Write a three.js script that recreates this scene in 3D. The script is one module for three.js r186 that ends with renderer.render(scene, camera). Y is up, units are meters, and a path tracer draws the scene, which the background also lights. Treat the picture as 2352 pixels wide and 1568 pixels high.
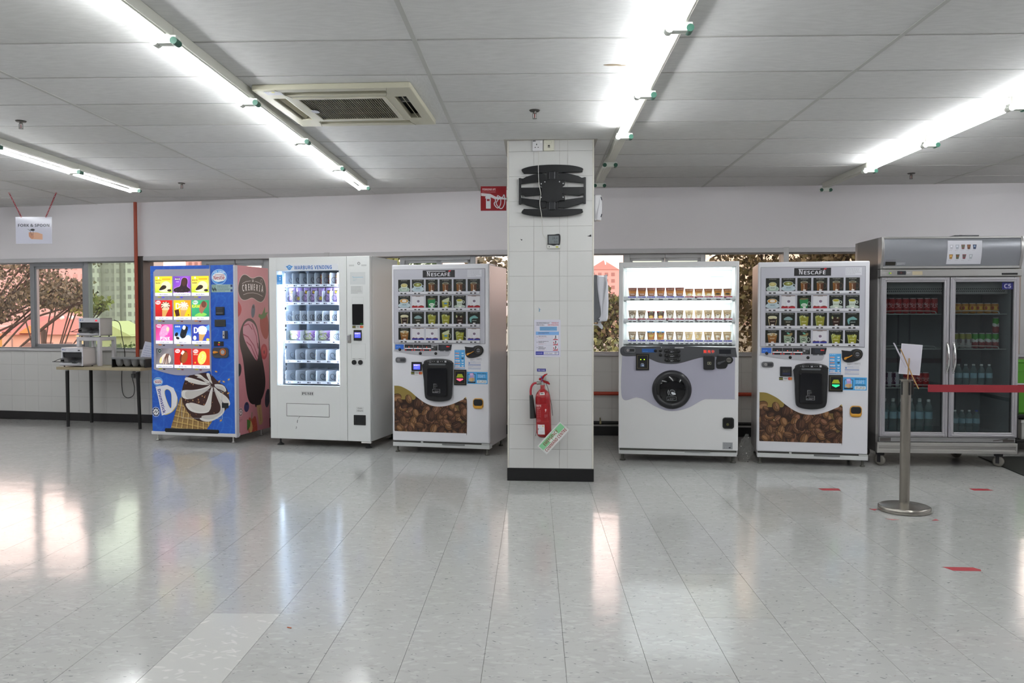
import * as THREE from 'three';
import { RoundedBoxGeometry } from 'three/addons/geometries/RoundedBoxGeometry.js';
import { mergeGeometries } from 'three/addons/utils/BufferGeometryUtils.js';
import { ImprovedNoise } from 'three/addons/math/ImprovedNoise.js';
import { RectAreaLightUniformsLib } from 'three/addons/lights/RectAreaLightUniformsLib.js';
RectAreaLightUniformsLib.init();

// ---------- camera, sky, exposure ----------
const scene = new THREE.Scene();
const camera = new THREE.PerspectiveCamera(44.85, 2352 / 1568, 0.05, 1500);
camera.position.set(0, 1.3, 0);
camera.rotation.set(-0.0325, 0.027, -0.001, 'YXZ');
const renderer = new THREE.WebGLRenderer();
renderer.toneMapping = THREE.LinearToneMapping;
renderer.toneMappingExposure = 1.13;
renderer.shadowMap.enabled = true;
const TUBE_GLOW = 40, TUBE_LIGHT = 18;
const SKY = 3.6;
{ // hazy evening sky: the same all the way round, peach at the horizon and paler above
  const W = 64, H = 256, d = new Float32Array(W * H * 4);
  const stops = [[-90, 0.25, 0.22, 0.2], [-3, 0.3, 0.25, 0.22], [0, 0.5, 0.38, 0.33], [2.5, 0.75, 0.58, 0.5], [6, 1.1, 0.92, 0.82], [14, 1.3, 1.12, 1.02], [35, 0.9, 0.88, 0.9], [90, 0.5, 0.58, 0.72]];
  for (let y = 0; y < H; y++) {
    const e = ((y + 0.5) / H - 0.5) * 180; let k = 0;
    while (k < stops.length - 2 && e > stops[k + 1][0]) k++;
    const [a, b] = [stops[k], stops[k + 1]], t = THREE.MathUtils.clamp((e - a[0]) / (b[0] - a[0]), 0, 1);
    for (let x = 0; x < W; x++) for (let c = 0; c < 4; c++) d[(y * W + x) * 4 + c] = c === 3 ? 1 : SKY * (a[c + 1] * (1 - t) + b[c + 1] * t);
  }
  const t = new THREE.DataTexture(d, W, H, THREE.RGBAFormat, THREE.FloatType);
  t.mapping = THREE.EquirectangularReflectionMapping; t.magFilter = THREE.LinearFilter; t.needsUpdate = true;
  scene.background = t;
}

// ---------- helpers ----------
let seed = 7;
const rnd = () => { seed = (seed + 0x6d2b79f5) | 0; let t = Math.imul(seed ^ (seed >>> 15), 1 | seed); t = (t + Math.imul(t ^ (t >>> 7), 61 | t)) ^ t; return ((t ^ (t >>> 14)) >>> 0) / 4294967296; };
const rr = (a, b) => a + (b - a) * rnd();
const PI = Math.PI;
const mats = new Map();
function M(color, roughness = 0.6, metalness = 0, o = {}) {
  const k = JSON.stringify([color, roughness, metalness, o]);
  if (!mats.has(k)) {
    const p = { color: new THREE.Color(color), roughness, metalness, ...o };
    if (p.emissive !== undefined) p.emissive = new THREE.Color(p.emissive);
    mats.set(k, new THREE.MeshPhysicalMaterial(p));
  }
  return mats.get(k);
}
const used = {};
function numbered(n) { const k = used[n] = (used[n] ?? -1) + 1; return k ? n + '_' + String(k).padStart(3, '0') : n; }
function tag(o, label, category, group) { o.userData = { label, category }; if (group) o.userData.group = group; return o; }
function thing(name, label, category, [x, y, z] = [0, 0, 0], turn = 0, group) {
  const o = new THREE.Group(); o.name = numbered(name); scene.add(o); o.position.set(x, y, z); o.rotation.y = turn;
  return tag(o, label, category, group);
}
function part(parent, name, geo, mat, [x, y, z] = [0, 0, 0], [a, b, c] = [0, 0, 0]) {
  const m = new THREE.Mesh(geo, mat); m.name = parent === scene ? numbered(name) : name; m.castShadow = m.receiveShadow = true;
  m.position.set(x, y, z); m.rotation.set(a, b, c); parent.add(m); return m;
}
function single(name, geo, mat, label, category, pos, rot, group) { return tag(part(scene, name, geo, mat, pos, rot), label, category, group); }
function struct(o) { o.userData = { kind: 'structure' }; return o; }
function structure(name, pos = [0, 0, 0], turn = 0) { const o = new THREE.Group(); o.name = name; o.position.set(...pos); o.rotation.y = turn; scene.add(o); return struct(o); }
function copy(o, pos, turn, label, group) {
  const c = o.clone(); c.name = numbered(o.name.replace(/_\d{3}$/, '')); scene.add(c);
  c.userData = { ...o.userData }; if (label) c.userData.label = label; if (group) c.userData.group = group;
  c.position.set(...pos); if (turn !== undefined) c.rotation.y = turn; return c;
}
const bx = (w, h, d, r = 0) => (r ? new RoundedBoxGeometry(w, h, d, 2, Math.min(r, w / 2.01, h / 2.01, d / 2.01)) : new THREE.BoxGeometry(w, h, d));
const cyl = (a, b, h, s = 24, open = false) => new THREE.CylinderGeometry(a, b, h, s, 1, open);
const lathe = (pts, s = 24) => new THREE.LatheGeometry(pts.map((p) => new THREE.Vector2(...p)), s);
const V = (x, y, z) => new THREE.Vector3(x, y, z);
const curve = (pts) => new THREE.CatmullRomCurve3(pts.map((p) => V(...p)));
const tube = (pts, r, n = 24, s = 8) => new THREE.TubeGeometry(curve(pts), n, r, s);
const shp = (pts) => new THREE.Shape(pts.map((p) => new THREE.Vector2(...p)));
const splineShape = (straight, spline) => { const s = new THREE.Shape(); s.moveTo(...straight[0]); for (const p of straight.slice(1)) s.lineTo(...p); s.splineThru(spline.map((p) => new THREE.Vector2(...p))); s.closePath(); return s; };
const ext = (s, depth, bevel = 0, seg = 12) => new THREE.ExtrudeGeometry(s, { depth: depth - 2 * bevel, bevelEnabled: bevel > 0, bevelThickness: bevel, bevelSize: bevel, bevelOffset: -bevel, bevelSegments: 2, curveSegments: seg }).translate(0, 0, bevel);
function roundRect(x0, y0, x1, y1, r) {
  const s = new THREE.Shape(); s.moveTo(x0 + r, y0); s.lineTo(x1 - r, y0); s.absarc(x1 - r, y0 + r, r, -PI / 2, 0); s.lineTo(x1, y1 - r); s.absarc(x1 - r, y1 - r, r, 0, PI / 2);
  s.lineTo(x0 + r, y1); s.absarc(x0 + r, y1 - r, r, PI / 2, PI); s.lineTo(x0, y0 + r); s.absarc(x0 + r, y0 + r, r, PI, 1.5 * PI); return s;
}
const tr = (g, x = 0, y = 0, z = 0, a = 0, b = 0, c = 0) => { if (a || b || c) g.applyMatrix4(new THREE.Matrix4().makeRotationFromEuler(new THREE.Euler(a, b, c))); return g.translate(x, y, z); };
const mg = (...gs) => mergeGeometries(gs.flat().map((g) => { const h = g.index ? g.toNonIndexed() : g; for (const k of Object.keys(h.attributes)) if (!['position', 'normal', 'uv'].includes(k)) h.deleteAttribute(k); return h; }));
const B = (x0, y0, z0, x1, y1, z1, r = 0) => tr(bx(x1 - x0, y1 - y0, z1 - z0, r), (x0 + x1) / 2, (y0 + y1) / 2, (z0 + z1) / 2);
// a ring of four bars: outer rectangle, bar widths, depth range
const frame = (x0, y0, x1, y1, b, z0, z1, r = 0) => mg(B(x0, y0, z0, x0 + b, y1, z1, r), B(x1 - b, y0, z0, x1, y1, z1, r), B(x0 + b * 0.98, y0, z0, x1 - b * 0.98, y0 + b, z1, r), B(x0 + b * 0.98, y1 - b, z0, x1 - b * 0.98, y1, z1, r));

// print: everything that is flat print is drawn into two sheets
const canvas = (w, h) => { const c = document.createElement('canvas'); c.width = w; c.height = h; return c; };
class Sheet {
  constructor(S = 2048) {
    this.S = S; this.c = canvas(S, S); this.g = this.c.getContext('2d'); this.x = this.y = this.h = 0;
    this.g.fillStyle = '#888'; this.g.fillRect(0, 0, S, S);
    this.t = new THREE.CanvasTexture(this.c); this.t.colorSpace = THREE.SRGBColorSpace; this.t.magFilter = THREE.LinearFilter; this.m = {};
  }
  cell(w, h, draw) {
    w = Math.round(w); h = Math.round(h);
    if (this.x + w + 4 > this.S) { this.x = 0; this.y += this.h + 4; this.h = 0; }
    if (this.y + h > this.S) throw new Error('print sheet is full');
    const { x, y, g, S } = this; this.x += w + 4; this.h = Math.max(this.h, h);
    g.save(); g.translate(x, y); g.beginPath(); g.rect(-1, -1, w + 2, h + 2); g.clip(); draw(g, w, h); g.restore();
    const e = 0.6; return { sheet: this, uv: [(x + e) / S, 1 - (y + h - e) / S, (x + w - e) / S, 1 - (y + e) / S] };
  }
  mat(rough = 0.4, glow = 0) {
    const k = rough + '/' + glow;
    return this.m[k] ??= new THREE.MeshStandardMaterial({ map: this.t, roughness: rough, ...(glow ? { emissive: new THREE.Color(glow, glow, glow), emissiveMap: this.t } : {}) });
  }
}
const sheetA = new Sheet(), sheetB = new Sheet();
function toCell(geo, cell) { const a = geo.attributes.uv, [u0, v0, u1, v1] = cell.uv; for (let i = 0; i < a.count; i++) a.setXY(i, u0 + (u1 - u0) * a.getX(i), v0 + (v1 - v0) * a.getY(i)); return geo; }
function planarUV(geo, x0, y0, x1, y1) { const p = geo.attributes.position, a = geo.attributes.uv; for (let i = 0; i < p.count; i++) a.setXY(i, (p.getX(i) - x0) / (x1 - x0), (p.getY(i) - y0) / (y1 - y0)); return geo; }
// a thin printed plate on a plane z
function plate(parent, name, x0, y0, x1, y1, z, cell, { t = 0.002, rough = 0.4, glow = 0, rot } = {}) {
  const g = toCell(bx(Math.abs(x1 - x0), Math.abs(y1 - y0), t), cell);
  return part(parent, name, g, cell.sheet.mat(rough, glow), [(x0 + x1) / 2, (y0 + y1) / 2, z + t / 2], rot);
}
function T(g, s, x, y, size, color = '#111', { font = 'sans-serif', bold = '', align = 'center', w, sx = 1, rot = 0 } = {}) {
  g.save(); g.translate(x, y); if (rot) g.rotate(rot); g.font = bold + ' ' + size + 'px ' + font; g.fillStyle = color; g.textAlign = align; g.textBaseline = 'middle';
  if (w) { const m = g.measureText(s).width; sx = w / m; } g.scale(sx, 1); g.fillText(s, 0, 0); g.restore();
}
const BOLD = { bold: 'bold' };
function poly(g, pts, fill, stroke, lw = 1) { g.beginPath(); pts.forEach((p, i) => (i ? g.lineTo(...p) : g.moveTo(...p))); g.closePath(); if (fill) { g.fillStyle = fill; g.fill(); } if (stroke) { g.strokeStyle = stroke; g.lineWidth = lw; g.stroke(); } }
function blob(g, pts, fill, stroke, lw = 1) { // closed smooth outline
  const n = pts.length, mid = (a, b) => [(a[0] + b[0]) / 2, (a[1] + b[1]) / 2]; g.beginPath(); g.moveTo(...mid(pts[n - 1], pts[0]));
  pts.forEach((p, i) => g.quadraticCurveTo(...p, ...mid(p, pts[(i + 1) % n]))); g.closePath(); if (fill) { g.fillStyle = fill; g.fill(); } if (stroke) { g.strokeStyle = stroke; g.lineWidth = lw; g.stroke(); }
}
function ell(g, x, y, a, b, fill, rot = 0, stroke, lw = 1) { g.beginPath(); g.ellipse(x, y, a, b, rot, 0, 2 * PI); if (fill) { g.fillStyle = fill; g.fill(); } if (stroke) { g.strokeStyle = stroke; g.lineWidth = lw; g.stroke(); } }
function rect(g, x, y, w, h, fill, r = 0) { g.fillStyle = fill; if (r) { g.beginPath(); g.roundRect(x, y, w, h, r); g.fill(); } else g.fillRect(x, y, w, h); }
function line(g, pts, color, lw = 1) { g.beginPath(); pts.forEach((p, i) => (i ? g.lineTo(...p) : g.moveTo(...p))); g.strokeStyle = color; g.lineWidth = lw; g.lineCap = 'round'; g.lineJoin = 'round'; g.stroke(); }
function grad(g, x0, y0, x1, y1, ...cs) { const q = g.createLinearGradient(x0, y0, x1, y1); cs.forEach((c, i) => q.addColorStop(i / (cs.length - 1), c)); return q; }
// rows of unreadably small print
function smallPrint(g, x, y, w, n, dy, color, lw = 1) { for (let i = 0; i < n; i++) { let a = x; const end = x + w * (i === n - 1 ? 0.6 : rr(0.85, 1)); while (a < end) { const l = rr(2, 7) * lw; line(g, [[a, y + i * dy], [Math.min(a + l, end), y + i * dy]], color, lw); a += l + 2.2 * lw; } } }
const noise = new ImprovedNoise();
function dataTex(S, f, srgb) { const d = new Uint8Array(S * S * 4); for (let y = 0; y < S; y++) for (let x = 0; x < S; x++) { const v = f(x / S, y / S), o = (y * S + x) * 4; for (let c = 0; c < 3; c++) d[o + c] = Math.max(0, Math.min(255, Math.round(255 * (v.length ? v[c] : v)))); d[o + 3] = 255; } const t = new THREE.DataTexture(d, S, S); t.wrapS = t.wrapT = THREE.RepeatWrapping; t.magFilter = THREE.LinearFilter; if (srgb) t.colorSpace = THREE.SRGBColorSpace; t.needsUpdate = true; return t; }
// tileable noise: f periods per tile
const tn = (u, v, f, z = 0) => { const a = u * 2 * PI, b = v * 2 * PI, k = f / (2 * PI); return noise.noise(Math.cos(a) * k + 17.3 + z, Math.sin(a) * k + Math.cos(b) * k * 1.7, Math.sin(b) * k * 1.3 + 4.1 + z); };

const white = M('#e8e8e6', 0.35), steel = M('#b4b2ae', 0.3, 1), dark = M('#141518', 0.45), black = M('#0b0b0c', 0.5), chrome = M('#dcdcdc', 0.12, 1), rubber = M('#101010', 0.8);
// ---------- the room ----------
const HC = 2.645;
{ // floor: vinyl tiles, 0.305 x 0.6 m
  const c = canvas(2048, 2048), g = c.getContext('2d'), s = 2048 / 2.44;
  rect(g, 0, 0, 2048, 2048, '#a6a6a4');
  for (let i = 0; i < 5000; i++) ell(g, rnd() * 2048, rnd() * 2048, rr(0.004, 0.03) * s, rr(0.002, 0.012) * s, rnd() < 0.5 ? 'rgba(182,182,180,0.35)' : 'rgba(152,152,152,0.28)', rr(-0.6, 0.6));
  for (let i = 0; i < 2600; i++) { const x = rnd() * 2048, y = rnd() * 2048, k = rr(0.0015, 0.0055) * s; ell(g, x, y, k * rr(0.8, 2.2), k * rr(0.3, 0.7), ['rgba(120,120,122,0.5)', 'rgba(96,98,102,0.55)', 'rgba(146,140,134,0.5)', 'rgba(70,72,76,0.5)'][i % 4], rr(-1, 1)); }
  const map = new THREE.CanvasTexture(c); map.colorSpace = THREE.SRGBColorSpace; map.wrapS = map.wrapT = THREE.RepeatWrapping; map.magFilter = THREE.LinearFilter; map.repeat.set(1 / 2.44, 1 / 2.44);
  const bump = dataTex(512, (u, v) => 0.5 + 0.32 * tn(u, v, 9) + 0.14 * tn(u, v, 22, 5) + 0.025 * tn(u, v, 70, 9)); bump.repeat.set(1 / 2.9, 1 / 2.9);
  const tileMat = (tint) => new THREE.MeshPhysicalMaterial({ map, color: tint, roughness: 0.13, bumpMap: bump, bumpScale: 0.0016 });
  const m0 = tileMat('#ffffff'), pale = tileMat('#ffffff'), mid = tileMat('#fbfbf8');
  { // the paler replacement tiles have fewer flecks
    const c2 = canvas(512, 512), h = c2.getContext('2d'); rect(h, 0, 0, 512, 512, '#b8b8b5'); for (let i = 0; i < 500; i++) ell(h, rnd() * 512, rnd() * 512, rr(3, 16), rr(1, 5), rnd() < 0.5 ? 'rgba(215,215,210,.4)' : 'rgba(190,190,187,.25)', rr(-1, 1));
    pale.map = new THREE.CanvasTexture(c2); pale.map.colorSpace = THREE.SRGBColorSpace; pale.map.wrapS = pale.map.wrapT = THREE.RepeatWrapping; pale.map.magFilter = THREE.LinearFilter;
  }
  const floor = struct(part(scene, 'floor', B(-9, -0.25, -10.8, 6.8, -0.004, 6.2), M('#55534f', 0.9)));
  const W = 0.305, L = 0.6, tiles = [];
  for (let i = -29; i < 23; i++) for (let k = -12; k < 17; k++) {
    const x = -0.19 + W * i, z = -3.53 + L * (k - 1), cx = x + W / 2, cz = z + L / 2;
    if (cx < -8.8 || cx > 6.6 || cz < -10.4 || cz > 6) continue;
    const seen = cz < -2.3 && Math.abs(cx - cz * -0.04) < -cz * 0.64 + 0.3;
    tiles.push([seen ? -cz : 99, x, z]);
  }
  tiles.sort((a, b) => a[0] - b[0]);
  const rest = [];
  tiles.forEach(([, x, z], n) => {
    const cx = x + W / 2, cz = z + L / 2, isPale = Math.abs(cx + 1.2575) < 0.02 && cz > -3.6 && cz < -1, isMid = Math.abs(cx - 0.8775) < 0.02 && Math.abs(cz + 3.83) < 0.1;
    const e = isMid ? 0.003 : 0, g = B(x + 0.0008, -0.004, z + 0.0002 + e / 2, x + W - 0.0008, 0, z + L - 0.0002 - e / 2), p = g.attributes.position, q = g.attributes.normal;
    for (let j = 0; j < p.count; j++) g.attributes.uv.setXY(j, p.getX(j), q.getY(j) > 0.5 ? p.getZ(j) : p.getZ(j) + p.getY(j));
    if (n < 300) part(floor, 'floor_tile', g, isPale ? pale : isMid ? mid : m0); else rest.push(g);
  });
  part(floor, 'floor_tile', mg(rest), m0).userData.kind = 'stuff';
}
const wallPaint = M('#e3e0e3', 0.75), tileWhite = M('#cacac8', 0.22), grout = M('#97938d', 0.9), trimGrey = M('#bdbcbf', 0.5), alu = M('#8f9194', 0.42, 0.55), aluPale = M('#b9b9ba', 0.45, 0.3), skirt = M('#08080a', 0.35);
{ // ceiling with tiles and tees
  const ceil = struct(part(scene, 'ceiling', B(-9, 2.68, -10.8, 6.8, 2.86, 6.2), M('#77746f', 0.9)));
  const mottle = dataTex(256, (u, v) => { const n = 0.965 + 0.035 * tn(u, v, 20) + 0.02 * (rnd() - 0.5); return [n, n, n]; }, true);
  const tones = ['#d6d6d5', '#d2d2d1', '#d9d9d8', '#d0d0ce'].map((k) => new THREE.MeshStandardMaterial({ color: k, roughness: 0.85, map: mottle }));
  const tee = M('#b3b4b0', 0.55), SX = 1.1805, SZ = 0.59, tile = B(-SX / 2 + 0.004, 0, -SZ / 2 + 0.0135, SX / 2 - 0.004, 0.014, SZ / 2 - 0.0135);
  const wallZ = (x) => (x < -0.05 ? -8.93 + 0.193 * (x + 0.05) : -8.93 + 0.05 * (x + 0.05)), stuff = [];
  for (let j = -7; j < 7; j++) for (let k = -15; k < 12; k++) {
    const x = -0.588 + SX * (j + 0.5), z = -4.083 + SZ * (k + 0.5);
    if ((j === -1 && (k === -2 || k === -3)) || z < wallZ(x) - 0.35 || x < -8.6 || x > 6.4 || z > 6) continue;
    const tilt = rr(-0.0012, 0.0012), m = tones[Math.floor(rnd() * 4)];
    if (z < -2.6 && Math.abs(x) < -z * 0.66 + 0.6) part(ceil, 'ceiling_tile', tile, m, [x, HC, z], [tilt, 0, tilt * 0.5]); else stuff.push(tr(tile.clone(), x, HC, z));
  }
  for (const [a, b, c, d] of [[-1.764, -5.84, -1.6, -4.687], [-0.735, -5.84, -0.592, -4.687], [-1.6, -5.84, -0.735, -5.72], [-1.6, -4.86, -0.735, -4.687]]) part(ceil, 'ceiling_tile', B(a, HC, b, c, HC + 0.014, d), tones[0]);
  part(ceil, 'ceiling_tile', mg(stuff), tones[0]).userData.kind = 'stuff';
  for (let j = -7; j < 7; j += 1) part(ceil, 'ceiling_tee', B(-0.012, 0, -10.3, 0.012, 0.03, 6), tee, [-0.588 + SX * j, j % 2 ? HC + 0.002 : HC - 0.002, 0]);
  for (let k = -10; k < 17; k++) part(ceil, 'ceiling_tee', B(-8.8, HC + 0.003, -0.0115, 6.6, HC + 0.03, 0.0115), tee, [0, 0, -4.083 - SZ * k + SZ * 6 - 3.54]);
  for (const [x, z, s] of [[0.42, -4.52, 0.05], [0.47, -4.53, 0.03]]) part(ceil, 'ceiling_stain', tr(cyl(s, s * 0.9, 0.001, 12), 0, 0, 0), M('#8a7c66', 0.9), [x, HC - 0.0008, z]).scale.set(1, 1, 0.35);
}
const KX = -0.05, KZ = -8.93, TL = -Math.atan(0.193), TR = -Math.atan(0.05);
const Y0 = 0.885, Y1 = 1.95;
function wallSegment(name, turn, x0, x1, tileX0, tileX1) {
  const w = structure(name, [KX, 0, KZ], turn);
  part(w, 'wall_upper', B(x0, Y1 + 0.05, -0.2, x1, 2.66, 0), wallPaint);
  part(w, 'wall_lower', B(x0, 0, -0.2, x1, Y0, -0.006), grout);
  part(w, 'window_header', B(x0, Y1, -0.2, x1, Y1 + 0.05, 0.012, 0.004), trimGrey);
  part(w, 'window_sill', B(x0, Y0 - 0.03, -0.2, x1, Y0, 0.018, 0.004), trimGrey);
  const tile = B(0, 0, -0.007, 0.1935, 0.1935, 0, 0), g2 = B(0, 0, -0.007, 0.1935, 0.165, 0, 0);
  for (let x = tileX0; x < tileX1 - 0.1; x += 0.195) for (let r = 0; r < 4; r++) part(w, 'wall_tile', r < 3 ? tile : g2, tileWhite, [x, 0.1 + 0.195 * r, rr(-0.0006, 0.0006)]);
  return w;
}
wallSegment('wall_back', TL, -9.3, 0.02, -7.6, -3.9);
wallSegment('wall_back_002', TR, 0, 6.9, 0.3, 3.6);
{ // tall cover strip and thin shadow line where wall and ceiling meet
  struct(part(scene, 'baseboard_back', B(-9.2, 0, -0.004, 0, 0.1, 0.012, 0.003), skirt, [KX, 0, KZ], [0, TL, 0]));
  struct(part(scene, 'baseboard_back_002', B(0, 0, -0.004, 6.8, 0.1, 0.012, 0.003), skirt, [KX, 0, KZ], [0, TR, 0]));
  struct(part(scene, 'wall_left', B(-9.2, 0, -10.8, -9, 2.68, 6.2), wallPaint));
  struct(part(scene, 'wall_right', B(6.8, 0, -10.8, 7, 2.68, 6.2), wallPaint));
  struct(part(scene, 'wall_rear', B(-9.2, 0, 6.2, 7, 2.68, 6.4), wallPaint));
}
// windows: each a run of elements between posts; g fixed pane, m mullion, s sliding sash, p post
const glassMat = (c) => new THREE.MeshPhysicalMaterial({ color: c, roughness: 0, transmission: 1, thickness: 0, ior: 1.5, specularIntensity: 1 });
const tint = { g: glassMat('#a3b8ac'), c: glassMat('#e9dcda'), w: glassMat('#f2efec'), b: glassMat('#b0a698') };
let winN = 0;
function makeWindow(turn, items) {
  const w = structure('window_' + ++winN, [KX, 0, KZ], turn), z = -0.09, bars = [];
  for (const [kind, x0, x1, t = 'w', m] of items) {
    if (kind === 'p') part(w, 'window_post', B(x0, Y0, -0.19, x1, Y1 + 0.055, 0.016, 0.004), m ? M(m, 0.5) : aluPale);
    else if (kind === 'm') bars.push(B(x0, Y0, z - 0.05, x1, Y1, z + 0.03, 0.004));
    else if (kind === 'g') { part(w, 'window_pane', tr(new THREE.PlaneGeometry(x1 - x0, Y1 - Y0), (x0 + x1) / 2, (Y0 + Y1) / 2, z), tint[t]); bars.push(B(x0, Y0, z - 0.02, x1, Y0 + 0.012, z + 0.02), B(x0, Y1 - 0.012, z - 0.02, x1, Y1, z + 0.02)); }
    else {
      const f = part(w, 'window_sash', mg(B(x0, Y0 + 0.02, z - 0.02, x0 + 0.03, Y1 - 0.045, z + 0.02), B(x1 - 0.03, Y0 + 0.02, z - 0.02, x1, Y1 - 0.045, z + 0.02), B(x0, Y0 + 0.02, z - 0.02, x1, Y0 + 0.055, z + 0.02), B(x0, Y1 - 0.075, z - 0.02, x1, Y1 - 0.045, z + 0.02)), turn === TL ? alu : aluPale);
      part(f, 'window_pane', tr(new THREE.PlaneGeometry(x1 - x0 - 0.05, Y1 - Y0 - 0.12), (x0 + x1) / 2, (Y0 + Y1) / 2 - 0.01, z), tint[t]);
      bars.push(B(x0, Y1 - 0.045, z - 0.05, x1, Y1, z + 0.035), B(x0, Y0, z - 0.05, x1, Y0 + 0.02, z + 0.035));
    }
  }
  part(w, 'window_frame', mg(bars), turn === TL ? alu : aluPale);
}
makeWindow(TL, [['g', -9.1, -7.7, 'g'], ['m', -7.7, -7.62], ['g', -7.62, -6.385, 'c'], ['m', -6.385, -6.325], ['s', -6.325, -5.605, 'c'], ['m', -5.605, -5.545], ['g', -5.545, -4.8, 'g'], ['p', -4.795, -4.72, '', '#3d3a38']]);
makeWindow(TL, [['g', -4.72, -3.985, 'c'], ['m', -3.985, -3.92], ['s', -3.92, -3.545], ['s', -3.535, -3.18], ['m', -3.18, -3.11], ['g', -3.11, -2.377], ['p', -2.377, -2.318]]);
makeWindow(TL, [['g', -2.318, -1.5], ['m', -1.5, -1.438], ['s', -1.438, -1.04, 'g'], ['s', -1.04, -0.68], ['m', -0.68, -0.62], ['g', -0.62, -0.03], ['p', -0.03, 0.02]]);
makeWindow(TR, [['g', 0.05, 1.005, 'c'], ['m', 1.005, 1.075], ['s', 1.075, 1.445, 'g'], ['s', 1.45, 1.825, 'g'], ['m', 1.825, 1.875], ['g', 1.875, 2.671, 'b'], ['p', 2.671, 2.725]]);
makeWindow(TR, [['g', 2.725, 3.45, 'b'], ['m', 3.45, 3.51], ['s', 3.51, 3.9, 'b'], ['s', 3.9, 4.3, 'b'], ['m', 4.3, 4.36], ['g', 4.36, 5.06, 'b'], ['p', 5.06, 5.11], ['g', 5.11, 6.8, 'w']]);

// pillar
const PIL = [0.125, -6.43, -0.05];
const pillarAt = (x, y, z) => { const c = Math.cos(PIL[2]), s = Math.sin(PIL[2]); return [PIL[0] + c * x + s * z, y, PIL[1] - s * x + c * z]; };
{
  const p = structure('pillar', [PIL[0], 0, PIL[1]], PIL[2]);
  part(p, 'pillar_core', B(-0.33, 0, -0.66, 0.33, HC + 0.02, -0.007), grout);
  const cols = [-0.323, -0.1285, 0.0695, 0.1325, 0.323], y0 = 0.25;
  for (let r = -1; r < 13; r++) {
    const a = r < 0 ? 0.1 : y0 + 0.1925 * r, b = Math.min(y0 + 0.1925 * (r + 1), HC);
    for (let c = 0; c < 4; c++) part(p, 'pillar_tile', B(cols[c] + 0.0008, a + 0.0008, -0.008, cols[c + 1] - 0.0008, b - 0.0008, rr(-0.0006, 0.0004)), tileWhite);
    for (const s of [-1, 1]) for (let c = 0; c < 3; c++) part(p, 'pillar_tile', B(-0.005, a + 0.0008, -0.012 - 0.215 * (c + 1) + 0.0016, 0.004, b - 0.0008, -0.012 - 0.215 * c), tileWhite, [s * 0.331, 0, 0], s < 0 ? [0, 0, 0] : [0, 0, 0]);
  }
  for (const s of [-1, 1]) part(p, 'corner_trim', B(-0.006, 0.1, -0.012, 0.006, HC, 0.001, 0.002), M('#cfccc2', 0.4), [s * 0.329, 0, 0]);
  struct(part(scene, 'baseboard_pillar', B(-0.338, 0, -0.67, 0.338, 0.1, 0.007, 0.003), skirt, [PIL[0], 0, PIL[1]], [0, PIL[2], 0]));
  struct(part(scene, 'trim_1', frame(-0.36, -0.69, 0.36, 0.03, 0.03, -0.008, 0.002), M('#a8a49c', 0.7), [PIL[0], HC, PIL[1]], [PI / 2, 0, -PIL[2]])).rotation.set(PI / 2, 0, 0);
}
// ---------- fluorescent battens ----------
const tubeMat = new THREE.MeshStandardMaterial({ color: '#ffffff', roughness: 0.4, emissive: new THREE.Color(0.96, 0.98, 1.0), emissiveIntensity: TUBE_GLOW });
const battenPaint = M('#c9c9bf', 0.45), holderPaint = M('#d8dcd4', 0.5), P = 1.122;
const protoBatten = {};
function batten(x, z, lit, label) { // z: the end nearer the wall
  const key = lit ? 'lit' : 'bare', where = [x, HC, z + P / 2];
  if (protoBatten[key]) return copy(protoBatten[key], where, 0, label);
  const t = protoBatten[key] = thing('fluorescent_light', label, 'light', where, 0, 'fluorescent battens on the ceiling');
  part(t, 'trunk', mg(B(-0.034, -0.052, -P / 2 + 0.001, 0.034, 0, P / 2 - 0.001, 0.004), B(-0.02, -0.056, -P / 2 + 0.05, 0.02, -0.05, P / 2 - 0.05)), battenPaint);
  for (const s of [-1, 1]) {
    const h = part(t, 'lamp_holder', mg(B(-0.058, -0.088, -0.012, 0.058, -0.05, 0.012, 0.004), tr(cyl(0.018, 0.018, 0.026, 16), -0.046, -0.078, 0, PI / 2, 0, 0)), holderPaint, [0, 0, s * (P / 2 - 0.014)]);
    part(h, 'socket', tr(cyl(0.017, 0.017, 0.03, 16), 0.046, -0.076, 0, PI / 2, 0, 0), M('#2f5b4c', 0.5));
    if (!lit) part(h, 'socket', tr(cyl(0.017, 0.017, 0.03, 16), -0.046, -0.076, 0, PI / 2, 0, 0), M('#2f5b4c', 0.5));
  }
  if (lit) {
    part(t, 'fluorescent_tube', tr(cyl(0.0135, 0.0135, P - 0.075, 14), -0.046, -0.078, 0, PI / 2, 0, 0), tubeMat);
    const l = new THREE.RectAreaLight(new THREE.Color(0.96, 0.98, 1), TUBE_LIGHT, 0.027, P - 0.08); l.name = 'tube_light'; l.position.set(-0.046, -0.095, 0); l.rotation.x = -PI / 2; t.add(l);
  }
  return t;
}
{
  const ord = ['first', 'second', 'third', 'fourth', 'fifth', 'sixth', 'seventh', 'eighth', 'ninth', 'tenth', 'eleventh'];
  const rows = [[-1.715, -8.34, 0, 11, 'row beside the air conditioner'], [0.645, -8.24, 2, 11, 'row passing the pillar'], [2.98, -8.6, 1, 10, 'row above the fridge'], [-4.09, -8.43, 0, 10, 'row above the table'], [5.34, -8.0, 0, 5, 'outer row beyond the fridge'], [-6.45, -9.3, 0, 5, 'outer row beyond the table']];
  for (const [x, z0, bare, n, where] of rows) for (let k = 0; k < n; k++) if (z0 + P * (k + 1) < 3.2) batten(x, z0 + P * k, k >= bare, (k < bare ? 'bare batten without tube, ' : 'lit white batten, ') + ord[k] + ' from the wall in the ' + where);
}
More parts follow.
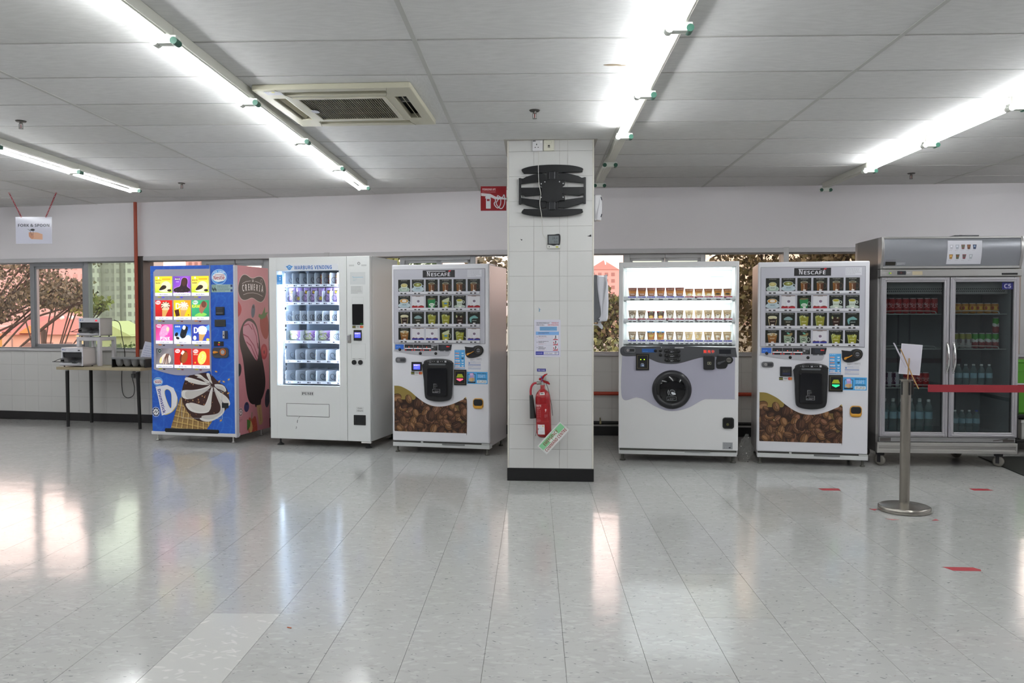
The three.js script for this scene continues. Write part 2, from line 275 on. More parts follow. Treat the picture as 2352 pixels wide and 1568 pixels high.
// ---------- outside the windows ----------
const GY = -6.5;
struct(part(scene, 'ground', B(-420, GY - 1, -700, 420, GY, -13), M('#7d776a', 0.95)));
{
  const hill = (x, z, w, h, c) => { const g = new THREE.SphereGeometry(1, 40, 12, 0, 2 * PI, 0, PI / 2), p = g.attributes.position; for (let i = 0; i < p.count; i++) { const k = 1 + 0.25 * noise.noise(p.getX(i) * 3 + x, p.getY(i) * 3, p.getZ(i) * 3); p.setXYZ(i, p.getX(i) * w, p.getY(i) * h * k, p.getZ(i) * 60); } g.computeVertexNormals(); struct(part(scene, 'hill', g, M(c, 1), [x, GY, z])); };
  hill(-330, -640, 240, 30, '#b79a92'); hill(-60, -660, 260, 24, '#b49c96'); hill(200, -640, 240, 26, '#ab958e');
}
function building(name, label, x, z, w, h, d, turn, color, { base = GY, bays = [], rows = 0, cols = 0, win = '#5b5654', x0 = 0.08, roof, sill = 2 } = {}) {
  const t = thing(name, label, 'building', [x, base, z], turn), m = M(color, 0.9);
  part(t, 'wall', B(-w / 2, 0, -d, w / 2, h, 0), m);
  for (const [a, b, proud, hh, c] of bays) part(t, 'bay', B(a, 0, -0.5, b, h * hh, proud), M(c ?? color, 0.9));
  if (rows) { const g = B(-w / cols * 0.22, 0, 0, w / cols * 0.22, (h / rows) * 0.45, 0.12); for (let r = 0; r < rows; r++) for (let c = 0; c < cols; c++) { const xx = -w / 2 + w * (x0 + (1 - 2 * x0) * ((c + 0.5) / cols)); const pr = bays.find(([a, b]) => xx > a && xx < b); part(t, 'window', g, M(win, 0.3), [xx, sill + (h - sill) * (r / rows), pr ? pr[2] : 0]); } }
  if (roof) roof(t);
  return t;
}
const gable = (t, a, b, y, h, z0, z1, c) => part(t, 'roof', tr(ext(shp([[a, y], [b, y], [(a + b) / 2, y + h]]), z1 - z0), 0, 0, z0), M(c, 0.9));
const hip = (t, x, y, z, w, h, d, ridge, c) => { const g = new THREE.BufferGeometry(), p = [[-w / 2, 0, d / 2], [w / 2, 0, d / 2], [w / 2, 0, -d / 2], [-w / 2, 0, -d / 2], [-ridge / 2, h, 0], [ridge / 2, h, 0]], f = [[0, 1, 5], [0, 5, 4], [1, 2, 5], [2, 3, 4], [2, 4, 5], [3, 0, 4], [0, 2, 1], [0, 3, 2]]; g.setAttribute('position', new THREE.Float32BufferAttribute(f.flat().flatMap((i) => p[i]), 3)); g.setAttribute('uv', new THREE.Float32BufferAttribute(new Float32Array(48), 2)); g.computeVertexNormals(); return part(t, 'roof', g, M(c, 0.9), [x, y, z]); };
building('apartment_tower', 'tall pale apartment tower with ribbed bays seen through the green pane', -133, -262, 20, 46, 12, 0.12, '#a9a49b', { bays: [[-8.6, -5.6, 1.5, 1, '#c9c6ba'], [-1.2, 0.4, 0.8, 1, '#b5b0a6'], [2.6, 6.2, 1.6, 1, '#cfccc0']], rows: 16, cols: 9, win: '#96918a' });
building('apartment_tower', 'slim pink apartment tower seen just beyond the red riser pipe', -119.5, -290, 7.5, 44, 10, 0, '#d6aba2', { rows: 18, cols: 3, win: '#a88078' });
building('apartment_block', 'wide grey apartment block behind the branches of the tree', -176, -300, 60, 31, 12, 0.1, '#d2aca4', { rows: 9, cols: 18, win: '#bd968e' });
building('warehouse', 'long low pale building beyond the red tiled roofs', -150, -200, 40, 5.5, 14, 0.1, '#c0a49d', { base: GY - 0.5, rows: 2, cols: 10, win: '#9a857f' });
{
  const b = building('apartment_block', 'pink apartment block with stepped gables beside the pillar', 16.5, -300, 31, 24, 14, -0.05, '#d5a49b', { rows: 9, cols: 11, win: '#9c7069', sill: 3 });
  gable(b, -15, -8, 24, 4, -12, 0.3, '#c58f86'); gable(b, -6, 1, 24, 3.2, -12, 0.3, '#c99389'); gable(b, 3, 14, 24, 3.4, -12, 0.3, '#c58f86');
}
{
  const h = building('house', 'pale pink house under a broad red tiled hip roof', -70.5, -118, 9.5, 5, 9, 0.15, '#dcb6a4', { rows: 1, cols: 3, win: '#8b7068', sill: 1.6 });
  hip(h, 0, 5, -4.5, 11, 2.2, 11, 3.4, '#b26a5c'); const f = gable(h, -3.6, -0.4, 5.2, 1.1, -3, 1.1, '#c98a50');
  for (const x of [0.2, 1.6]) part(h, 'roof_vent', lathe([[0.001, 0.75], [0.3, 0.6], [0.36, 0.35], [0.2, 0.1], [0.2, 0], [0.001, 0]], 12), M('#e2d8d0', 0.5), [x, 7, -4.5]);
}
{ const h = building('house', 'yellow walled house with an orange roof at the edge of the window', -78.5, -108, 7, 4.8, 8, 0.15, '#d9b262', { rows: 1, cols: 2, win: '#8f7a58', sill: 1.6 }); hip(h, -0.5, 4.8, -4, 9, 2.3, 9, 3, '#b96a44'); }
{ const h = building('house', 'red roofed house standing behind the yellow walled one', -84, -138, 12, 5, 9, 0.1, '#c9a795', { rows: 1, cols: 4, win: '#93776c', sill: 1.6 }); hip(h, 0, 5, -4.5, 14, 2.6, 11, 5, '#a0655d'); }
{ const h = building('house', 'pale yellow house with a steep gable behind the steriliser boxes', -48.4, -92, 5.6, 5.6, 7, 0.1, '#c4bd92', { rows: 1, cols: 2, win: '#6f6f5c', sill: 2 }); gable(h, -3.1, 3.1, 5.4, 1.7, -7, 0.5, '#cfc78f'); }
{ const h = building('house', 'brick red house with tan trim seen beyond the red riser pipe', -44.5, -104, 7, 4.6, 8, 0, '#c79a80', { rows: 1, cols: 3, win: '#8b6656', sill: 1.8 }); hip(h, 0, 4.6, -4, 8.5, 2.4, 9, 2, '#b06a50'); }
{ const s = building('shed', 'low shed with a red and white striped roof among the trees', 5.4, -62, 6, 4.2, 4, 0, '#a48f88', {}); for (let i = 0; i < 14; i++) part(s, 'roof_sheet', B(-3.2 + i * 0.46, 4.2, -3, -3.2 + i * 0.46 + 0.44, 4.28, 0.8), M(i % 2 ? '#dcc9c4' : '#b36a5e', 0.8), [0, 0, 0], [0.12, 0, 0]); }
// trees
const leafShape = (() => { const g = new THREE.BufferGeometry(); g.setAttribute('position', new THREE.Float32BufferAttribute([0, 0, 0, 0.5, 0.35, 0.08, 0, 1, 0, -0.5, 0.35, 0.08], 3)); g.setIndex([0, 1, 2, 0, 2, 3]); g.computeVertexNormals(); g.setAttribute('uv', new THREE.Float32BufferAttribute(new Float32Array(8), 2)); return g; })();
const leafMat = new THREE.MeshStandardMaterial({ color: '#ffffff', roughness: 0.8, side: THREE.DoubleSide });
function tree(name, label, [x, z], h, crowns, n, leaf, colors, { branches = 8, base = GY } = {}) { // crowns: x, y, z, radius x, radius y
  const t = thing(name, label, 'tree', [x, base, z]), wood = [tube([[0, 0, 0], [0.1, h * 0.4, 0.05], [0, h * 0.8, 0]], h * 0.012, 10, 7)];
  for (let i = 0; i < branches; i++) { const c = crowns[i % crowns.length], a = rnd() * 7, e = [c[0] + Math.cos(a) * c[3] * 0.8, c[1] - base + rr(-0.6, 0.7) * c[4], c[2] + Math.sin(a) * c[3] * 0.6], s = h * rr(0.4, 0.75); wood.push(tube([[0, s, 0], [e[0] * 0.5, (s + e[1]) / 2 + 0.2, e[2] * 0.5], e], h * 0.0032, 8, 5)); }
  part(t, 'trunk', mg(wood), M('#4f4238', 0.9));
  const im = new THREE.InstancedMesh(leafShape, leafMat, n), m = new THREE.Matrix4(), q = new THREE.Quaternion(), c = new THREE.Color();
  for (let i = 0; i < n; i++) {
    const k = crowns[i % crowns.length], u = rr(-1, 1), a = rnd() * 2 * PI, r = Math.cbrt(rr(0.15, 1)), w = Math.sqrt(1 - u * u), s = leaf * rr(0.6, 1.4), lump = 1 + 0.35 * noise.noise(a * 1.7 + k[0], u * 2.5, k[1]);
    q.setFromEuler(new THREE.Euler(rr(0, 6.3), rr(0, 6.3), rr(0, 6.3)));
    m.compose(V(k[0] + Math.cos(a) * w * r * k[3] * lump, k[1] - base + u * r * k[4] * lump, k[2] + Math.sin(a) * w * r * k[3] * 0.8 * lump), q, V(s, s, s)); im.setMatrixAt(i, m); im.setColorAt(i, c.set(colors[Math.floor(rnd() * colors.length)]));
  }
  im.name = 'foliage'; im.userData.kind = 'stuff'; t.add(im); return t;
}
const dusk = ['#5f5a49', '#6d6650', '#7a6f58', '#4f4c3e', '#857a60'], olive = ['#6a7040', '#596236', '#7a7d48', '#4c5330'], vine = ['#7d6f56', '#6a6048', '#8f8062', '#7c7650', '#5c523e', '#9a8c6c'];
tree('tree', 'spreading tree with thin branches close outside the window', [-19.6, -27], 10, [[2.4, 2.3, 0, 1.9, 0.85], [4, 2.0, 0.3, 1.2, 0.55], [1.2, 1.5, 0, 1.3, 0.7], [3, 3.6, 0, 2.6, 0.9]], 7000, 0.1, dusk, { branches: 26 });
tree('tree', 'sunlit green tree behind the branches of the spreading tree', [-20.5, -34], 9, [[0.4, 2.0, 0, 1.6, 0.4], [2, 1.7, 0, 0.9, 0.4]], 900, 0.17, ['#8b8a4a', '#7d7f48', '#97905a']);
tree('tree', 'leafy tree crown above the coffee machine against bright sky', [-3.9, -24], 10, [[0, 2.6, 0, 1.3, 0.75], [-1, 2.9, 0, 1, 0.7]], 1700, 0.14, olive);
tree('tree', 'tree crown beside the pillar against bright sky', [-1.5, -27], 10, [[0, 2.5, 0, 0.95, 0.9], [0.6, 1.6, 0, 1.2, 0.9]], 1600, 0.15, dusk);
tree('tree', 'round dark green tree in front of the pink apartment block', [3.3, -56], 9, [[0, 1.4, 0, 2.6, 2.2], [2.4, 0.6, 0, 2.2, 2]], 3600, 0.3, olive.concat(dusk));
tree('bush', 'bushy green shrub below the soap dispenser outside', [2.1, -27], 7, [[0, -0.9, 0, 2.2, 1.5], [-1.6, -1.4, 0.4, 1.8, 1.2]], 3200, 0.17, olive);
tree('bush', 'low garden shrub outside behind the utensil table', [-24.5, -49], 5.4, [[0, -2, 0, 3, 1.5], [2.8, -1.6, 0, 2, 1.3]], 2600, 0.2, olive);
tree('bush', 'tangled brown vines filling the window behind the cup drink machine', [3.9, -13.6], 8, [[-0.4, 0.6, 0, 1.3, 1.5], [1.2, 1, 0, 1.6, 1.6], [2.8, 0.8, 0.1, 1.6, 1.6], [4.6, 1, 0, 1.6, 1.6], [0.4, 2.2, -0.2, 1.4, 1.1], [2.2, 2.3, -0.2, 1.6, 1.1]], 30000, 0.085, vine, { branches: 40 });
// ---------- ice cream machine ----------
const K = 700; // pixels of print per metre
const wrapText = (g, s, x, y, r, a0, a1, size, color) => { [...s].forEach((ch, i) => { const a = a0 + (a1 - a0) * (s.length > 1 ? i / (s.length - 1) : 0); T(g, ch, x + Math.sin(a) * r, y - Math.cos(a) * r, size, color, { bold: 'bold', rot: a }); }); };
function halal(g, x, y, r, ink = '#e8e8e8') { ell(g, x, y, r, r * 1.05, null, 0, ink, r * 0.1); ell(g, x, y, r * 0.86, r * 0.9, '#15181c'); const st = []; for (let i = 0; i < 16; i++) { const a = (i * PI) / 8, q = i % 2 ? 0.62 : 0.86; st.push([x + Math.cos(a) * r * q, y + Math.sin(a) * r * q]); } poly(g, st, ink); line(g, [[x - r * 0.4, y + r * 0.2], [x, y - r * 0.3], [x + r * 0.1, y + r * 0.25], [x + r * 0.45, y - r * 0.2]], '#3c4048', r * 0.12); }
function brandOval(g, x, y, a, b, cream = true) { ell(g, x, y, a, b, '#5fa6e6', 0, '#dfe9f4', a * 0.04); ell(g, x, y + b * 0.05, a * 0.9, b * 0.62, '#eef1f4'); ell(g, x + a * 0.2, y + b * 0.72, a * 0.45, b * 0.1, '#2d6fc0', -0.2); if (cream) wrapText(g, 'ICE CREAM', x, y + b * 1.35, b * 2.05, -0.36, 0.36, a * 0.26, '#eaf2fa'); T(g, 'Nestlé', x, y + b * 0.1, a * 0.62, '#9c2f3c', { bold: 'bold', w: a * 1.5 }); line(g, [[x - a * 0.55, y - b * 0.26], [x + a * 0.7, y - b * 0.26]], '#9c2f3c', a * 0.05); }
function waterPrint(g, w, h) {
  const im = g.getImageData ? new ImageData(w, h) : null, d = im.data;
  for (let y = 0; y < h; y++) for (let x = 0; x < w; x++) {
    const u = x / 95, v = y / 95, q = noise.noise(u * 0.5, v * 0.5, 9) * 1.3, n1 = 1 - Math.abs(noise.noise(u + q, v - q, 1)) * 2.6, n2 = 1 - Math.abs(noise.noise(u * 1.9 - q, v * 1.9 + q, 4)) * 3;
    const r = Math.max(0, n1) ** 7 * 0.2 + Math.max(0, n2) ** 8 * 0.14, b = 0.5 + 0.5 * noise.noise(u * 0.35, v * 0.35, 2), o = (y * w + x) * 4;
    d[o] = 18 + 22 * b + 80 * r; d[o + 1] = 72 + 30 * b + 90 * r; d[o + 2] = 176 + 26 * b + 50 * r; d[o + 3] = 255;
  }
  const c = canvas(w, h); c.getContext('2d').putImageData(im, 0, 0); g.drawImage(c, 0, 0);
}
{
  const W = 0.955, D = 0.672, H1 = 1.802, Yb = 0.1, hw = W / 2, X = (x) => (x + hw) * K, Y = (y) => (H1 - y) * K;
  const t = thing('ice_cream_vending_machine', 'blue ice cream vending machine with pink side and a cone picture', 'vending machine', [-3.482, 0, -8.331], -0.196);
  part(t, 'cabinet', B(-hw, 0.075, -D, hw, H1 - 0.002, -0.03, 0.006), M('#c9c6c8', 0.4));
  const front = sheetA.cell(W * K, (H1 - Yb) * K, (g, w, h) => {
    waterPrint(g, w, h);
    // picture of a large nut-topped cone
    const q = (px, py) => [X(-0.493 + ((px - 48) * 0.977) / 1277), Y(0.957 - (py - 62 - (px - 120) * 0.038) * 0.000691)], qq = (pts) => pts.map((p) => q(...p));
    poly(g, qq([[500, 800], [440, 960], [340, 1290], [880, 1290], [960, 1180], [1000, 1100]]), '#9a7a48');
    g.save(); g.beginPath(); qq([[500, 800], [440, 960], [340, 1290], [880, 1290], [960, 1180], [1000, 1100]]).forEach((p, i) => (i ? g.lineTo(...p) : g.moveTo(...p))); g.clip();
    for (let i = 0; i < 9; i++) { line(g, qq([[330 + i * 85, 1330], [470 + i * 62, 780]]), '#d3b777', 7); line(g, qq([[300, 860 + i * 90], [1000, 1060 + i * 75]]), '#c4a564', 7); line(g, qq([[345 + i * 85, 1330], [485 + i * 62, 780]]), '#6d4a26', 3); line(g, qq([[300, 882 + i * 90], [1000, 1080 + i * 75]]), '#70502c', 3); }
    g.restore();
    blob(g, qq([[610, 475], [780, 450], [945, 440], [1070, 590], [1190, 650], [1245, 870], [1170, 1010], [1000, 1140], [800, 1180], [640, 1080], [510, 850], [530, 640]]), '#3a1f1b');
    for (let i = 0; i < 60; i++) { const p = q(rr(570, 1180), rr(480, 1060)); ell(g, ...p, rr(3, 8), rr(2, 5), ['#b98354', '#8d5a3c', '#d3a872', '#6b3f2d'][i % 4], rr(0, 3)); }
    const cream = '#e4e1dc', shade = '#c9c5c0';
    const lobes = [[[990, 605], [760, 600], [620, 560], [565, 545], [575, 505], [640, 505], [760, 545], [860, 580]], [[990, 600], [880, 660], [700, 700], [530, 685], [515, 750], [530, 810], [620, 838], [720, 790], [860, 720]], [[985, 620], [940, 730], [890, 880], [845, 950], [720, 910], [610, 880], [565, 905], [640, 1010], [780, 1045], [900, 1035], [945, 1000], [955, 850], [975, 720]], [[992, 620], [1010, 720], [1060, 850], [1108, 950], [1095, 1050], [1000, 1090], [755, 1102], [840, 1165], [960, 1165], [1100, 1090], [1160, 1020], [1150, 930], [1080, 800]], [[1000, 640], [1040, 740], [1110, 850], [1190, 940], [1242, 930], [1235, 860], [1170, 780], [1080, 730]], [[995, 615], [1080, 612], [1165, 640], [1195, 740], [1130, 690], [1050, 665]], [[985, 595], [935, 560], [880, 450], [945, 445], [955, 540]], [[970, 590], [880, 575], [800, 500], [690, 470], [800, 455], [860, 520]]];
    lobes.forEach((l, i) => { blob(g, qq(l), cream); blob(g, qq(l.map(([a, b]) => [a * 0.9 + 99 + 6, b * 0.9 + 60 + 22])), i % 2 ? shade : '#d8d4ce'); });
    for (const [a, b] of [[1040, 430], [1225, 550], [1085, 575], [1215, 750], [1100, 1150], [1150, 580]]) { const p = q(a, b); ell(g, ...p, 11, 6, '#c99350', rr(-1, 1)); ell(g, p[0] - 2, p[1] - 1, 5, 2.5, '#e6bd7c', rr(-1, 1)); }
    // letter D sign
    const D0 = qq([[125, 635], [300, 612], [400, 660], [455, 800], [440, 920], [360, 1020], [215, 1068], [175, 860]]);
    blob(g, D0.map(([a, b]) => [a + 5, b + 5]), '#d8b950'); poly(g, D0, '#e9e8ee'); blob(g, qq([[262, 690], [310, 668], [365, 720], [368, 850], [360, 985], [310, 900], [265, 760]]), '#1d57bd', '#d8c46a', 3);
    { const [a, b] = q(215, 850); T(g, 'Drumstick', a, b, 34, '#2b2f86', { bold: 'bold', rot: 1.33, w: 182 }); }
    { const [a, b] = q(165, 560); brandOval(g, a, b, 38, 31, false); }
    { const [a, b] = q(125, 1012); halal(g, a, b, 32); smallPrint(g, a - 26, b + 46, 54, 3, 7, '#16306c', 1.4); }
    { const [a, b] = q(69, 750); g.save(); g.translate(a, b); g.rotate(-PI / 2); smallPrint(g, -50, 0, 100, 2, 5, '#153d85', 1); g.restore(); }
    brandOval(g, X(0.311), Y(1.682), 60, 53);
    // faint sticker strip
    const sx = X(0.224), sy = Y(1.605); rect(g, sx, sy, 168, 54, '#9fb9b6'); rect(g, sx + 2, sy + 2, 36, 50, '#8aa79d'); for (let i = 0; i < 6; i++) rect(g, sx + 5 + i * 6, sy + 20 + (i % 3) * 5, 5, 18, '#2e3a3c'); smallPrint(g, sx + 46, sy + 9, 100, 6, 7.4, '#33484f', 2); rect(g, sx + 150, sy + 2, 15, 16, '#22356e'); rect(g, sx + 150, sy + 34, 15, 16, '#22356e');
  });
  const fp = part(t, 'front_door', planarUV(ext(roundRect(-hw, Yb, hw, H1, 0.006), 0.03, 0.002), -hw, Yb, hw, H1), sheetA.mat(0.32), [0, 0, -0.03]); toCell(fp.geometry, front);
  part(t, 'edge_trim', B(hw - 0.008, 0.06, -0.05, hw + 0.012, H1 - 0.004, 0.003, 0.004), M('#c6c4cb', 0.4));
  part(t, 'base_bar', B(-hw - 0.01, 0.066, -0.08, hw + 0.004, 0.1, 0.006, 0.004), M('#d3d2d4', 0.4));
  const side = sheetA.cell(D * K, (H1 - 0.075) * K, (g, w, h) => {
    const sX = (s) => s * K, sY = (y) => (H1 - y) * K, S = (...p) => p.map(([a, b]) => [sX(a), sY(b)]);
    rect(g, 0, 0, w, h, '#c4818a'); for (let i = 0; i < 300; i++) ell(g, rnd() * w, rnd() * h, rr(4, 30), rr(4, 30), 'rgba(205,140,148,.12)');
    const berry = (s, y, a, b, c) => { ell(g, sX(s), sY(y), a, b, c, 0.2); ell(g, sX(s) + a * 0.1, sY(y) - b * 0.6, a * 0.45, b * 0.22, '#1b2030', 0.2); };
    // strawberries
    blob(g, S([0, 1.46], [0.09, 1.43], [0.14, 1.36], [0.1, 1.29], [0, 1.26], [-0.05, 1.36]), '#b5303a'); blob(g, S([0.49, 1.3], [0.62, 1.34], [0.68, 1.2], [0.66, 1.05], [0.58, 1.03], [0.49, 1.15]), '#a33a30');
    poly(g, S([0.47, 1.31], [0.53, 1.3], [0.6, 1.39], [0.6, 1.32], [0.66, 1.33], [0.6, 1.27], [0.52, 1.25], [0.46, 1.28]), '#4f7a3a');
    ell(g, sX(0.57), sY(0.905), 50, 58, '#b53440'); ell(g, sX(0.57), sY(0.905), 30, 36, '#c74a52'); ell(g, sX(0.57), sY(0.9), 10, 14, '#7a2530');
    blob(g, S([0.24, 0.26], [0.31, 0.2], [0.38, 0.26], [0.42, 0.1], [0.4, 0.04], [0.22, 0.06]), '#b04a3c'); blob(g, S([0.24, 0.2], [0.3, 0.2], [0.33, 0.1], [0.26, 0.05]), '#c9a26a'); poly(g, S([0.21, 0.22], [0.28, 0.2], [0.27, 0.14], [0.21, 0.1]), '#4c7a35'); line(g, S([0.3, 0.2], [0.31, 0.28]), '#4f8a4a', 7);
    for (let i = 0; i < 40; i++) ell(g, sX(rr(0.26, 0.4)), sY(rr(0.06, 0.22)), 1.5, 2.4, '#e0b070');
    berry(0.355, 1.34, 26, 50, '#45586f'); berry(0.07, 0.74, 30, 46, '#1c1e28'); berry(0.205, 0.35, 34, 36, '#3d3a62'); berry(0.63, 0.4, 36, 70, '#33303f');
    // the bar
    blob(g, S([0.17, 1.24], [0.3, 1.275], [0.42, 1.21], [0.475, 1.05], [0.5, 0.9], [0.57, 0.72], [0.6, 0.56], [0.55, 0.44], [0.46, 0.36], [0.3, 0.36], [0.22, 0.44], [0.18, 0.65], [0.15, 0.85], [0.08, 1], [0.09, 1.13]), '#20161a');
    blob(g, S([0.16, 1.2], [0.27, 1.25], [0.41, 1.19], [0.465, 1.03], [0.455, 0.88], [0.42, 0.8], [0.31, 0.9], [0.19, 1.02], [0.145, 1.12]), '#cc92a4');
    for (const l of [[[0.17, 1.19], [0.26, 1.205], [0.33, 1.15]], [[0.16, 1.1], [0.25, 1.07], [0.36, 0.98], [0.44, 0.86]], [[0.22, 1.02], [0.3, 0.98], [0.42, 0.82]], [[0.33, 1.2], [0.41, 1.08], [0.44, 0.95]]]) line(g, S(...l), '#9c3f58', 9);
    line(g, S([0.44, 1], [0.5, 0.8], [0.54, 0.62]), '#3a2a2c', 7);
    poly(g, S([0.36, 0.39], [0.5, 0.39], [0.48, 0.33], [0.38, 0.33]), '#20161a'); poly(g, S([0.4, 0.345], [0.5, 0.345], [0.53, 0.16], [0.5, 0.13], [0.45, 0.135]), '#c29f74'); g.save(); g.translate(sX(0.47), sY(0.24)); g.rotate(1.42); T(g, 'CREMERIA', 0, 0, 20, '#a07c50', BOLD); g.restore();
    // black badge
    blob(g, S([0.07, 1.6], [0.13, 1.7], [0.22, 1.72], [0.34, 1.67], [0.46, 1.71], [0.57, 1.7], [0.63, 1.6], [0.62, 1.5], [0.54, 1.43], [0.45, 1.44], [0.34, 1.485], [0.23, 1.45], [0.13, 1.45], [0.07, 1.52]), '#17161a', '#d8c8c8', 4);
    T(g, 'LA', sX(0.355), sY(1.657), 27, '#e2e0e0', { bold: 'bold', sx: 0.8 }); line(g, S([0.15, 1.618], [0.22, 1.642], [0.31, 1.652]), '#dcd8d8', 3); line(g, S([0.4, 1.652], [0.48, 1.64], [0.56, 1.61]), '#dcd8d8', 3);
    [...'CREMERIA'].forEach((ch, i) => T(g, ch, sX(0.165 + i * 0.0545), sY(1.573 + 0.014 * Math.cos((i - 3.5) / 2.2)), 66, '#e6e4e4', { bold: 'bold', sx: 0.62, rot: (i - 3.5) * 0.035 }));
    line(g, S([0.17, 1.506], [0.26, 1.525], [0.36, 1.53], [0.46, 1.52], [0.55, 1.497]), '#dcd8d8', 3); ell(g, sX(0.53), sY(1.655), 13, 15, null, 0, '#b8b0b4', 3);
    halal(g, sX(0.092), sY(0.31), 28, '#d8c6ca'); smallPrint(g, sX(0.05), sY(0.235), 56, 3, 7, '#5e2c38', 1.4);
  });
  part(t, 'side_panel', toCell(bx(D - 0.004, H1 - 0.075, 0.004), side), sheetA.mat(0.35), [hw + 0.001, (H1 + 0.075) / 2, -D / 2], [0, PI / 2, 0]);
  // grey window with twelve lit pictures
  const win = part(t, 'display_panel', ext(splineShape([[-0.205 + 0.41, 1.766], [-0.41, 1.766], [-0.438, 1.74], [-0.448, 0.76]], [[-0.448, 0.76], [-0.43, 0.735], [-0.24, 0.69], [-0.115, 0.682], [0.01, 0.69], [0.19, 0.733], [0.214, 0.76], [0.214, 1.74], [0.205, 1.766]]), 0.004, 0.0015), M('#a19fb0', 0.16), [0, 0, 0.0005]);
  const cardX = [-0.418, -0.206, 0.002], cardY = [1.694, 1.45, 1.204, 0.957], cw = 0.196, ch = 0.166;
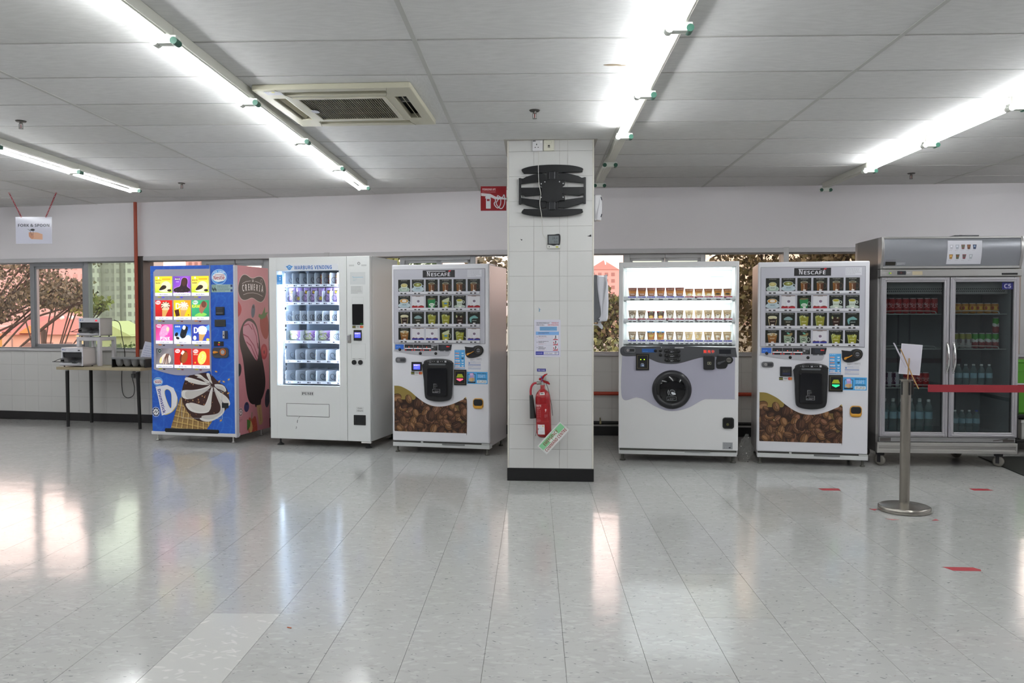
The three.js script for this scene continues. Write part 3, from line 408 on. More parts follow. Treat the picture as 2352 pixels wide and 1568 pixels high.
  const kk = 130 / cw, C = [
    ['Mochi', '#f0dc30', (g, w, h) => { rect(g, 0, 0, w, h, grad(g, 0, 0, 0, h, '#f5d818', '#e8e070', '#b8d020')); rect(g, w * 0.42, h * 0.13, w * 0.5, h * 0.1, '#e2a818'); ell(g, w * 0.22, h * 0.1, 7, 7, '#f2d8d8'); T(g, 'Mochi', w * 0.2, h * 0.24, 15, '#6b5a20', BOLD); T(g, 'bebé', w * 0.19, h * 0.4, 15, '#4a3a18', BOLD); ell(g, w * 0.6, h * 0.86, w * 0.38, h * 0.1, '#e8ecd0'); ell(g, w * 0.65, h * 0.6, w * 0.28, h * 0.3, '#efe6b8'); blob(g, [[w * 0.36, h * 0.62], [w * 0.5, h * 0.52], [w * 0.68, h * 0.58], [w * 0.66, h * 0.74], [w * 0.42, h * 0.84], [w * 0.2, h * 0.86]], '#2c2118'); ell(g, w * 0.84, h * 0.86, w * 0.12, h * 0.07, '#2c2118'); }],
    ['Chocolate Brownie Stick', '#6d3aa8', (g, w, h) => { rect(g, 0, 0, w, h, grad(g, 0, 0, w, h, '#6b40b4', '#9a50c8', '#7a3fb0')); blob(g, [[0, h * 0.78], [w * 0.2, h * 0.66], [w * 0.42, h * 0.62], [w * 0.46, h * 0.2], [w * 0.62, h * 0.05], [w * 0.84, h * 0.14], [w * 0.86, h * 0.4], [w * 0.78, h * 0.64], [w, h * 0.75], [w, h], [0, h]], '#2e1d26', '#c48fe0', 3); ell(g, w * 0.64, h * 0.36, w * 0.13, h * 0.26, '#4a2a24', 0.15); rect(g, w * 0.1, h * 0.1, w * 0.3, h * 0.13, '#20182a', 8); T(g, 'MAXX', w * 0.25, h * 0.17, 14, '#f0f0f0', BOLD); T(g, 'MINI', w * 0.25, h * 0.34, 9, '#e0c8f0', BOLD); for (let i = 0; i < 40; i++) rect(g, rnd() * w, h * rr(0.7, 1), rr(3, 9), rr(3, 6), i % 2 ? '#1d131b' : '#43303a'); }],
    ['Mochi Bebé'],
    ['KITKAT Cone', '#c02020', (g, w, h) => { rect(g, 0, 0, w, h, grad(g, 0, 0, 0, h, '#e0281c', '#b81418')); cone(g, w, h, '#7a4a30', '#e8d8c0'); ovalLogo(g, w * 0.17, h * 0.15, w, 'KitKat'); }],
    ['Chocolate Cone', '#e8b010', (g, w, h) => { rect(g, 0, 0, w, h, '#f5c818'); poly(g, [[w * 0.6, 0], [w, 0], [w, h * 0.5]], '#f09a18'); T(g, 'D', w * 0.24, h * 0.36, 56, '#f6f2e0', BOLD); cone(g, w, h, '#c9a078', '#f0e6d2'); poly(g, [[w * 0.05, h * 0.62], [w * 0.3, h * 0.55], [w * 0.36, h * 0.95], [w * 0.14, h]], '#4a2418'); ell(g, w * 0.86, h * 0.9, 5, 4, '#7a4a20'); }],
    ['MILO Kaw', '#2a9a6a', (g, w, h) => { rect(g, 0, 0, w, h, grad(g, 0, 0, w, h, '#46b878', '#1e8a62')); blob(g, [[w * 0.1, h * 0.95], [w * 0.5, h * 0.7], [w * 0.95, h * 0.85], [w * 0.7, h], [w * 0.3, h]], '#8ccf5a'); blob(g, [[w * 0.52, h * 0.2], [w * 0.7, h * 0.04], [w * 0.9, h * 0.15], [w * 0.88, h * 0.4], [w * 0.72, h * 0.55], [w * 0.6, h * 0.86], [w * 0.45, h * 0.72], [w * 0.42, h * 0.5]], '#a06a52'); ell(g, w * 0.7, h * 0.25, w * 0.14, h * 0.2, '#6f4234'); ovalLogo(g, w * 0.22, h * 0.14, w, 'MILO', '#e8f4ec', '#14502c'); T(g, 'KAW', w * 0.24, h * 0.38, 28, '#f0e62a', BOLD); }],
    ['KITKAT Pink', '#e048a0', (g, w, h) => { rect(g, 0, 0, w, h, grad(g, 0, 0, w, h, '#b82a60', '#f060b8', '#d838a0')); blob(g, [[w * 0.4, h * 0.12], [w * 0.62, h * 0.02], [w * 0.82, h * 0.2], [w * 0.8, h * 0.5], [w * 0.56, h * 0.74], [w * 0.28, h * 0.8], [w * 0.2, h * 0.62], [w * 0.3, h * 0.35]], '#f09ac8'); for (let i = 0; i < 26; i++) ell(g, w * rr(0.28, 0.76), h * rr(0.12, 0.72), 4, 3, 'rgba(255,190,225,.5)'); blob(g, [[w * 0.64, h * 0.14], [w * 0.84, h * 0.2], [w * 0.74, h * 0.48], [w * 0.62, h * 0.4]], '#f4d8c0'); ovalLogo(g, w * 0.2, h * 0.1, w, 'KitKat', '#f0c0d8', '#a02a50'); T(g, 'PINK', w * 0.54, h * 0.88, 32, '#fff', BOLD); }],
    ['OREO Cone', '#2a60d0', (g, w, h) => { rect(g, 0, 0, w, h, grad(g, 0, 0, 0, h, '#1c46b4', '#4a86e0', '#e8f2ff')); blob(g, [[0, h * 0.66], [w * 0.3, h * 0.75], [w * 0.5, h * 0.95], [w * 0.8, h * 0.6], [w, h * 0.8], [w, h], [0, h]], '#fff'); g.save(); g.translate(w * 0.58, h * 0.48); g.rotate(0.35); rect(g, -w * 0.17, -h * 0.42, w * 0.34, h * 0.8, '#16181e', 24); for (let i = 0; i < 24; i++) ell(g, rr(-18, 18), rr(-44, 44), 3, 2, '#3a3c44'); rect(g, -w * 0.15, -h * 0.4, w * 0.17, h * 0.26, '#fff', 10); g.restore(); ell(g, w * 0.15, h * 0.62, 11, 15, '#16181e', 0.6); ell(g, w * 0.22, h * 0.84, 14, 9, '#16181e', 0.3); T(g, 'OREO', w * 0.22, h * 0.13, 15, '#fff', BOLD); }],
    ['Vanilla Cone', '#3a48b8', (g, w, h) => { rect(g, 0, 0, w, h, grad(g, 0, 0, w, h, '#2a3a9c', '#3f50c0')); poly(g, [[w * 0.7, h * 0.2], [w, 0], [w, h * 0.4]], '#6aa8e8'); T(g, 'D', w * 0.22, h * 0.36, 56, '#f4f4f8', BOLD); cone(g, w, h, '#f4f2ee', '#ffffff'); ell(g, w * 0.16, h * 0.82, 12, 15, '#eef0f8'); ell(g, w * 0.9, h * 0.92, 12, 9, '#f0d050'); }],
    ['Sandwich Chocolate Vanilla', '#6a6468', (g, w, h) => { rect(g, 0, 0, w, h, grad(g, 0, 0, w, h, '#3c3a40', '#8a8488', '#6a6468')); blob(g, [[w * 0.3, h * 0.5], [w * 0.6, h * 0.26], [w * 0.9, h * 0.5], [w * 0.86, h * 0.9], [w * 0.5, h], [w * 0.26, h * 0.9]], '#e0d6cc'); for (const a of [0, 1, 2, 3]) line(g, [[w * (0.4 + a * 0.1), h * 0.95], [w * (0.5 + a * 0.06), h * 0.6], [w * (0.62 + a * 0.04), h * 0.36]], a % 2 ? '#4a2c26' : '#8a6a5c', 7); blob(g, [[w * 0.2, h * 0.7], [w * 0.34, h * 0.45], [w * 0.34, h * 0.9], [w * 0.2, h * 0.95]], '#e8d890'); ell(g, w * 0.22, h * 0.16, 15, 15, '#23262a', 0, '#9aa8a0', 2); T(g, 'LA', w * 0.22, h * 0.16, 10, '#b8c8c0', BOLD); }],
    ['KITKAT Bar', '#c02018', (g, w, h) => { rect(g, 0, 0, w, h, '#c81e18'); ell(g, w * 0.55, h * 0.5, w * 0.2, h * 0.4, '#6a2c18', 0.4); ell(g, w * 0.6, h * 0.55, w * 0.17, h * 0.36, '#9a5224', 0.35); poly(g, [[w * 0.38, h * 0.3], [w * 0.5, h * 0.1], [w * 0.62, h * 0.2], [w * 0.48, h * 0.4]], '#f0ece0'); ovalLogo(g, w * 0.2, h * 0.16, w, 'KitKat'); ell(g, w * 0.42, h * 0.96, 8, 10, '#f0e0c0'); }],
    ['KITKAT Gold Bar', '#d03818', (g, w, h) => { rect(g, 0, 0, w, h, grad(g, 0, 0, w, 0, '#c81c18', '#d8481c')); ell(g, w * 0.56, h * 0.55, w * 0.24, h * 0.42, '#f0d868', 0.3); for (let i = 0; i < 20; i++) ell(g, w * rr(0.4, 0.72), h * rr(0.3, 0.85), 4, 3, '#f8eca0'); ell(g, w * 0.16, h * 0.85, 6, 6, '#f0b040'); ovalLogo(g, w * 0.2, h * 0.16, w, 'KitKat'); T(g, 'GOLD', w * 0.2, h * 0.35, 12, '#f8e8c0', BOLD); }],
  ];
  function ovalLogo(g, x, y, w, s, bg = '#f2e8e8', ink = '#b01818') { ell(g, x, y, w * 0.15, w * 0.1, bg, -0.1); T(g, s, x, y, w * 0.12, ink, { bold: 'bold', w: w * 0.24 }); }
  function cone(g, w, h, a, b) { const x = w * 0.6, y = h * 0.34; poly(g, [[x - w * 0.2, y + h * 0.12], [x + w * 0.22, y + h * 0.16], [x - w * 0.02, h], [x - w * 0.2, h]], '#d8a860'); for (let i = 0; i < 4; i++) line(g, [[x - w * 0.2 + i * w * 0.1, y + h * 0.2], [x - w * 0.16 + i * w * 0.06, h]], '#b07c38', 2); ell(g, x, y, w * 0.27, h * 0.25, a); for (let i = 0; i < 9; i++) { const q = (i / 9) * 2 * PI; line(g, [[x, y - h * 0.08], [x + Math.cos(q) * w * 0.24, y + Math.sin(q) * h * 0.22]], b, 8); } ell(g, x, y + h * 0.2, w * 0.22, h * 0.07, b === '#ffffff' ? '#e8e6e0' : '#e0c49a'); }
  C[2] = ['Mochi Bebe', C[0][1], C[0][2]]; C[0][0] = 'Mochi Bebe';
  C.forEach(([name, , draw], i) => {
    const x = cardX[i % 3], y = cardY[Math.floor(i / 3)] - (i % 3) * 0.0005;
    const cell = sheetB.cell(cw * kk, (ch + 0.033) * kk, (g, w, h) => { g.save(); g.beginPath(); g.rect(0, 0, w, ch * kk); g.clip(); draw(g, w, ch * kk); g.restore(); rect(g, 0, ch * kk, w, h - ch * kk, '#f4f4ff'); T(g, name, w / 2, h - 10, 11, '#3a3a4a', { bold: 'bold', w: Math.min(w * 0.86, name.length * 6.4) }); });
    const cd = plate(win, 'display_card', x, y - ch - 0.033, x + cw, y, 0.0045, cell, { glow: 0.55, rough: 0.3 });
    part(win, 'button', mg(B(x + 0.03, y - ch - 0.05, 0.004, x + 0.066, y - ch - 0.04, 0.008)), M(i === 5 || i === 6 ? '#e08a40' : '#c9c030', 0.4));
    part(win, 'indicator_light', B(x + 0.08, y - ch - 0.054, 0.004, x + 0.104, y - ch - 0.044, 0.006), i < 3 ? M('#4a40c0', 0.3, 0, { emissive: '#5a48ff', emissiveIntensity: 0.5 }) : M(i === 6 || i === 8 || i === 9 ? '#17181c' : '#7a2020', 0.3));
  });
  // controls on the door
  const bill = part(t, 'note_slot', B(0.273, 1.297, 0, 0.37, 1.381, 0.012, 0.006), dark); part(bill, 'slot_mouth', B(0.285, 1.306, 0.008, 0.355, 1.369, 0.014, 0.004), M('#3a3c42', 0.25)); part(bill, 'slot_gap', B(0.283, 1.315, 0.013, 0.357, 1.322, 0.0145), M('#6b6d72', 0.3));
  part(t, 'card_reader', B(0.259, 1.181, 0, 0.382, 1.253, 0.008, 0.006), M('#2e302f', 0.5));
  const lk = part(t, 'lock', B(0.354, 1.058, 0, 0.403, 1.14, 0.01, 0.004), M('#2b3550', 0.4)); part(lk, 'lock_handle', B(0.357, 1.062, 0.009, 0.382, 1.138, 0.026, 0.004), chrome); part(lk, 'keyhole', tr(cyl(0.006, 0.006, 0.004, 12), 0.37, 1.094, 0.027, PI / 2), dark);
  plate(t, 'price_display', 0.248, 0.984, 0.354, 1.032, 0, sheetB.cell(84, 38, (g, w, h) => { rect(g, 0, 0, w, h, '#121418'); T(g, '100', w * 0.55, h * 0.26, 10, '#d8d820', BOLD); T(g, '50', w * 0.52, h * 0.68, 16, '#ff2018', BOLD); }), { t: 0.006, glow: 0.7 });
  const coin = part(t, 'coin_unit', ext(roundRect(0.23, 0.866, 0.412, 0.972, 0.035), 0.012, 0.004), M('#47464a', 0.4)); part(coin, 'coin_slot_ring', tr(new THREE.TorusGeometry(0.03, 0.006, 8, 24), 0.352, 0.925, 0.014), M('#c86a20', 0.4)); part(coin, 'coin_slot', tr(cyl(0.022, 0.022, 0.008, 20), 0.352, 0.925, 0.014, PI / 2), chrome); part(coin, 'return_lever', ext(shp([[0.245, 0.93], [0.26, 0.936], [0.298, 0.928], [0.3, 0.918], [0.255, 0.908], [0.245, 0.916]]), 0.014, 0.003), M('#d98a24', 0.4), [0, 0, 0.01]);
  const st = part(t, 'dispensing_flap', ext(roundRect(-0.328, 0.095, 0.289, 0.136, 0.014), 0.012, 0.004), black, [0, 0, -0.002]);
  part(t, 'sensor_plate', B(0.328, 0.359, 0, 0.4, 0.41, 0.004), M('#15181c', 0.3));
  part(t, 'delivery_door', mg(frame(-0.135, 0.245, 0.33, 0.53, 0.0025, 0, 0.0012)), M('#b9bfc8', 0.3));
  for (const [x, z] of [[-0.45, -0.05], [0.42, -0.05], [-0.45, -0.6], [0.42, -0.6]]) part(t, 'leg', lathe([[0.001, 0], [0.02, 0], [0.02, 0.008], [0.009, 0.014], [0.009, 0.078], [0.001, 0.078]], 12), steel, [x, 0, z]);
}
// ---------- snack machine ----------
{
  const W = 1.073, D = 0.727, H1 = 1.866, Yb = 0.07, hw = W / 2, pale = M('#dcdedd', 0.36), inner = M('#dfe4ea', 0.5), base = [-2.108, 0, -8.049], turn = -0.21;
  const t = thing('snack_vending_machine', 'white snack vending machine with a lit window of spiral trays', 'vending machine', base, turn);
  const world = (x, y, z) => { const c = Math.cos(turn), s = Math.sin(turn); return [base[0] + c * x + s * z, y, base[2] - s * x + c * z]; };
  const wx0 = -0.459, wx1 = 0.214, wy0 = 0.602, wy1 = 1.733, zi = -0.58, cab1 = 0.285;
  // cabinet is a shell round the lit compartment
  part(t, 'cabinet', mg(B(-hw, Yb, -D, hw, H1, zi, 0.004), B(-hw, Yb, zi, -hw + 0.03, H1, -0.055), B(cab1, Yb, zi, hw, H1, -0.055), B(-hw, H1 - 0.07, zi, cab1, H1, -0.055), B(-hw, Yb, zi, cab1, 0.55, -0.055)), pale);
  part(t, 'door', mg(B(-hw, Yb, -0.05, wx0, H1, 0, 0.004), B(wx1, Yb, -0.05, 0.292, H1, 0, 0.004), B(wx0 - 0.003, wy1, -0.05, wx1 + 0.003, H1, 0, 0.004), B(wx0 - 0.003, Yb, -0.05, wx1 + 0.003, wy0, 0, 0.004)), pale);
  part(t, 'control_door', B(0.297, Yb, -0.05, hw, H1, 0.004, 0.006), pale);
  part(t, 'inner_lining', mg(B(-hw + 0.03, 0.55, zi, cab1, H1 - 0.07, zi + 0.004), B(cab1 - 0.004, 0.55, zi, cab1, H1 - 0.07, -0.056), B(-hw + 0.03, H1 - 0.074, zi, cab1, H1 - 0.07, -0.056), B(-hw + 0.03, 0.55, zi, cab1, 0.554, -0.056)), M('#8d97a2', 0.55));
  part(t, 'side_lining', B(-hw + 0.03, 0.554, -0.4, -0.43, H1 - 0.074, -0.06), inner);
  part(t, 'glass_pane', tr(new THREE.PlaneGeometry(wx1 - wx0, wy1 - wy0), (wx0 + wx1) / 2, (wy0 + wy1) / 2, -0.02), glassMat('#f4f8fb'));
  part(t, 'light_strip', B(-0.458, 0.61, -0.056, -0.43, 1.73, -0.048), M('#ffffff', 0.4, 0, { emissive: '#c9e2ff', emissiveIntensity: 1.8 }));
  const l = new THREE.RectAreaLight(new THREE.Color('#cfe4ff'), 110, 0.03, 1.1); l.name = 'strip_light'; l.position.set(-0.425, 1.17, -0.06); l.rotation.y = -PI / 2 - 0.75; l.rotation.order = 'YXZ'; t.add(l); l.lookAt(...world(0.05, 1.15, -0.34));
  part(t, 'light_strip', B(0.19, 0.61, -0.056, 0.21, 1.73, -0.05), M('#ffffff', 0.4, 0, { emissive: '#dbe9ff', emissiveIntensity: 1.2 }));
  const l2 = new THREE.RectAreaLight(new THREE.Color('#dbe9ff'), 62, 0.025, 1.1); l2.name = 'strip_light'; l2.position.set(0.185, 1.17, -0.062); t.add(l2); t.updateMatrixWorld(true); l2.lookAt(...world(-0.2, 1.15, -0.36)); l.lookAt(...world(0.05, 1.15, -0.34));
  plate(t, 'title_sign', -0.37, 1.736, 0.205, 1.796, 0, sheetB.cell(520, 54, (g, w, h) => { rect(g, 0, 0, w, h, '#d9dce0'); const x = 52, y = 27; poly(g, [[x - 36, y - 10], [x - 8, y - 16], [x, y + 2], [x - 20, y + 4]], '#3d82c4'); poly(g, [[x + 36, y - 10], [x + 8, y - 16], [x, y + 2], [x + 20, y + 4]], '#3d82c4'); ell(g, x, y, 20, 22, '#3d82c4'); ell(g, x, y - 2, 12, 13, '#a8cbe8'); ell(g, x, y + 2, 7, 7, '#3d82c4'); T(g, 'WARBURG VENDING', 282, 29, 44, '#1f5ca8', { bold: 'bold', w: 366 }); }));
  plate(t, 'blue_sticker', -0.459, 1.602, -0.4, 1.697, -0.017, sheetB.cell(50, 80, (g, w, h) => { rect(g, 0, 0, w, h, '#5aa6ec'); ell(g, w * 0.55, h * 0.3, 6, 6, '#d8ecff'); poly(g, [[w * 0.4, h * 0.45], [w * 0.7, h * 0.45], [w * 0.55, h * 0.62]], '#d8ecff'); smallPrint(g, 6, h * 0.78, 38, 2, 8, '#e8f4ff', 2); }), { t: 0.001, rough: 0.2 });
  plate(t, 'push_sign', -0.2, 0.5, -0.06, 0.547, 0, sheetB.cell(150, 50, (g, w, h) => { rect(g, 0, 0, w, h, '#cfd1d0'); T(g, 'PUSH', w / 2, h / 2, 34, '#14161a', { bold: 'bold', font: 'serif', w: 132 }); }), { t: 0.0006, rough: 0.36 });
  const flap = part(t, 'delivery_flap', B(-0.356, 0.299, -0.004, 0.099, 0.42, 0.002, 0.003), pale); part(flap, 'flap_edge', frame(-0.36, 0.295, 0.103, 0.424, 0.0035, -0.004, 0.0012), M('#4a4c4c', 0.6));
  part(t, 'scuff_mark', mg(tube([[-0.212, 0.294, 0.0005], [-0.225, 0.285, 0.0005], [-0.232, 0.275, 0.0005]], 0.0018, 8, 5), tube([[-0.237, 0.262, 0.0005], [-0.242, 0.248, 0.0005], [-0.243, 0.232, 0.0005]], 0.004, 8, 5), tube([[-0.254, 0.196, 0.0005], [-0.253, 0.182, 0.0005], [-0.259, 0.172, 0.0005]], 0.003, 8, 5)), M('#85888a', 0.8));
  // control column
  const lk = part(t, 'lock', B(0.304, 1.026, 0.003, 0.342, 1.112, 0.012, 0.004), steel); part(lk, 'lock_handle', B(0.308, 1.05, 0.01, 0.336, 1.108, 0.028, 0.005), chrome);
  part(t, 'touch_screen', B(0.355, 1.202, 0.003, 0.47, 1.403, 0.012, 0.005), M('#0d0e10', 0.12)); part(t, 'start_key', B(0.442, 1.207, 0.012, 0.465, 1.217, 0.0135), M('#1f7a2e', 0.3));
  plate(t, 'card_logos', 0.353, 1.165, 0.471, 1.197, 0.004, sheetB.cell(150, 40, (g, w, h) => { rect(g, 0, 0, w, h, '#d8d8d4'); cardLogos(g, 2, 4, w - 4, 28); smallPrint(g, 30, 36, 90, 1, 4, '#b07a40', 1.6); }), { t: 0.001 });
  const nfc = part(t, 'payment_terminal', B(0.37, 1.051, 0.003, 0.452, 1.153, 0.018, 0.005), dark);
  plate(nfc, 'payment_screen', 0.382, 1.077, 0.446, 1.129, 0.018, sheetB.cell(72, 58, nfcScreen), { t: 0.001, glow: 0.8 });
  part(t, 'logo_ring', tr(new THREE.TorusGeometry(0.012, 0.0018, 6, 20), 0.425, 1.795, 0.0045), M('#55585c', 0.4)); part(t, 'speaker_slots', mg(B(0.324, 1.768, 0.003, 0.376, 1.784, 0.005), B(0.452, 1.768, 0.003, 0.505, 1.784, 0.005)), M('#bfc1c0', 0.5));
  plate(t, 'contact_sticker', 0.334, 1.592, 0.492, 1.709, 0.004, sheetB.cell(150, 110, (g, w, h) => { rect(g, 0, 0, w, h, '#cdd0d0'); rect(g, 0, 0, w, 2, '#b4b8b8'); line(g, [[28, 44], [128, 44]], '#62aacb', 3); line(g, [[24, 40], [30, 40]], '#62aacb', 3); smallPrint(g, 30, 58, 40, 3, 9, '#9ab0b8', 2); }), { t: 0.0008 });
  plate(t, 'instruction_text', 0.34, 1.502, 0.466, 1.578, 0.004, sheetB.cell(150, 90, (g, w, h) => { rect(g, 0, 0, w, h, '#cfd1d0'); smallPrint(g, 6, 10, 134, 6, 14, '#5a5e60', 2.4); }), { t: 0.0006 });
  part(t, 'panel_seams', mg(frame(0.343, 0.87, 0.49, 1.02, 0.0015, 0.003, 0.0046), frame(0.352, 1.2, 0.473, 1.47, 0.0012, 0.003, 0.0046)), M('#b4b7b6', 0.5));
  for (const x of [0.372, 0.438]) { const c = part(t, 'coin_knob', tr(cyl(0.023, 0.023, 0.012, 24), x, 0.839, 0.01, PI / 2), black); part(c, 'coin_slit', B(x - 0.002, 0.826, 0.015, x + 0.002, 0.852, 0.0168), M('#2d2f33', 0.4)); }
  plate(t, 'knob_caption', 0.352, 0.868, 0.47, 0.88, 0.004, sheetB.cell(118, 12, (g, w, h) => { rect(g, 0, 0, w, h, '#cfd1d0'); smallPrint(g, 6, 6, 34, 1, 4, '#444', 2); smallPrint(g, 66, 6, 46, 1, 4, '#444', 2); }), { t: 0.0006 });
  plate(t, 'coin_return_caption', 0.388, 0.355, 0.466, 0.407, 0.004, sheetB.cell(100, 66, (g, w, h) => { rect(g, 0, 0, w, h, '#cfd1d0'); T(g, 'Coin', w / 2, 18, 26, '#222', { w: 60 }); T(g, 'return', w / 2, 47, 26, '#222', { w: 78 }); }), { t: 0.0006 });
  const cr = part(t, 'coin_return', B(0.363, 0.23, 0.003, 0.488, 0.328, 0.012, 0.008), black); part(cr, 'return_flap', B(0.388, 0.255, 0.01, 0.465, 0.31, 0.0135, 0.003), M('#1d2022', 0.15));
  part(t, 'hinge_bracket', B(0.44, 0.055, -0.02, 0.54, 0.07, 0.006), M('#d8d8d4', 0.5));
  for (const [x, z] of [[-0.46, -0.06], [0.49, -0.06], [-0.46, -0.66], [0.49, -0.66]]) part(t, 'leg', lathe([[0.001, 0], [0.034, 0], [0.034, 0.008], [0.014, 0.02], [0.009, 0.03], [0.009, 0.075], [0.001, 0.075]], 16), M('#3a3b3c', 0.5, 0.5), [x, 0, z]);
  // trays with dividers and spirals; heights are the tray floors
  const tx0 = -0.405, tx1 = 0.24, front = -0.075, back = -0.56;
  const coilGeo = (w, h, turns, len) => { const pts = [], r = Math.min(w, h) / 2 * 0.86; for (let i = 0; i <= turns * 14; i++) { const a = (i / 14) * 2 * PI; pts.push([Math.cos(a) * r * (w > h ? w / h * 0.9 : 1), Math.sin(a) * r, -(i / (turns * 14)) * len]); } return new THREE.TubeGeometry(curve(pts), turns * 20, 0.0022, 5); };
  const wire = M('#3e4348', 0.35, 0.6), trayWhite = M('#dde4ec', 0.4);
  const trays = [[1.6, 8, 0.115, 1, []], [1.422, 8, 0.115, 1, []], [1.232, 8, 0.108, 5, []], [1.04, 4, 0.102, 5, []], [0.847, 5.9, 0.108, 1.5, []], [0.637, 5.9, 0.108, 1.5, []]];
  const strip = (n) => sheetB.cell(520, 20, (g, w, h) => { rect(g, 0, 0, w, h, '#eef2fb'); for (let i = 0; i < n; i++) { const x = ((i + 0.2) / n) * w; rect(g, x, 6, 16, 9, '#3a3f52'); rect(g, x + 18, 6, 12, 9, '#8a90a4'); rect(g, x + 32, 4, 14, 12, '#fafaff'); } });
  const strips = [strip(8), strip(8), strip(8), strip(4), strip(6), strip(6)];
  trays.forEach(([y, n, dh, turns], k) => {
    const lane = (tx1 - tx0) / n, tr_ = part(t, 'tray', mg(B(tx0, y - 0.006, back, tx1, y, front), B(tx0, y - 0.024, front, tx1, y + 0.004, front + 0.004)), trayWhite);
    for (let i = 0; i <= Math.ceil(n); i++) { const x = tx0 + lane * i; if (x > tx1 + 0.001) break; const s = new THREE.Shape(); s.moveTo(0, 0); s.lineTo(0.48, 0); s.lineTo(0.48, dh); s.lineTo(0.02, dh); s.quadraticCurveTo(0, dh, 0, dh - 0.02); part(tr_, 'divider', tr(ext(s, 0.003), 0, 0, 0, 0, PI / 2, 0), trayWhite, [x, y, front + 0.002]); if (x + lane > tx1 + 0.02) continue; part(tr_, 'spiral', coilGeo(lane - 0.02, k === 3 ? 0.07 : Math.min(lane - 0.015, 0.075), ...((k === 0 && i > 3) || k === 1 || (k === 3 && i < 3) ? [1, 0.025] : turns === 5 ? [9, 0.44] : [4, 0.44])), wire, [x + lane / 2, y + 0.042, front - 0.005]); }
    plate(tr_, 'price_strip', tx0, y - 0.022, tx1, y + 0.002, front + 0.004, strips[k], { t: 0.001 });
  });
  part(t, 'tray_rail', mg(...Array.from({ length: 26 }, (_, i) => B(-0.412, 0.62 + i * 0.043, -0.1, -0.407, 0.645 + i * 0.043, -0.07))), M('#3b4148', 0.5));
  // packets
  const pillow = (w, h, d) => { const g = new THREE.PlaneGeometry(w, h, 10, 12), q = new THREE.PlaneGeometry(w, h, 10, 12); for (const [gg, sgn] of [[g, 1], [q, -1]]) { const p = gg.attributes.position; for (let i = 0; i < p.count; i++) { const u = p.getX(i) / w, v = p.getY(i) / h, k = Math.max(0, (1 - Math.abs(2 * u) ** 2.2) * (1 - Math.abs(2 * v) ** 6)) ** 0.6; p.setXYZ(i, p.getX(i) * (1 - 0.06 * Math.cos(v * 6) * (1 - 0)), p.getY(i), sgn * d * 0.5 * k + 0.004 * Math.sin(u * 26 + v * 9) * k * (sgn > 0 ? 1 : 0)); } gg.computeVertexNormals(); } q.index.array.reverse?.(); q.computeVertexNormals(); return mg(g, q); };
  const redBag = sheetB.cell(64, 96, (g, w, h) => { rect(g, 0, 0, w, h, '#a82630'); poly(g, [[0, h * 0.2], [w, 0], [w, h * 0.14], [0, h * 0.36]], '#c8a24a'); ell(g, w * 0.5, h * 0.45, 15, 12, '#c9c2c4'); T(g, 'crisp', w * 0.5, h * 0.45, 11, '#7a2030', BOLD); ell(g, w * 0.5, h * 0.76, 18, 12, '#d8b040'); ell(g, w * 0.4, h * 0.8, 8, 5, '#e8d080'); line(g, [[4, h - 4], [w - 4, h - 4]], '#d8c8c8', 3); });
  const lilac = [0, 1, 2].map((v) => sheetB.cell(64, 130, (g, w, h) => { rect(g, 0, 0, w, h, '#c0a4da'); poly(g, [[0, 0], [w * 0.25, 0], [w * 0.1, h], [0, h]], '#d2bcea'); if (v !== 1) { rect(g, w * 0.3, h * 0.2, w * 0.5, h * 0.24, '#3a342a'); ell(g, w * 0.55, h * 0.32, 14, 11, '#d8b83a'); ell(g, w * 0.62, h * 0.26, 6, 5, '#6a5020'); } else { ell(g, w * 0.5, h * 0.74, 20, 16, '#d8c040'); rect(g, w * 0.42, h * 0.2, 6, 36, '#8a74a8'); } ell(g, w * 0.5, h * 0.75, 22, 20, null, 0, '#a488c4', 3); }));
  const purple = sheetB.cell(128, 100, (g, w, h) => { rect(g, 0, 0, w, h, grad(g, 0, 0, w, 0, '#d0d8a8', '#d8c8e8', '#9a58c8')); for (let i = 0; i < 18; i++) ell(g, rr(8, w * 0.7), rr(30, h), rr(4, 13), rr(4, 11), ['#e8f0d0', '#f4f0f8', '#c8d880', '#eee4f6'][i % 4]); ell(g, w * 0.85, h * 0.3, 10, 12, '#7a3cae'); T(g, 'M', w * 0.85, h * 0.3, 14, '#f4e8ff', BOLD); ell(g, w * 0.3, h * 0.8, 18, 14, '#e4ecc0', 0, '#a8b868', 2); ell(g, w * 0.82, h * 0.82, 16, 14, '#f0e4f8', 0, '#8a50b8', 3); });
  const ordinal = ['first', 'second', 'third', 'fourth', 'fifth', 'sixth', 'seventh', 'eighth'];
  const redGeo = toCell(pillow(0.062, 0.1, 0.04), redBag), lilacGeo = lilac.map((c) => toCell(pillow(0.068, 0.146, 0.038), c)), purpleGeo = toCell(pillow(0.14, 0.1, 0.05), purple);
  const put = (name, geo, cell, label, x, y, z, lean, twist, group) => single(name, geo, cell.sheet.mat(0.3), label, 'snack packet', world(x, y, z), [lean, turn + twist, 0], group);
  const lane = (tx1 - tx0) / 8;
  for (let i = 4; i < 8; i++) put('snack_packet', redGeo, redBag, `small red snack packet in the ${ordinal[i]} lane of the top tray`, tx0 + lane * (i + 0.5) + 0.004, i === 7 ? 1.667 : 1.652, -0.15 - (i === 7 ? 0 : 0.03), -0.05, rr(-0.2, 0.2), 'red packets on the top tray');
  for (let i = 0; i < 8; i++) put('snack_packet', lilacGeo[i % 3], lilac[i % 3], `tall lilac snack packet in the ${ordinal[i]} lane of the second tray`, tx0 + lane * (i + 0.5), i === 7 ? 1.508 : 1.4985, i === 7 ? -0.3 : -0.145, -0.05, rr(-0.12, 0.12), 'lilac packets on the second tray');
  const l4 = (tx1 - tx0) / 4;
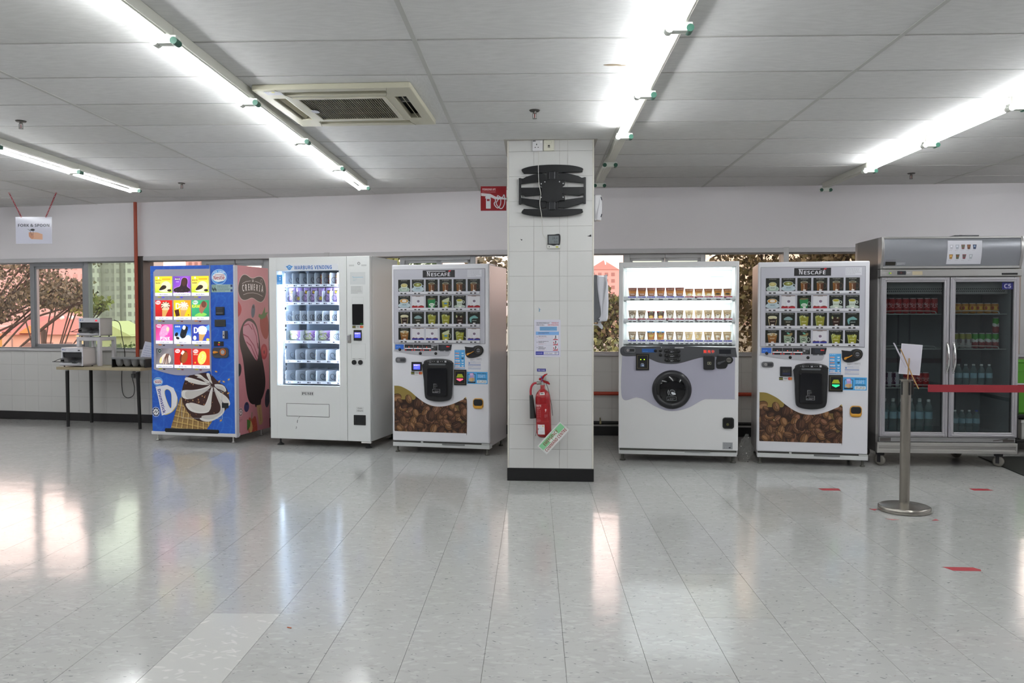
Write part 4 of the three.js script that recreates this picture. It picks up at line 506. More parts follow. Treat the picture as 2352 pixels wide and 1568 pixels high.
  for (let i = 0; i < 3; i++) put('snack_packet', purpleGeo, purple, `wide purple and green snack packet, ${ordinal[i]} in the fourth tray`, tx0 + l4 * (i + 0.5), 1.093, -0.15, -0.05, rr(-0.1, 0.1), 'wide packets on the fourth tray');
}
function cardLogos(g, x, y, w, h) { rect(g, x, y, w * 0.3, h, '#20241c'); T(g, 'Wave', x + w * 0.15, y + h * 0.5, h * 0.5, '#d8d040', BOLD); T(g, 'VISA', x + w * 0.5, y + h * 0.5, h * 0.62, '#33383c', BOLD); ell(g, x + w * 0.78, y + h / 2, w * 0.1, h * 0.5, '#c02a2a'); ell(g, x + w * 0.9, y + h / 2, w * 0.1, h * 0.5, '#d88a28'); rect(g, x + w * 0.74, y + h * 0.34, w * 0.2, h * 0.3, '#d8604a'); }
function nfcScreen(g, w, h) { rect(g, 0, 0, w, h, '#4a54d8'); rect(g, 0, 0, w, h * 0.36, '#8a80e0'); smallPrint(g, 8, h * 0.16, w - 16, 2, 7, '#f0e8ff', 3); smallPrint(g, 10, h * 0.62, w - 20, 2, 8, '#b8c0ff', 2); }
// ---------- the two coffee machines ----------
const drinkCell = {};
function drink(kind) {
  return drinkCell[kind] ??= sheetB.cell(126, 118, (g, w, h) => {
    const [type, title] = kind.split('|'), bg = '#22241f', cx = w * 0.5;
    rect(g, 0, 0, w, h, bg);
    const price = () => rect(g, w * 0.42, h * 0.9, w * 0.2, h * 0.09, '#e8e6e0', 2), brand = (x, y, c = '#d8d4c8', s = 11) => T(g, 'NESCAFÉ', x, y, s, c, { bold: 'bold', w: s * 3.6 });
    if (type === 'sold') { rect(g, 0, 0, w, h, '#d3d2d6'); rect(g, 0, 0, w, h * 0.05, '#6e5848'); T(g, 'Chocolate', cx, h * 0.065, 10, '#2c2018', BOLD); ell(g, cx, h * 0.58, w * 0.16, h * 0.16, '#dcdae2'); ell(g, w * 0.34, h * 0.62, w * 0.06, h * 0.08, null, 0, '#c4c2ca', 3); ell(g, w * 0.53, h * 0.47, w * 0.11, h * 0.1, '#7a6a7c'); blob(g, [[0, h * 0.88], [w * 0.1, h * 0.78], [w * 0.25, h * 0.86], [w * 0.4, h * 0.8], [w * 0.5, h * 0.9], [w * 0.75, h * 0.78], [w, h * 0.86], [w, h], [0, h]], '#6e4038'); rect(g, 0, h * 0.87, w, h * 0.13, title === 'red' ? '#a4242c' : '#343a92'); rect(g, cx - 6, h * 0.92, 12, 3, '#e8e0e8'); return; }
    T(g, title, cx, h * 0.09, 11, '#c4c2ba', { w: Math.min(w * 0.9, title.length * 6.2) });
    if (type === 'cup') { ell(g, cx, h * 0.84, w * 0.46, h * 0.24, '#aebdb2'); ell(g, cx, h * 0.84, w * 0.4, h * 0.2, '#93a79a'); poly(g, [[w * 0.22, h * 0.5], [w * 0.78, h * 0.5], [w * 0.7, h * 0.92], [w * 0.3, h * 0.92]], '#b6c2b6'); ell(g, cx, h * 0.48, w * 0.28, h * 0.17, '#c8ccb0'); ell(g, cx, h * 0.48, w * 0.25, h * 0.14, '#b0a468'); ell(g, cx, h * 0.46, w * 0.14, h * 0.07, '#c4b880'); brand(cx, h * 0.77, '#3a4640'); }
    if (type === 'wide') { const latte = title.includes('Latte'); blob(g, [[0, h * 0.7], [w * 0.3, h * 0.6], [w * 0.8, h * 0.6], [w, h * 0.7], [w, h], [0, h]], '#b4c2c8'); poly(g, [[w * 0.12, h * 0.42], [w * 0.84, h * 0.42], [w * 0.74, h], [w * 0.24, h]], '#a9bac2'); ell(g, w * 0.9, h * 0.6, w * 0.09, h * 0.1, null, 0, '#b4c2c8', 5); ell(g, w * 0.48, h * 0.44, w * 0.37, h * 0.19, '#c2ccc8'); ell(g, w * 0.48, h * 0.44, w * 0.33, h * 0.16, latte ? '#bd8636' : '#6d6a2c'); ell(g, w * 0.5, h * 0.44, w * 0.2, h * 0.11, latte ? '#ddd6cc' : '#8c9450'); if (!latte) poly(g, [[w * 0.4, h * 0.42], [w * 0.5, h * 0.36], [w * 0.6, h * 0.42], [w * 0.5, h * 0.5]], '#c0c8a0'); brand(w * 0.5, h * 0.76, '#3c4a50'); }
    if (type === 'mug') { ell(g, w * 0.8, h * 0.62, w * 0.14, h * 0.2, null, 0, '#4c3a30', 5); poly(g, [[w * 0.24, h * 0.34], [w * 0.74, h * 0.34], [w * 0.7, h], [w * 0.28, h]], grad(g, w * 0.24, 0, w * 0.74, 0, '#8a5a24', '#5d3820', '#4a2a1a')); ell(g, w * 0.49, h * 0.34, w * 0.26, h * 0.08, '#a3ad9c'); ell(g, w * 0.49, h * 0.345, w * 0.21, h * 0.055, '#5b4a30'); g.save(); g.translate(w * 0.48, h * 0.72); g.rotate(-PI / 2); T(g, 'NESCAFÉ', 0, 0, 13, '#d0bfa0', BOLD); g.restore(); price(); T(g, 'sugar milk', cx, h * 0.18, 7, '#8f8d86'); }
    if (type === 'green') { poly(g, [[w * 0.16, h * 0.32], [w * 0.8, h * 0.3], [w * 0.74, h], [w * 0.24, h]], '#2e7a48'); blob(g, [[w * 0.14, h * 0.3], [w * 0.3, h * 0.2], [w * 0.7, h * 0.22], [w * 0.84, h * 0.26], [w * 0.6, h * 0.36], [w * 0.3, h * 0.36]], '#6d6848'); ell(g, w * 0.86, h * 0.66, w * 0.11, h * 0.16, null, 0, '#8fae9a', 4); ell(g, w * 0.5, h * 0.75, w * 0.22, h * 0.13, '#cfd8cc', 0); T(g, 'MILO', w * 0.5, h * 0.75, 14, '#1f5a34', BOLD); price(); }
    if (type === 'tarik') { ell(g, w * 0.8, h * 0.66, w * 0.1, h * 0.2, null, 0, '#b8bea4', 4); poly(g, [[w * 0.18, h * 0.42], [w * 0.76, h * 0.36], [w * 0.72, h], [w * 0.24, h]], '#9c9a38'); blob(g, [[w * 0.18, h * 0.4], [w * 0.5, h * 0.28], [w * 0.82, h * 0.12], [w * 0.78, h * 0.4], [w * 0.7, h * 0.54], [w * 0.3, h * 0.56]], '#b6bc98'); ell(g, w * 0.5, h * 0.66, w * 0.14, h * 0.07, '#4a7ca8'); price(); }
    if (type === 'ali') { ell(g, cx, h * 0.9, w * 0.46, h * 0.14, '#a9b4aa'); poly(g, [[w * 0.24, h * 0.4], [w * 0.72, h * 0.4], [w * 0.66, h * 0.94], [w * 0.3, h * 0.94]], '#bcc6b8'); ell(g, w * 0.8, h * 0.54, w * 0.08, h * 0.1, null, 0, '#bcc6b8', 6); ell(g, w * 0.48, h * 0.4, w * 0.25, h * 0.11, '#ccd2bc'); ell(g, w * 0.48, h * 0.4, w * 0.22, h * 0.085, '#a09a34'); brand(w * 0.48, h * 0.7, '#3a4434'); price(); }
    if (type === 'latteglass') { poly(g, [[w * 0.16, h * 0.38], [w * 0.86, h * 0.38], [w * 0.78, h], [w * 0.24, h]], '#2a1a14'); blob(g, [[w * 0.16, h * 0.35], [w * 0.3, h * 0.24], [w * 0.7, h * 0.24], [w * 0.86, h * 0.35], [w * 0.8, h * 0.5], [w * 0.6, h * 0.44], [w * 0.4, h * 0.5], [w * 0.2, h * 0.46]], '#c6c2a0'); line(g, [[w * 0.22, h * 0.5], [w * 0.3, h * 0.98]], '#b0a888', 6); line(g, [[w * 0.8, h * 0.55], [w * 0.74, h * 0.96]], '#a89c70', 5); brand(w * 0.52, h * 0.68, '#c8bfae', 12); price(); }
    if (type === 'mocha') { poly(g, [[w * 0.18, h * 0.52], [w * 0.82, h * 0.52], [w * 0.74, h], [w * 0.26, h]], '#2c2a20'); blob(g, [[w * 0.14, h * 0.52], [w * 0.3, h * 0.36], [w * 0.52, h * 0.28], [w * 0.72, h * 0.38], [w * 0.86, h * 0.52], [w * 0.7, h * 0.58], [w * 0.3, h * 0.58]], '#7f9a98'); brand(w * 0.5, h * 0.72, '#bdb8a8', 12); price(); }
    if (type === 'iced' || type === 'icedali') { const y0 = type === 'iced' ? 0.3 : 0.36; poly(g, [[w * 0.16, h * y0], [w * 0.84, h * y0], [w * 0.76, h], [w * 0.24, h]], type === 'iced' ? '#85832f' : '#8d8b2c'); for (let i = 0; i < 9; i++) ell(g, rr(w * 0.24, w * 0.78), rr(h * (y0 - 0.05), h * (y0 + 0.16)), 9, 6, ['#a7a95a', '#b9bf88', '#8b9046'][i % 3], rr(0, 3)); line(g, [[w * 0.18, h * y0], [w * 0.27, h * 0.96]], '#a7b878', 5); brand(w * 0.5, h * 0.7, '#d4cfa4', 12); price(); if (type === 'icedali') line(g, [[w * 0.86, h * 0.72], [w * 0.99, h * 0.8]], '#a8a89c', 6); }
    if (type === 'black') { poly(g, [[w * 0.2, h * 0.34], [w * 0.82, h * 0.34], [w * 0.72, h], [w * 0.3, h]], '#2f1c16'); for (let i = 0; i < 8; i++) ell(g, rr(w * 0.22, w * 0.8), rr(h * 0.3, h * 0.44), 9, 6, ['#8a8c50', '#a7ab8a', '#5d5638'][i % 3], rr(0, 3)); brand(w * 0.5, h * 0.7, '#bdb4a4', 12); price(); }
    if (type === 'blue') { poly(g, [[w * 0.18, h * 0.44], [w * 0.82, h * 0.44], [w * 0.72, h], [w * 0.28, h]], '#1f2422'); blob(g, [[w * 0.12, h * 0.5], [w * 0.36, h * 0.36], [w * 0.58, h * 0.28], [w * 0.72, h * 0.4], [w * 0.86, h * 0.48], [w * 0.82, h * 0.56], [w * 0.3, h * 0.54], [w * 0.32, h * 0.9], [w * 0.22, h * 0.9]], '#6d9c98'); brand(w * 0.54, h * 0.73, '#a8b8b0', 12); price(); }
    if (type === 'nescham') { poly(g, [[w * 0.14, h * 0.32], [w * 0.86, h * 0.32], [w * 0.76, h], [w * 0.24, h]], grad(g, 0, h * 0.3, 0, h, '#94703c', '#7a4a26')); ell(g, cx, h * 0.32, w * 0.36, h * 0.1, '#b4ae9c'); for (let i = 0; i < 6; i++) ell(g, rr(w * 0.26, w * 0.74), rr(h * 0.28, h * 0.42), 10, 6, i % 2 ? '#c4b494' : '#9c7a44', rr(0, 3)); brand(w * 0.5, h * 0.66, '#d4c4a4', 12); price(); }
    if (type === 'icedgreen') { poly(g, [[w * 0.2, h * 0.42], [w * 0.74, h * 0.42], [w * 0.72, h], [w * 0.24, h]], '#8ea08a'); blob(g, [[w * 0.14, h * 0.38], [w * 0.4, h * 0.42], [w * 0.6, h * 0.24], [w * 0.84, h * 0.2], [w * 0.8, h * 0.44], [w * 0.5, h * 0.5]], '#8a7850'); ell(g, w * 0.52, h * 0.26, w * 0.12, h * 0.06, '#5fa890', 0.5); ell(g, w * 0.84, h * 0.74, w * 0.1, h * 0.16, null, 0, '#a8b4a8', 5); ell(g, w * 0.48, h * 0.73, w * 0.16, h * 0.1, '#3c4a38'); T(g, 'MILO', w * 0.48, h * 0.73, 12, '#d8e0d0', BOLD); price(); }
  });
}
const beansCell = sheetA.cell(710 * 0.72, 430 * 0.72, (g, w, h) => {
  rect(g, 0, 0, w, h, '#2e1d14'); rect(g, 0, 0, w * 0.3, h * 0.3, '#8d7a3e'); rect(g, w * 0.78, h * 0.4, w * 0.3, h * 0.4, '#6d5a34');
  for (let i = 0; i < 190; i++) {
    const x = rr(-10, w + 10), y = h * (0.08 + 0.95 * Math.sqrt(rnd())), a = rr(21, 38), b = a * rr(0.6, 0.8), q = rr(0, PI), c = [['#4a2e20', '#6d4a36'], ['#3c261c', '#573a2b'], ['#5c3d29', '#87614a'], ['#503523', '#7a583c'], ['#6b4a2c', '#946e4c']][Math.floor(rnd() * 5)];
    if (i % 41 === 0) { poly(g, [[x, y], [x + 12, y - 16], [x + 20, y + 12]], '#bfa86c'); continue; }
    g.save(); g.translate(x, y); g.rotate(q); ell(g, 1, 2, a + 2, b + 2, '#1d120d'); ell(g, 0, 0, a, b, c[0]); ell(g, -a * 0.12, -b * 0.22, a * 0.72, b * 0.55, c[1]);
    if (i % 3) { line(g, [[-a * 0.85, 0], [-a * 0.3, b * 0.14], [a * 0.2, -b * 0.1], [a * 0.86, b * 0.04]], '#22140e', 2.6); line(g, [[-a * 0.7, b * 0.16], [0, b * 0.24], [a * 0.6, b * 0.2]], '#9a7a5e', 1.2); } g.restore();
  }
});
const nesLogo = sheetB.cell(320, 70, (g, w, h) => { rect(g, 0, 0, w, h, '#1b1a1c'); T(g, 'N', 58, 37, 58, '#d6d5da', { bold: 'bold', w: 38 }); T(g, 'ESCAFÉ', 178, 42, 44, '#d6d5da', { bold: 'bold', w: 196 }); line(g, [[40, 12], [246, 12]], '#d6d5da', 6); rect(g, 228, 0, 50, 18, '#1b1a1c'); poly(g, [[262, 3], [284, 3], [276, 15], [254, 18]], '#c0202c'); });
const noteCell = sheetB.cell(150, 74, (g, w, h) => { rect(g, 0, 0, w, h, '#d2d2d8'); smallPrint(g, 6, 10, 136, 5, 13, '#74767e', 2.6); });
const pressCell = [['#e0362c', 'GULA'], ['#e0362c', 'KRIM'], ['#e0362c', 'KOPI']];
const keyCell = sheetB.cell(120, 84, (g, w, h) => { rect(g, 0, 0, w, h, '#17181a'); T(g, '☕ オイウ', w / 2, 14, 14, '#d0d0d4', BOLD); smallPrint(g, 14, 30, 30, 1, 4, '#a0a0a4', 2); smallPrint(g, 78, 30, 30, 1, 4, '#a0a0a4', 2); ell(g, w / 2, 34, 7, 7, '#ff5a48'); rect(g, 4, 46, w - 8, 14, '#c9c9cd'); rect(g, 30, 66, 60, 12, '#0c0c0d'); ell(g, 15, 74, 7, 7, '#ff4040'); ell(g, w - 15, 74, 7, 7, '#ff4040'); });
const posterCell = sheetB.cell(100, 180, (g, w, h) => { rect(g, 0, 0, w, h, '#4fa2dc'); smallPrint(g, 8, 8, 84, 1, 4, '#d8ecf8', 3); for (let i = 0; i < 6; i++) { const y = 26 + i * 24; rect(g, 6, y, rr(36, 56), 12, i % 2 ? '#dfe6ee' : '#d9a8a0', 3); smallPrint(g, 8, y + 4, 40, 2, 6, '#a04a44', 1.6); poly(g, [[64, y + 2], [90, y], [84, y + 12], [70, y + 10]], i === 2 ? '#20303c' : '#e2eaf2'); smallPrint(g, 66, y + 6, 22, 1, 4, '#3a78a8', 2); } rect(g, 4, h - 18, w - 8, 12, '#e4d8d8'); smallPrint(g, 8, h - 12, 80, 2, 5, '#a05050', 1.6); });
const rmCell = sheetB.cell(256, 144, (g, w, h) => { rect(g, 0, 0, w, h, '#4ba5e0'); rect(g, 12, 26, 96, 108, '#1b2c3c', 8); rect(g, 18, 32, 84, 84, '#69b4e4'); poly(g, [[34, 16], [82, 12], [90, 78], [44, 82]], '#b79cd0'); poly(g, [[40, 22], [76, 18], [80, 40], [44, 44]], '#d4bce0'); ell(g, 80, 20, 6, 5, '#b05a78'); blob(g, [[20, 88], [40, 72], [90, 70], [98, 84], [90, 110], [60, 120], [30, 106]], '#cfa877'); for (let i = 0; i < 4; i++) line(g, [[66, 82 + i * 9], [92, 80 + i * 9]], '#7a5a38', 2); T(g, 'WANG KERTAS', 184, 20, 18, '#18283a', { bold: 'bold', w: 118 }); T(g, 'RM1', 184, 50, 46, '#2f86c8', { bold: 'bold', w: 110 }); g.font = 'bold 46px sans-serif'; g.strokeStyle = '#d4ecfa'; g.lineWidth = 2; g.textAlign = 'center'; g.textBaseline = 'middle'; g.strokeText('RM1', 184, 50); T(g, 'DITERIMA!', 184, 84, 19, '#18283a', { bold: 'bold', w: 116 }); rect(g, 126, 98, 118, 36, '#eef2f4', 6); T(g, 'RM1 NOTES', 185, 108, 14, '#20242a', { bold: 'bold', w: 104 }); T(g, 'ACCEPTED!', 185, 124, 14, '#20242a', { bold: 'bold', w: 104 }); });
const serviceCell = sheetB.cell(140, 84, (g, w, h) => { rect(g, 0, 0, w, h, '#cfcfd6'); smallPrint(g, 28, 7, 86, 1, 4, '#6a86b4', 2); ell(g, 14, 20, 7, 8, '#4b7cc0'); smallPrint(g, 28, 20, 100, 1, 4, '#9aa8c0', 2); rect(g, 2, 36, w - 4, 5, '#3a66b4'); smallPrint(g, 6, 54, 56, 2, 12, '#8a94a6', 2); rect(g, 2, h - 6, w - 4, 3, '#5a86c8'); });
const cardLogoCell = sheetB.cell(150, 44, (g, w, h) => { rect(g, 0, 0, w, h, '#d4d4d6'); cardLogos(g, 2, 3, w - 4, 30); smallPrint(g, 10, 40, 120, 1, 4, '#b08a60', 1.6); });
const nfcCell = sheetB.cell(72, 58, nfcScreen), nfcOff = sheetB.cell(72, 58, (g, w, h) => { rect(g, 0, 0, w, h, '#2a2a2c'); smallPrint(g, 6, h * 0.3, w - 12, 2, 10, '#5d5540', 4); rect(g, 0, h * 0.66, w, h * 0.34, '#272a4a'); });
const dispCell = sheetB.cell(130, 54, (g, w, h) => { rect(g, 0, 0, w, h, '#15171c'); rect(g, 30, 4, 60, 44, '#1d2027'); T(g, '80ml', w * 0.78, h * 0.34, 18, '#ff3a30', { bold: 'bold', w: 34 }); });
const blueKey = sheetB.cell(90, 50, (g, w, h) => { rect(g, 0, 0, w, h, '#2c66c4'); T(g, 'きる', w / 2, 14, 13, '#a8cef4', BOLD); smallPrint(g, 12, 24, 66, 1, 4, '#a8cef4', 3); smallPrint(g, 10, 34, 70, 1, 4, '#7ab0ea', 2); });
const hatchCell = sheetB.cell(96, 110, (g, w, h) => { rect(g, 0, 0, w, h, '#0c0d10'); line(g, [[16, 6], [16, 56]], '#c8c8cc', 1.6); smallPrint(g, 18, 8, 44, 5, 9, '#c8c8cc', 1.6); line(g, [[16, 6], [44, 6]], '#c8c8cc', 1.6); line(g, [[16, 56], [40, 56]], '#c8c8cc', 1.6); g.strokeStyle = '#b8b8bc'; g.lineWidth = 2; g.strokeRect(4, 66, 86, 40); T(g, '⚠ 注意', 50, 74, 10, '#c8c8cc'); poly(g, [[10, 100], [22, 100], [16, 88]], null, '#c8c8cc', 1.6); smallPrint(g, 30, 84, 54, 3, 8, '#c8c8cc', 1.8); });
const levelCell = sheetB.cell(200, 26, (g, w, h) => { rect(g, 0, 0, w, h, '#1a1b1d'); for (const [x, f] of [[20, 0.2], [94, 0.5], [168, 1]]) { g.strokeStyle = '#c4c4c8'; g.lineWidth = 1.6; g.strokeRect(x, 4, 16, 18); rect(g, x, 22 - 18 * f, 16, 18 * f, '#c4c4c8'); } for (const x of [52, 70, 128, 146]) ell(g, x, 13, 3, 3, '#d8d8dc'); smallPrint(g, 2, 14, 14, 1, 3, '#c4c4c8', 2); });
function coffeeMachine(label, pos, turn, cards, arrow, nfcOn) {
  const W = 0.945, D = 0.703, H1 = 1.767, hw = W / 2, paint = M('#dddde2', 0.3);
  const t = thing('coffee_vending_machine', label, 'vending machine', pos, turn);
  part(t, 'cabinet', B(-hw + 0.004, 0.07, -D, hw - 0.004, H1 - 0.004, -0.03, 0.01), M('#c2bfc0', 0.24));
  part(t, 'door', B(-hw, 0.112, -0.05, hw, H1, 0, 0.012), paint);
  part(t, 'door_gap', B(-hw + 0.01, 0.095, -0.05, hw - 0.01, 0.114, -0.012), M('#3b3935', 0.7));
  const panel = part(t, 'display_panel', ext(roundRect(-0.449, 1.034, 0.434, 1.72, 0.012), 0.003, 0.001), M('#bdbdc6', 0.13), [0, 0, 0]);
  part(panel, 'panel_edge', frame(-0.452, 1.031, 0.437, 1.723, 0.0035, 0, 0.002), M('#77777d', 0.5));
  plate(panel, 'brand_sign', -0.163, 1.645, 0.148, 1.712, 0.003, nesLogo, { t: 0.002 });
  plate(panel, 'note_sticker', 0.27, 1.647, 0.405, 1.711, 0.003, noteCell, { t: 0.0008 });
  cards.forEach((k, i) => { const x = -0.406 + (i % 6) * 0.1354, y = 1.627 - Math.floor(i / 6) * 0.1503; plate(panel, 'drink_card', x, y - 0.111, x + 0.118, y, 0.003, drink(k), { t: 0.002, rough: 0.25 }); });
  for (let r = 0; r < 4; r++) {
    const y = 1.511 - r * 0.1503, rail = part(panel, 'button_rail', B(-0.4, y - 0.023, 0.003, 0.386, y, 0.014, 0.004), M('#cfcfd4', 0.25));
    const bs = []; for (let c = 0; c < 6; c++) for (const d of [0.0265, 0.0645]) bs.push(B(-0.407 + c * 0.1354 + d, y - 0.018, 0.013, -0.407 + c * 0.1354 + d + 0.021, y - 0.008, 0.016, 0.002)); part(rail, 'selection_buttons', mg(bs), M('#1b1616', 0.3));
  }
  // lower control strip
  part(t, 'control_strip', ext(splineShape([[0.118, 1.03], [-0.449, 1.03], [-0.449, 0.958]], [[-0.449, 0.958], [-0.32, 0.935], [-0.191, 0.922], [-0.05, 0.914], [0.06, 0.915], [0.085, 0.922], [0.096, 0.945], [0.118, 1.03]]), 0.004, 0.001), M('#b2b2b8', 0.25));
  plate(t, 'power_key', -0.438, 0.975, -0.354, 1.021, 0.004, blueKey);
  for (const x of [-0.344, -0.256, -0.168]) plate(t, 'key_panel', x, 0.963, x + 0.084, 1.021, 0.004, keyCell, { t: 0.003, glow: 0.25 });
  plate(t, 'key_caption', -0.081, 0.966, -0.022, 1.02, 0.004, sheetB.cell(60, 56, (g, w, h) => { rect(g, 0, 0, w, h, '#1a1b1d'); rect(g, 4, 4, 50, 8, '#a8a8ac'); rect(g, 4, 18, 16, 12, '#c8c8cc'); smallPrint(g, 24, 22, 30, 2, 8, '#a8a8ac', 2); smallPrint(g, 4, 40, 44, 2, 9, '#a8a8ac', 2); }));
  part(t, 'display_housing', ext(shp([[-0.012, 0.969], [0.108, 0.969], [0.118, 1.023], [-0.012, 1.023]]), 0.007, 0.002), M('#15171b', 0.2), [0, 0, 0.003]);
  plate(t, 'digital_display', -0.006, 0.973, 0.106, 1.02, 0.0095, dispCell, { t: 0.001, glow: 0.5 });
  part(t, 'coin_count_keys', mg(B(0.002, 0.96, 0.003, 0.04, 0.967, 0.007), B(0.055, 0.96, 0.003, 0.09, 0.967, 0.007)), M('#4a4b50', 0.4));
  for (const [x, y] of [[-0.394, 0.973], [-0.19, 0.939], [-0.039, 0.939]]) part(t, 'push_button', tr(lathe([[0.001, 0.012], [0.01, 0.011], [0.0135, 0.006], [0.0135, 0]], 20), x, y, 0.003, PI / 2), black);
  const lk = part(t, 'lock', ext(roundRect(-0.437, 0.85, -0.332, 0.9, 0.02), 0.01, 0.004), M('#77787b', 0.3, 0.7)); part(lk, 'keyhole', tr(cyl(0.014, 0.014, 0.006, 20), -0.402, 0.875, 0.011, PI / 2), chrome); part(lk, 'lock_handle', B(-0.385, 0.862, 0.008, -0.342, 0.888, 0.013, 0.005), M('#4b4c50', 0.35, 0.5));
  const pt = part(t, 'payment_terminal', B(-0.277, 0.774, 0, -0.177, 0.859, 0.014, 0.005), M('#131519', 0.35)); plate(pt, 'payment_screen', -0.256, 0.788, -0.19, 0.838, 0.014, nfcOn ? nfcCell : nfcOff, { t: 0.001, glow: nfcOn ? 0.8 : 0 });
  plate(t, 'card_logos', -0.285, 0.732, -0.17, 0.769, 0, cardLogoCell, { t: 0.0008 });
  // cup delivery hatch
  const hatch = part(t, 'cup_hatch', ext(splineShape([[-0.153, 0.83]], [[-0.153, 0.83], [-0.15, 0.862], [-0.13, 0.878], [-0.075, 0.889], [-0.012, 0.892], [0.055, 0.888], [0.108, 0.876], [0.126, 0.86], [0.13, 0.83], [0.125, 0.6], [0.118, 0.54], [0.1, 0.512], [0.05, 0.497], [-0.014, 0.492], [-0.076, 0.498], [-0.124, 0.514], [-0.142, 0.545], [-0.15, 0.65]]), 0.034, 0.012), M('#1b1c1e', 0.38));
  part(hatch, 'hatch_recess', ext(roundRect(-0.118, 0.535, 0.093, 0.838, 0.026), 0.004, 0.001), black, [0, 0, 0.0325]);
  const lid = part(hatch, 'hatch_door', ext(roundRect(-0.112, 0.546, 0.08, 0.808, 0.016), 0.014, 0.005), M('#101216', 0.1), [0, 0, 0.034]); part(hatch, 'hatch_lip', ext(roundRect(-0.098, 0.832, 0.066, 0.846, 0.005), 0.008, 0.002), M('#5d6064', 0.35), [0, 0, 0.031]);
  plate(lid, 'hatch_print', -0.06, 0.574, 0.02, 0.664, 0.0135, hatchCell, { t: 0.001, rough: 0.1 });
  plate(hatch, 'level_print', -0.11, 0.856, 0.088, 0.877, 0.0335, levelCell, { t: 0.001, rough: 0.35 });
  plate(t, 'usage_poster', 0.142, 0.799, 0.241, 0.974, 0, posterCell, { t: 0.001 });
  const coin = part(t, 'coin_unit', ext(splineShape([[0.246, 1.0]], [[0.246, 1.0], [0.275, 1.002], [0.32, 1.0], [0.335, 1.01], [0.37, 1.018], [0.405, 1.008], [0.42, 0.982], [0.415, 0.95], [0.39, 0.925], [0.34, 0.906], [0.29, 0.902], [0.26, 0.915], [0.247, 0.945]]), 0.014, 0.005), M('#1d1e21', 0.35));
  part(coin, 'coin_slot_ring', tr(new THREE.TorusGeometry(0.03, 0.006, 8, 28), 0.374, 0.972, 0.014), M('#38332d', 0.3)); part(coin, 'coin_slot', tr(cyl(0.018, 0.018, 0.006, 20), 0.374, 0.972, 0.015, PI / 2), M('#8e9094', 0.3, 0.8)); part(coin, 'coin_slit', B(0.357, 0.969, 0.017, 0.391, 0.975, 0.019), black);
  part(coin, 'return_lever', ext(shp([[0.262, 0.932], [0.267, 0.944], [0.282, 0.948], [0.3, 0.95], [0.33, 0.966], [0.333, 0.96], [0.302, 0.942], [0.288, 0.936], [0.28, 0.926], [0.268, 0.924]]), 0.01, 0.003), M('#c98a2a', 0.35), [0, 0, 0.012]);
  plate(t, 'service_sticker', 0.272, 0.797, 0.394, 0.871, 0, serviceCell, { t: 0.0008 });
  plate(t, 'coin_caption', 0.29, 0.878, 0.405, 0.9, 0, sheetB.cell(116, 22, (g, w, h) => { rect(g, 0, 0, w, h, '#d0d0d6'); smallPrint(g, 6, 14, 36, 2, 6, '#555', 1.6); smallPrint(g, 66, 6, 46, 2, 6, '#555', 1.6); }), { t: 0.0006 });
  const bill = part(t, 'note_acceptor', B(0.139, 0.648, 0, 0.257, 0.793, 0.014, 0.004), M('#0e0f11', 0.35));
  part(bill, 'gold_border', frame(0.15, 0.664, 0.246, 0.778, 0.0016, 0.0135, 0.0152), M('#a08a50', 0.4)); part(bill, 'note_guide', ext(shp([[0.163, 0.72], [0.233, 0.72], [0.218, 0.752], [0.178, 0.752]]), 0.004, 0.001), M('#a9b422', 0.45), [0, 0, 0.0135]);
  part(bill, 'arrow_light', ext(shp([[0.16, 0.71], [0.222, 0.71], [0.222, 0.7], [0.191, 0.685], [0.16, 0.7]]), 0.003, 0.001), M(arrow, 0.3, 0, { emissive: arrow, emissiveIntensity: 0.9 }), [0.006, 0, 0.0135]);
  plate(t, 'payment_sticker', 0.26, 0.662, 0.458, 0.773, 0, rmCell, { t: 0.001 });
  const beans = part(t, 'bean_panel', planarUV(ext(splineShape([[0.252, 0.202], [-0.446, 0.202], [-0.452, 0.208], [-0.452, 0.631]], [[-0.452, 0.631], [-0.41, 0.63], [-0.371, 0.62], [-0.296, 0.582], [-0.222, 0.524], [-0.148, 0.476], [-0.075, 0.45], [-0.001, 0.444], [0.072, 0.455], [0.145, 0.48], [0.217, 0.512], [0.258, 0.516], [0.258, 0.21], [0.252, 0.202]]), 0.003, 0.001, 16), -0.452, 0.202, 0.258, 0.631), sheetA.mat(0.28)); toCell(beans.geometry, beansCell);
  const ret = part(t, 'coin_return', ext(roundRect(0.319, 0.432, 0.419, 0.53, 0.03), 0.01, 0.004), M('#c08a2e', 0.4)); part(ret, 'return_cover', ext(roundRect(0.326, 0.462, 0.412, 0.522, 0.022), 0.01, 0.003), M('#26282a', 0.25), [0, 0, 0.004]); part(ret, 'return_lip', B(0.328, 0.438, 0.009, 0.41, 0.46, 0.016, 0.004), M('#d09a30', 0.35));
  const bar = part(t, 'base_bar', B(-hw + 0.004, 0.061, -0.09, hw + 0.004, 0.097, 0.004, 0.003), M('#c6c8c8', 0.35)); part(bar, 'bar_plate', B(0.02, 0.085, 0.0045, 0.24, 0.102, 0.008), M('#8e9090', 0.35, 0.7)); part(bar, 'bar_clip', mg(B(-0.19, 0.09, -0.02, -0.17, 0.112, 0.002), B(0.4, 0.098, -0.03, 0.474, 0.11, 0.004)), M('#b8bab8', 0.4));
  for (const [x, z] of [[-0.44, -0.05], [0.44, -0.05], [-0.43, -0.62], [0.43, -0.62]]) part(t, 'leg', lathe([[0.001, 0], [0.022, 0], [0.022, 0.008], [0.01, 0.014], [0.01, 0.07], [0.001, 0.07]], 12), M('#66665f', 0.5, 0.6), [x, 0, z]);
  part(t, 'top_hinge', B(0.28, H1 - 0.006, -0.3, 0.46, H1 + 0.006, -0.1, 0.003), paint);
  return t;
}
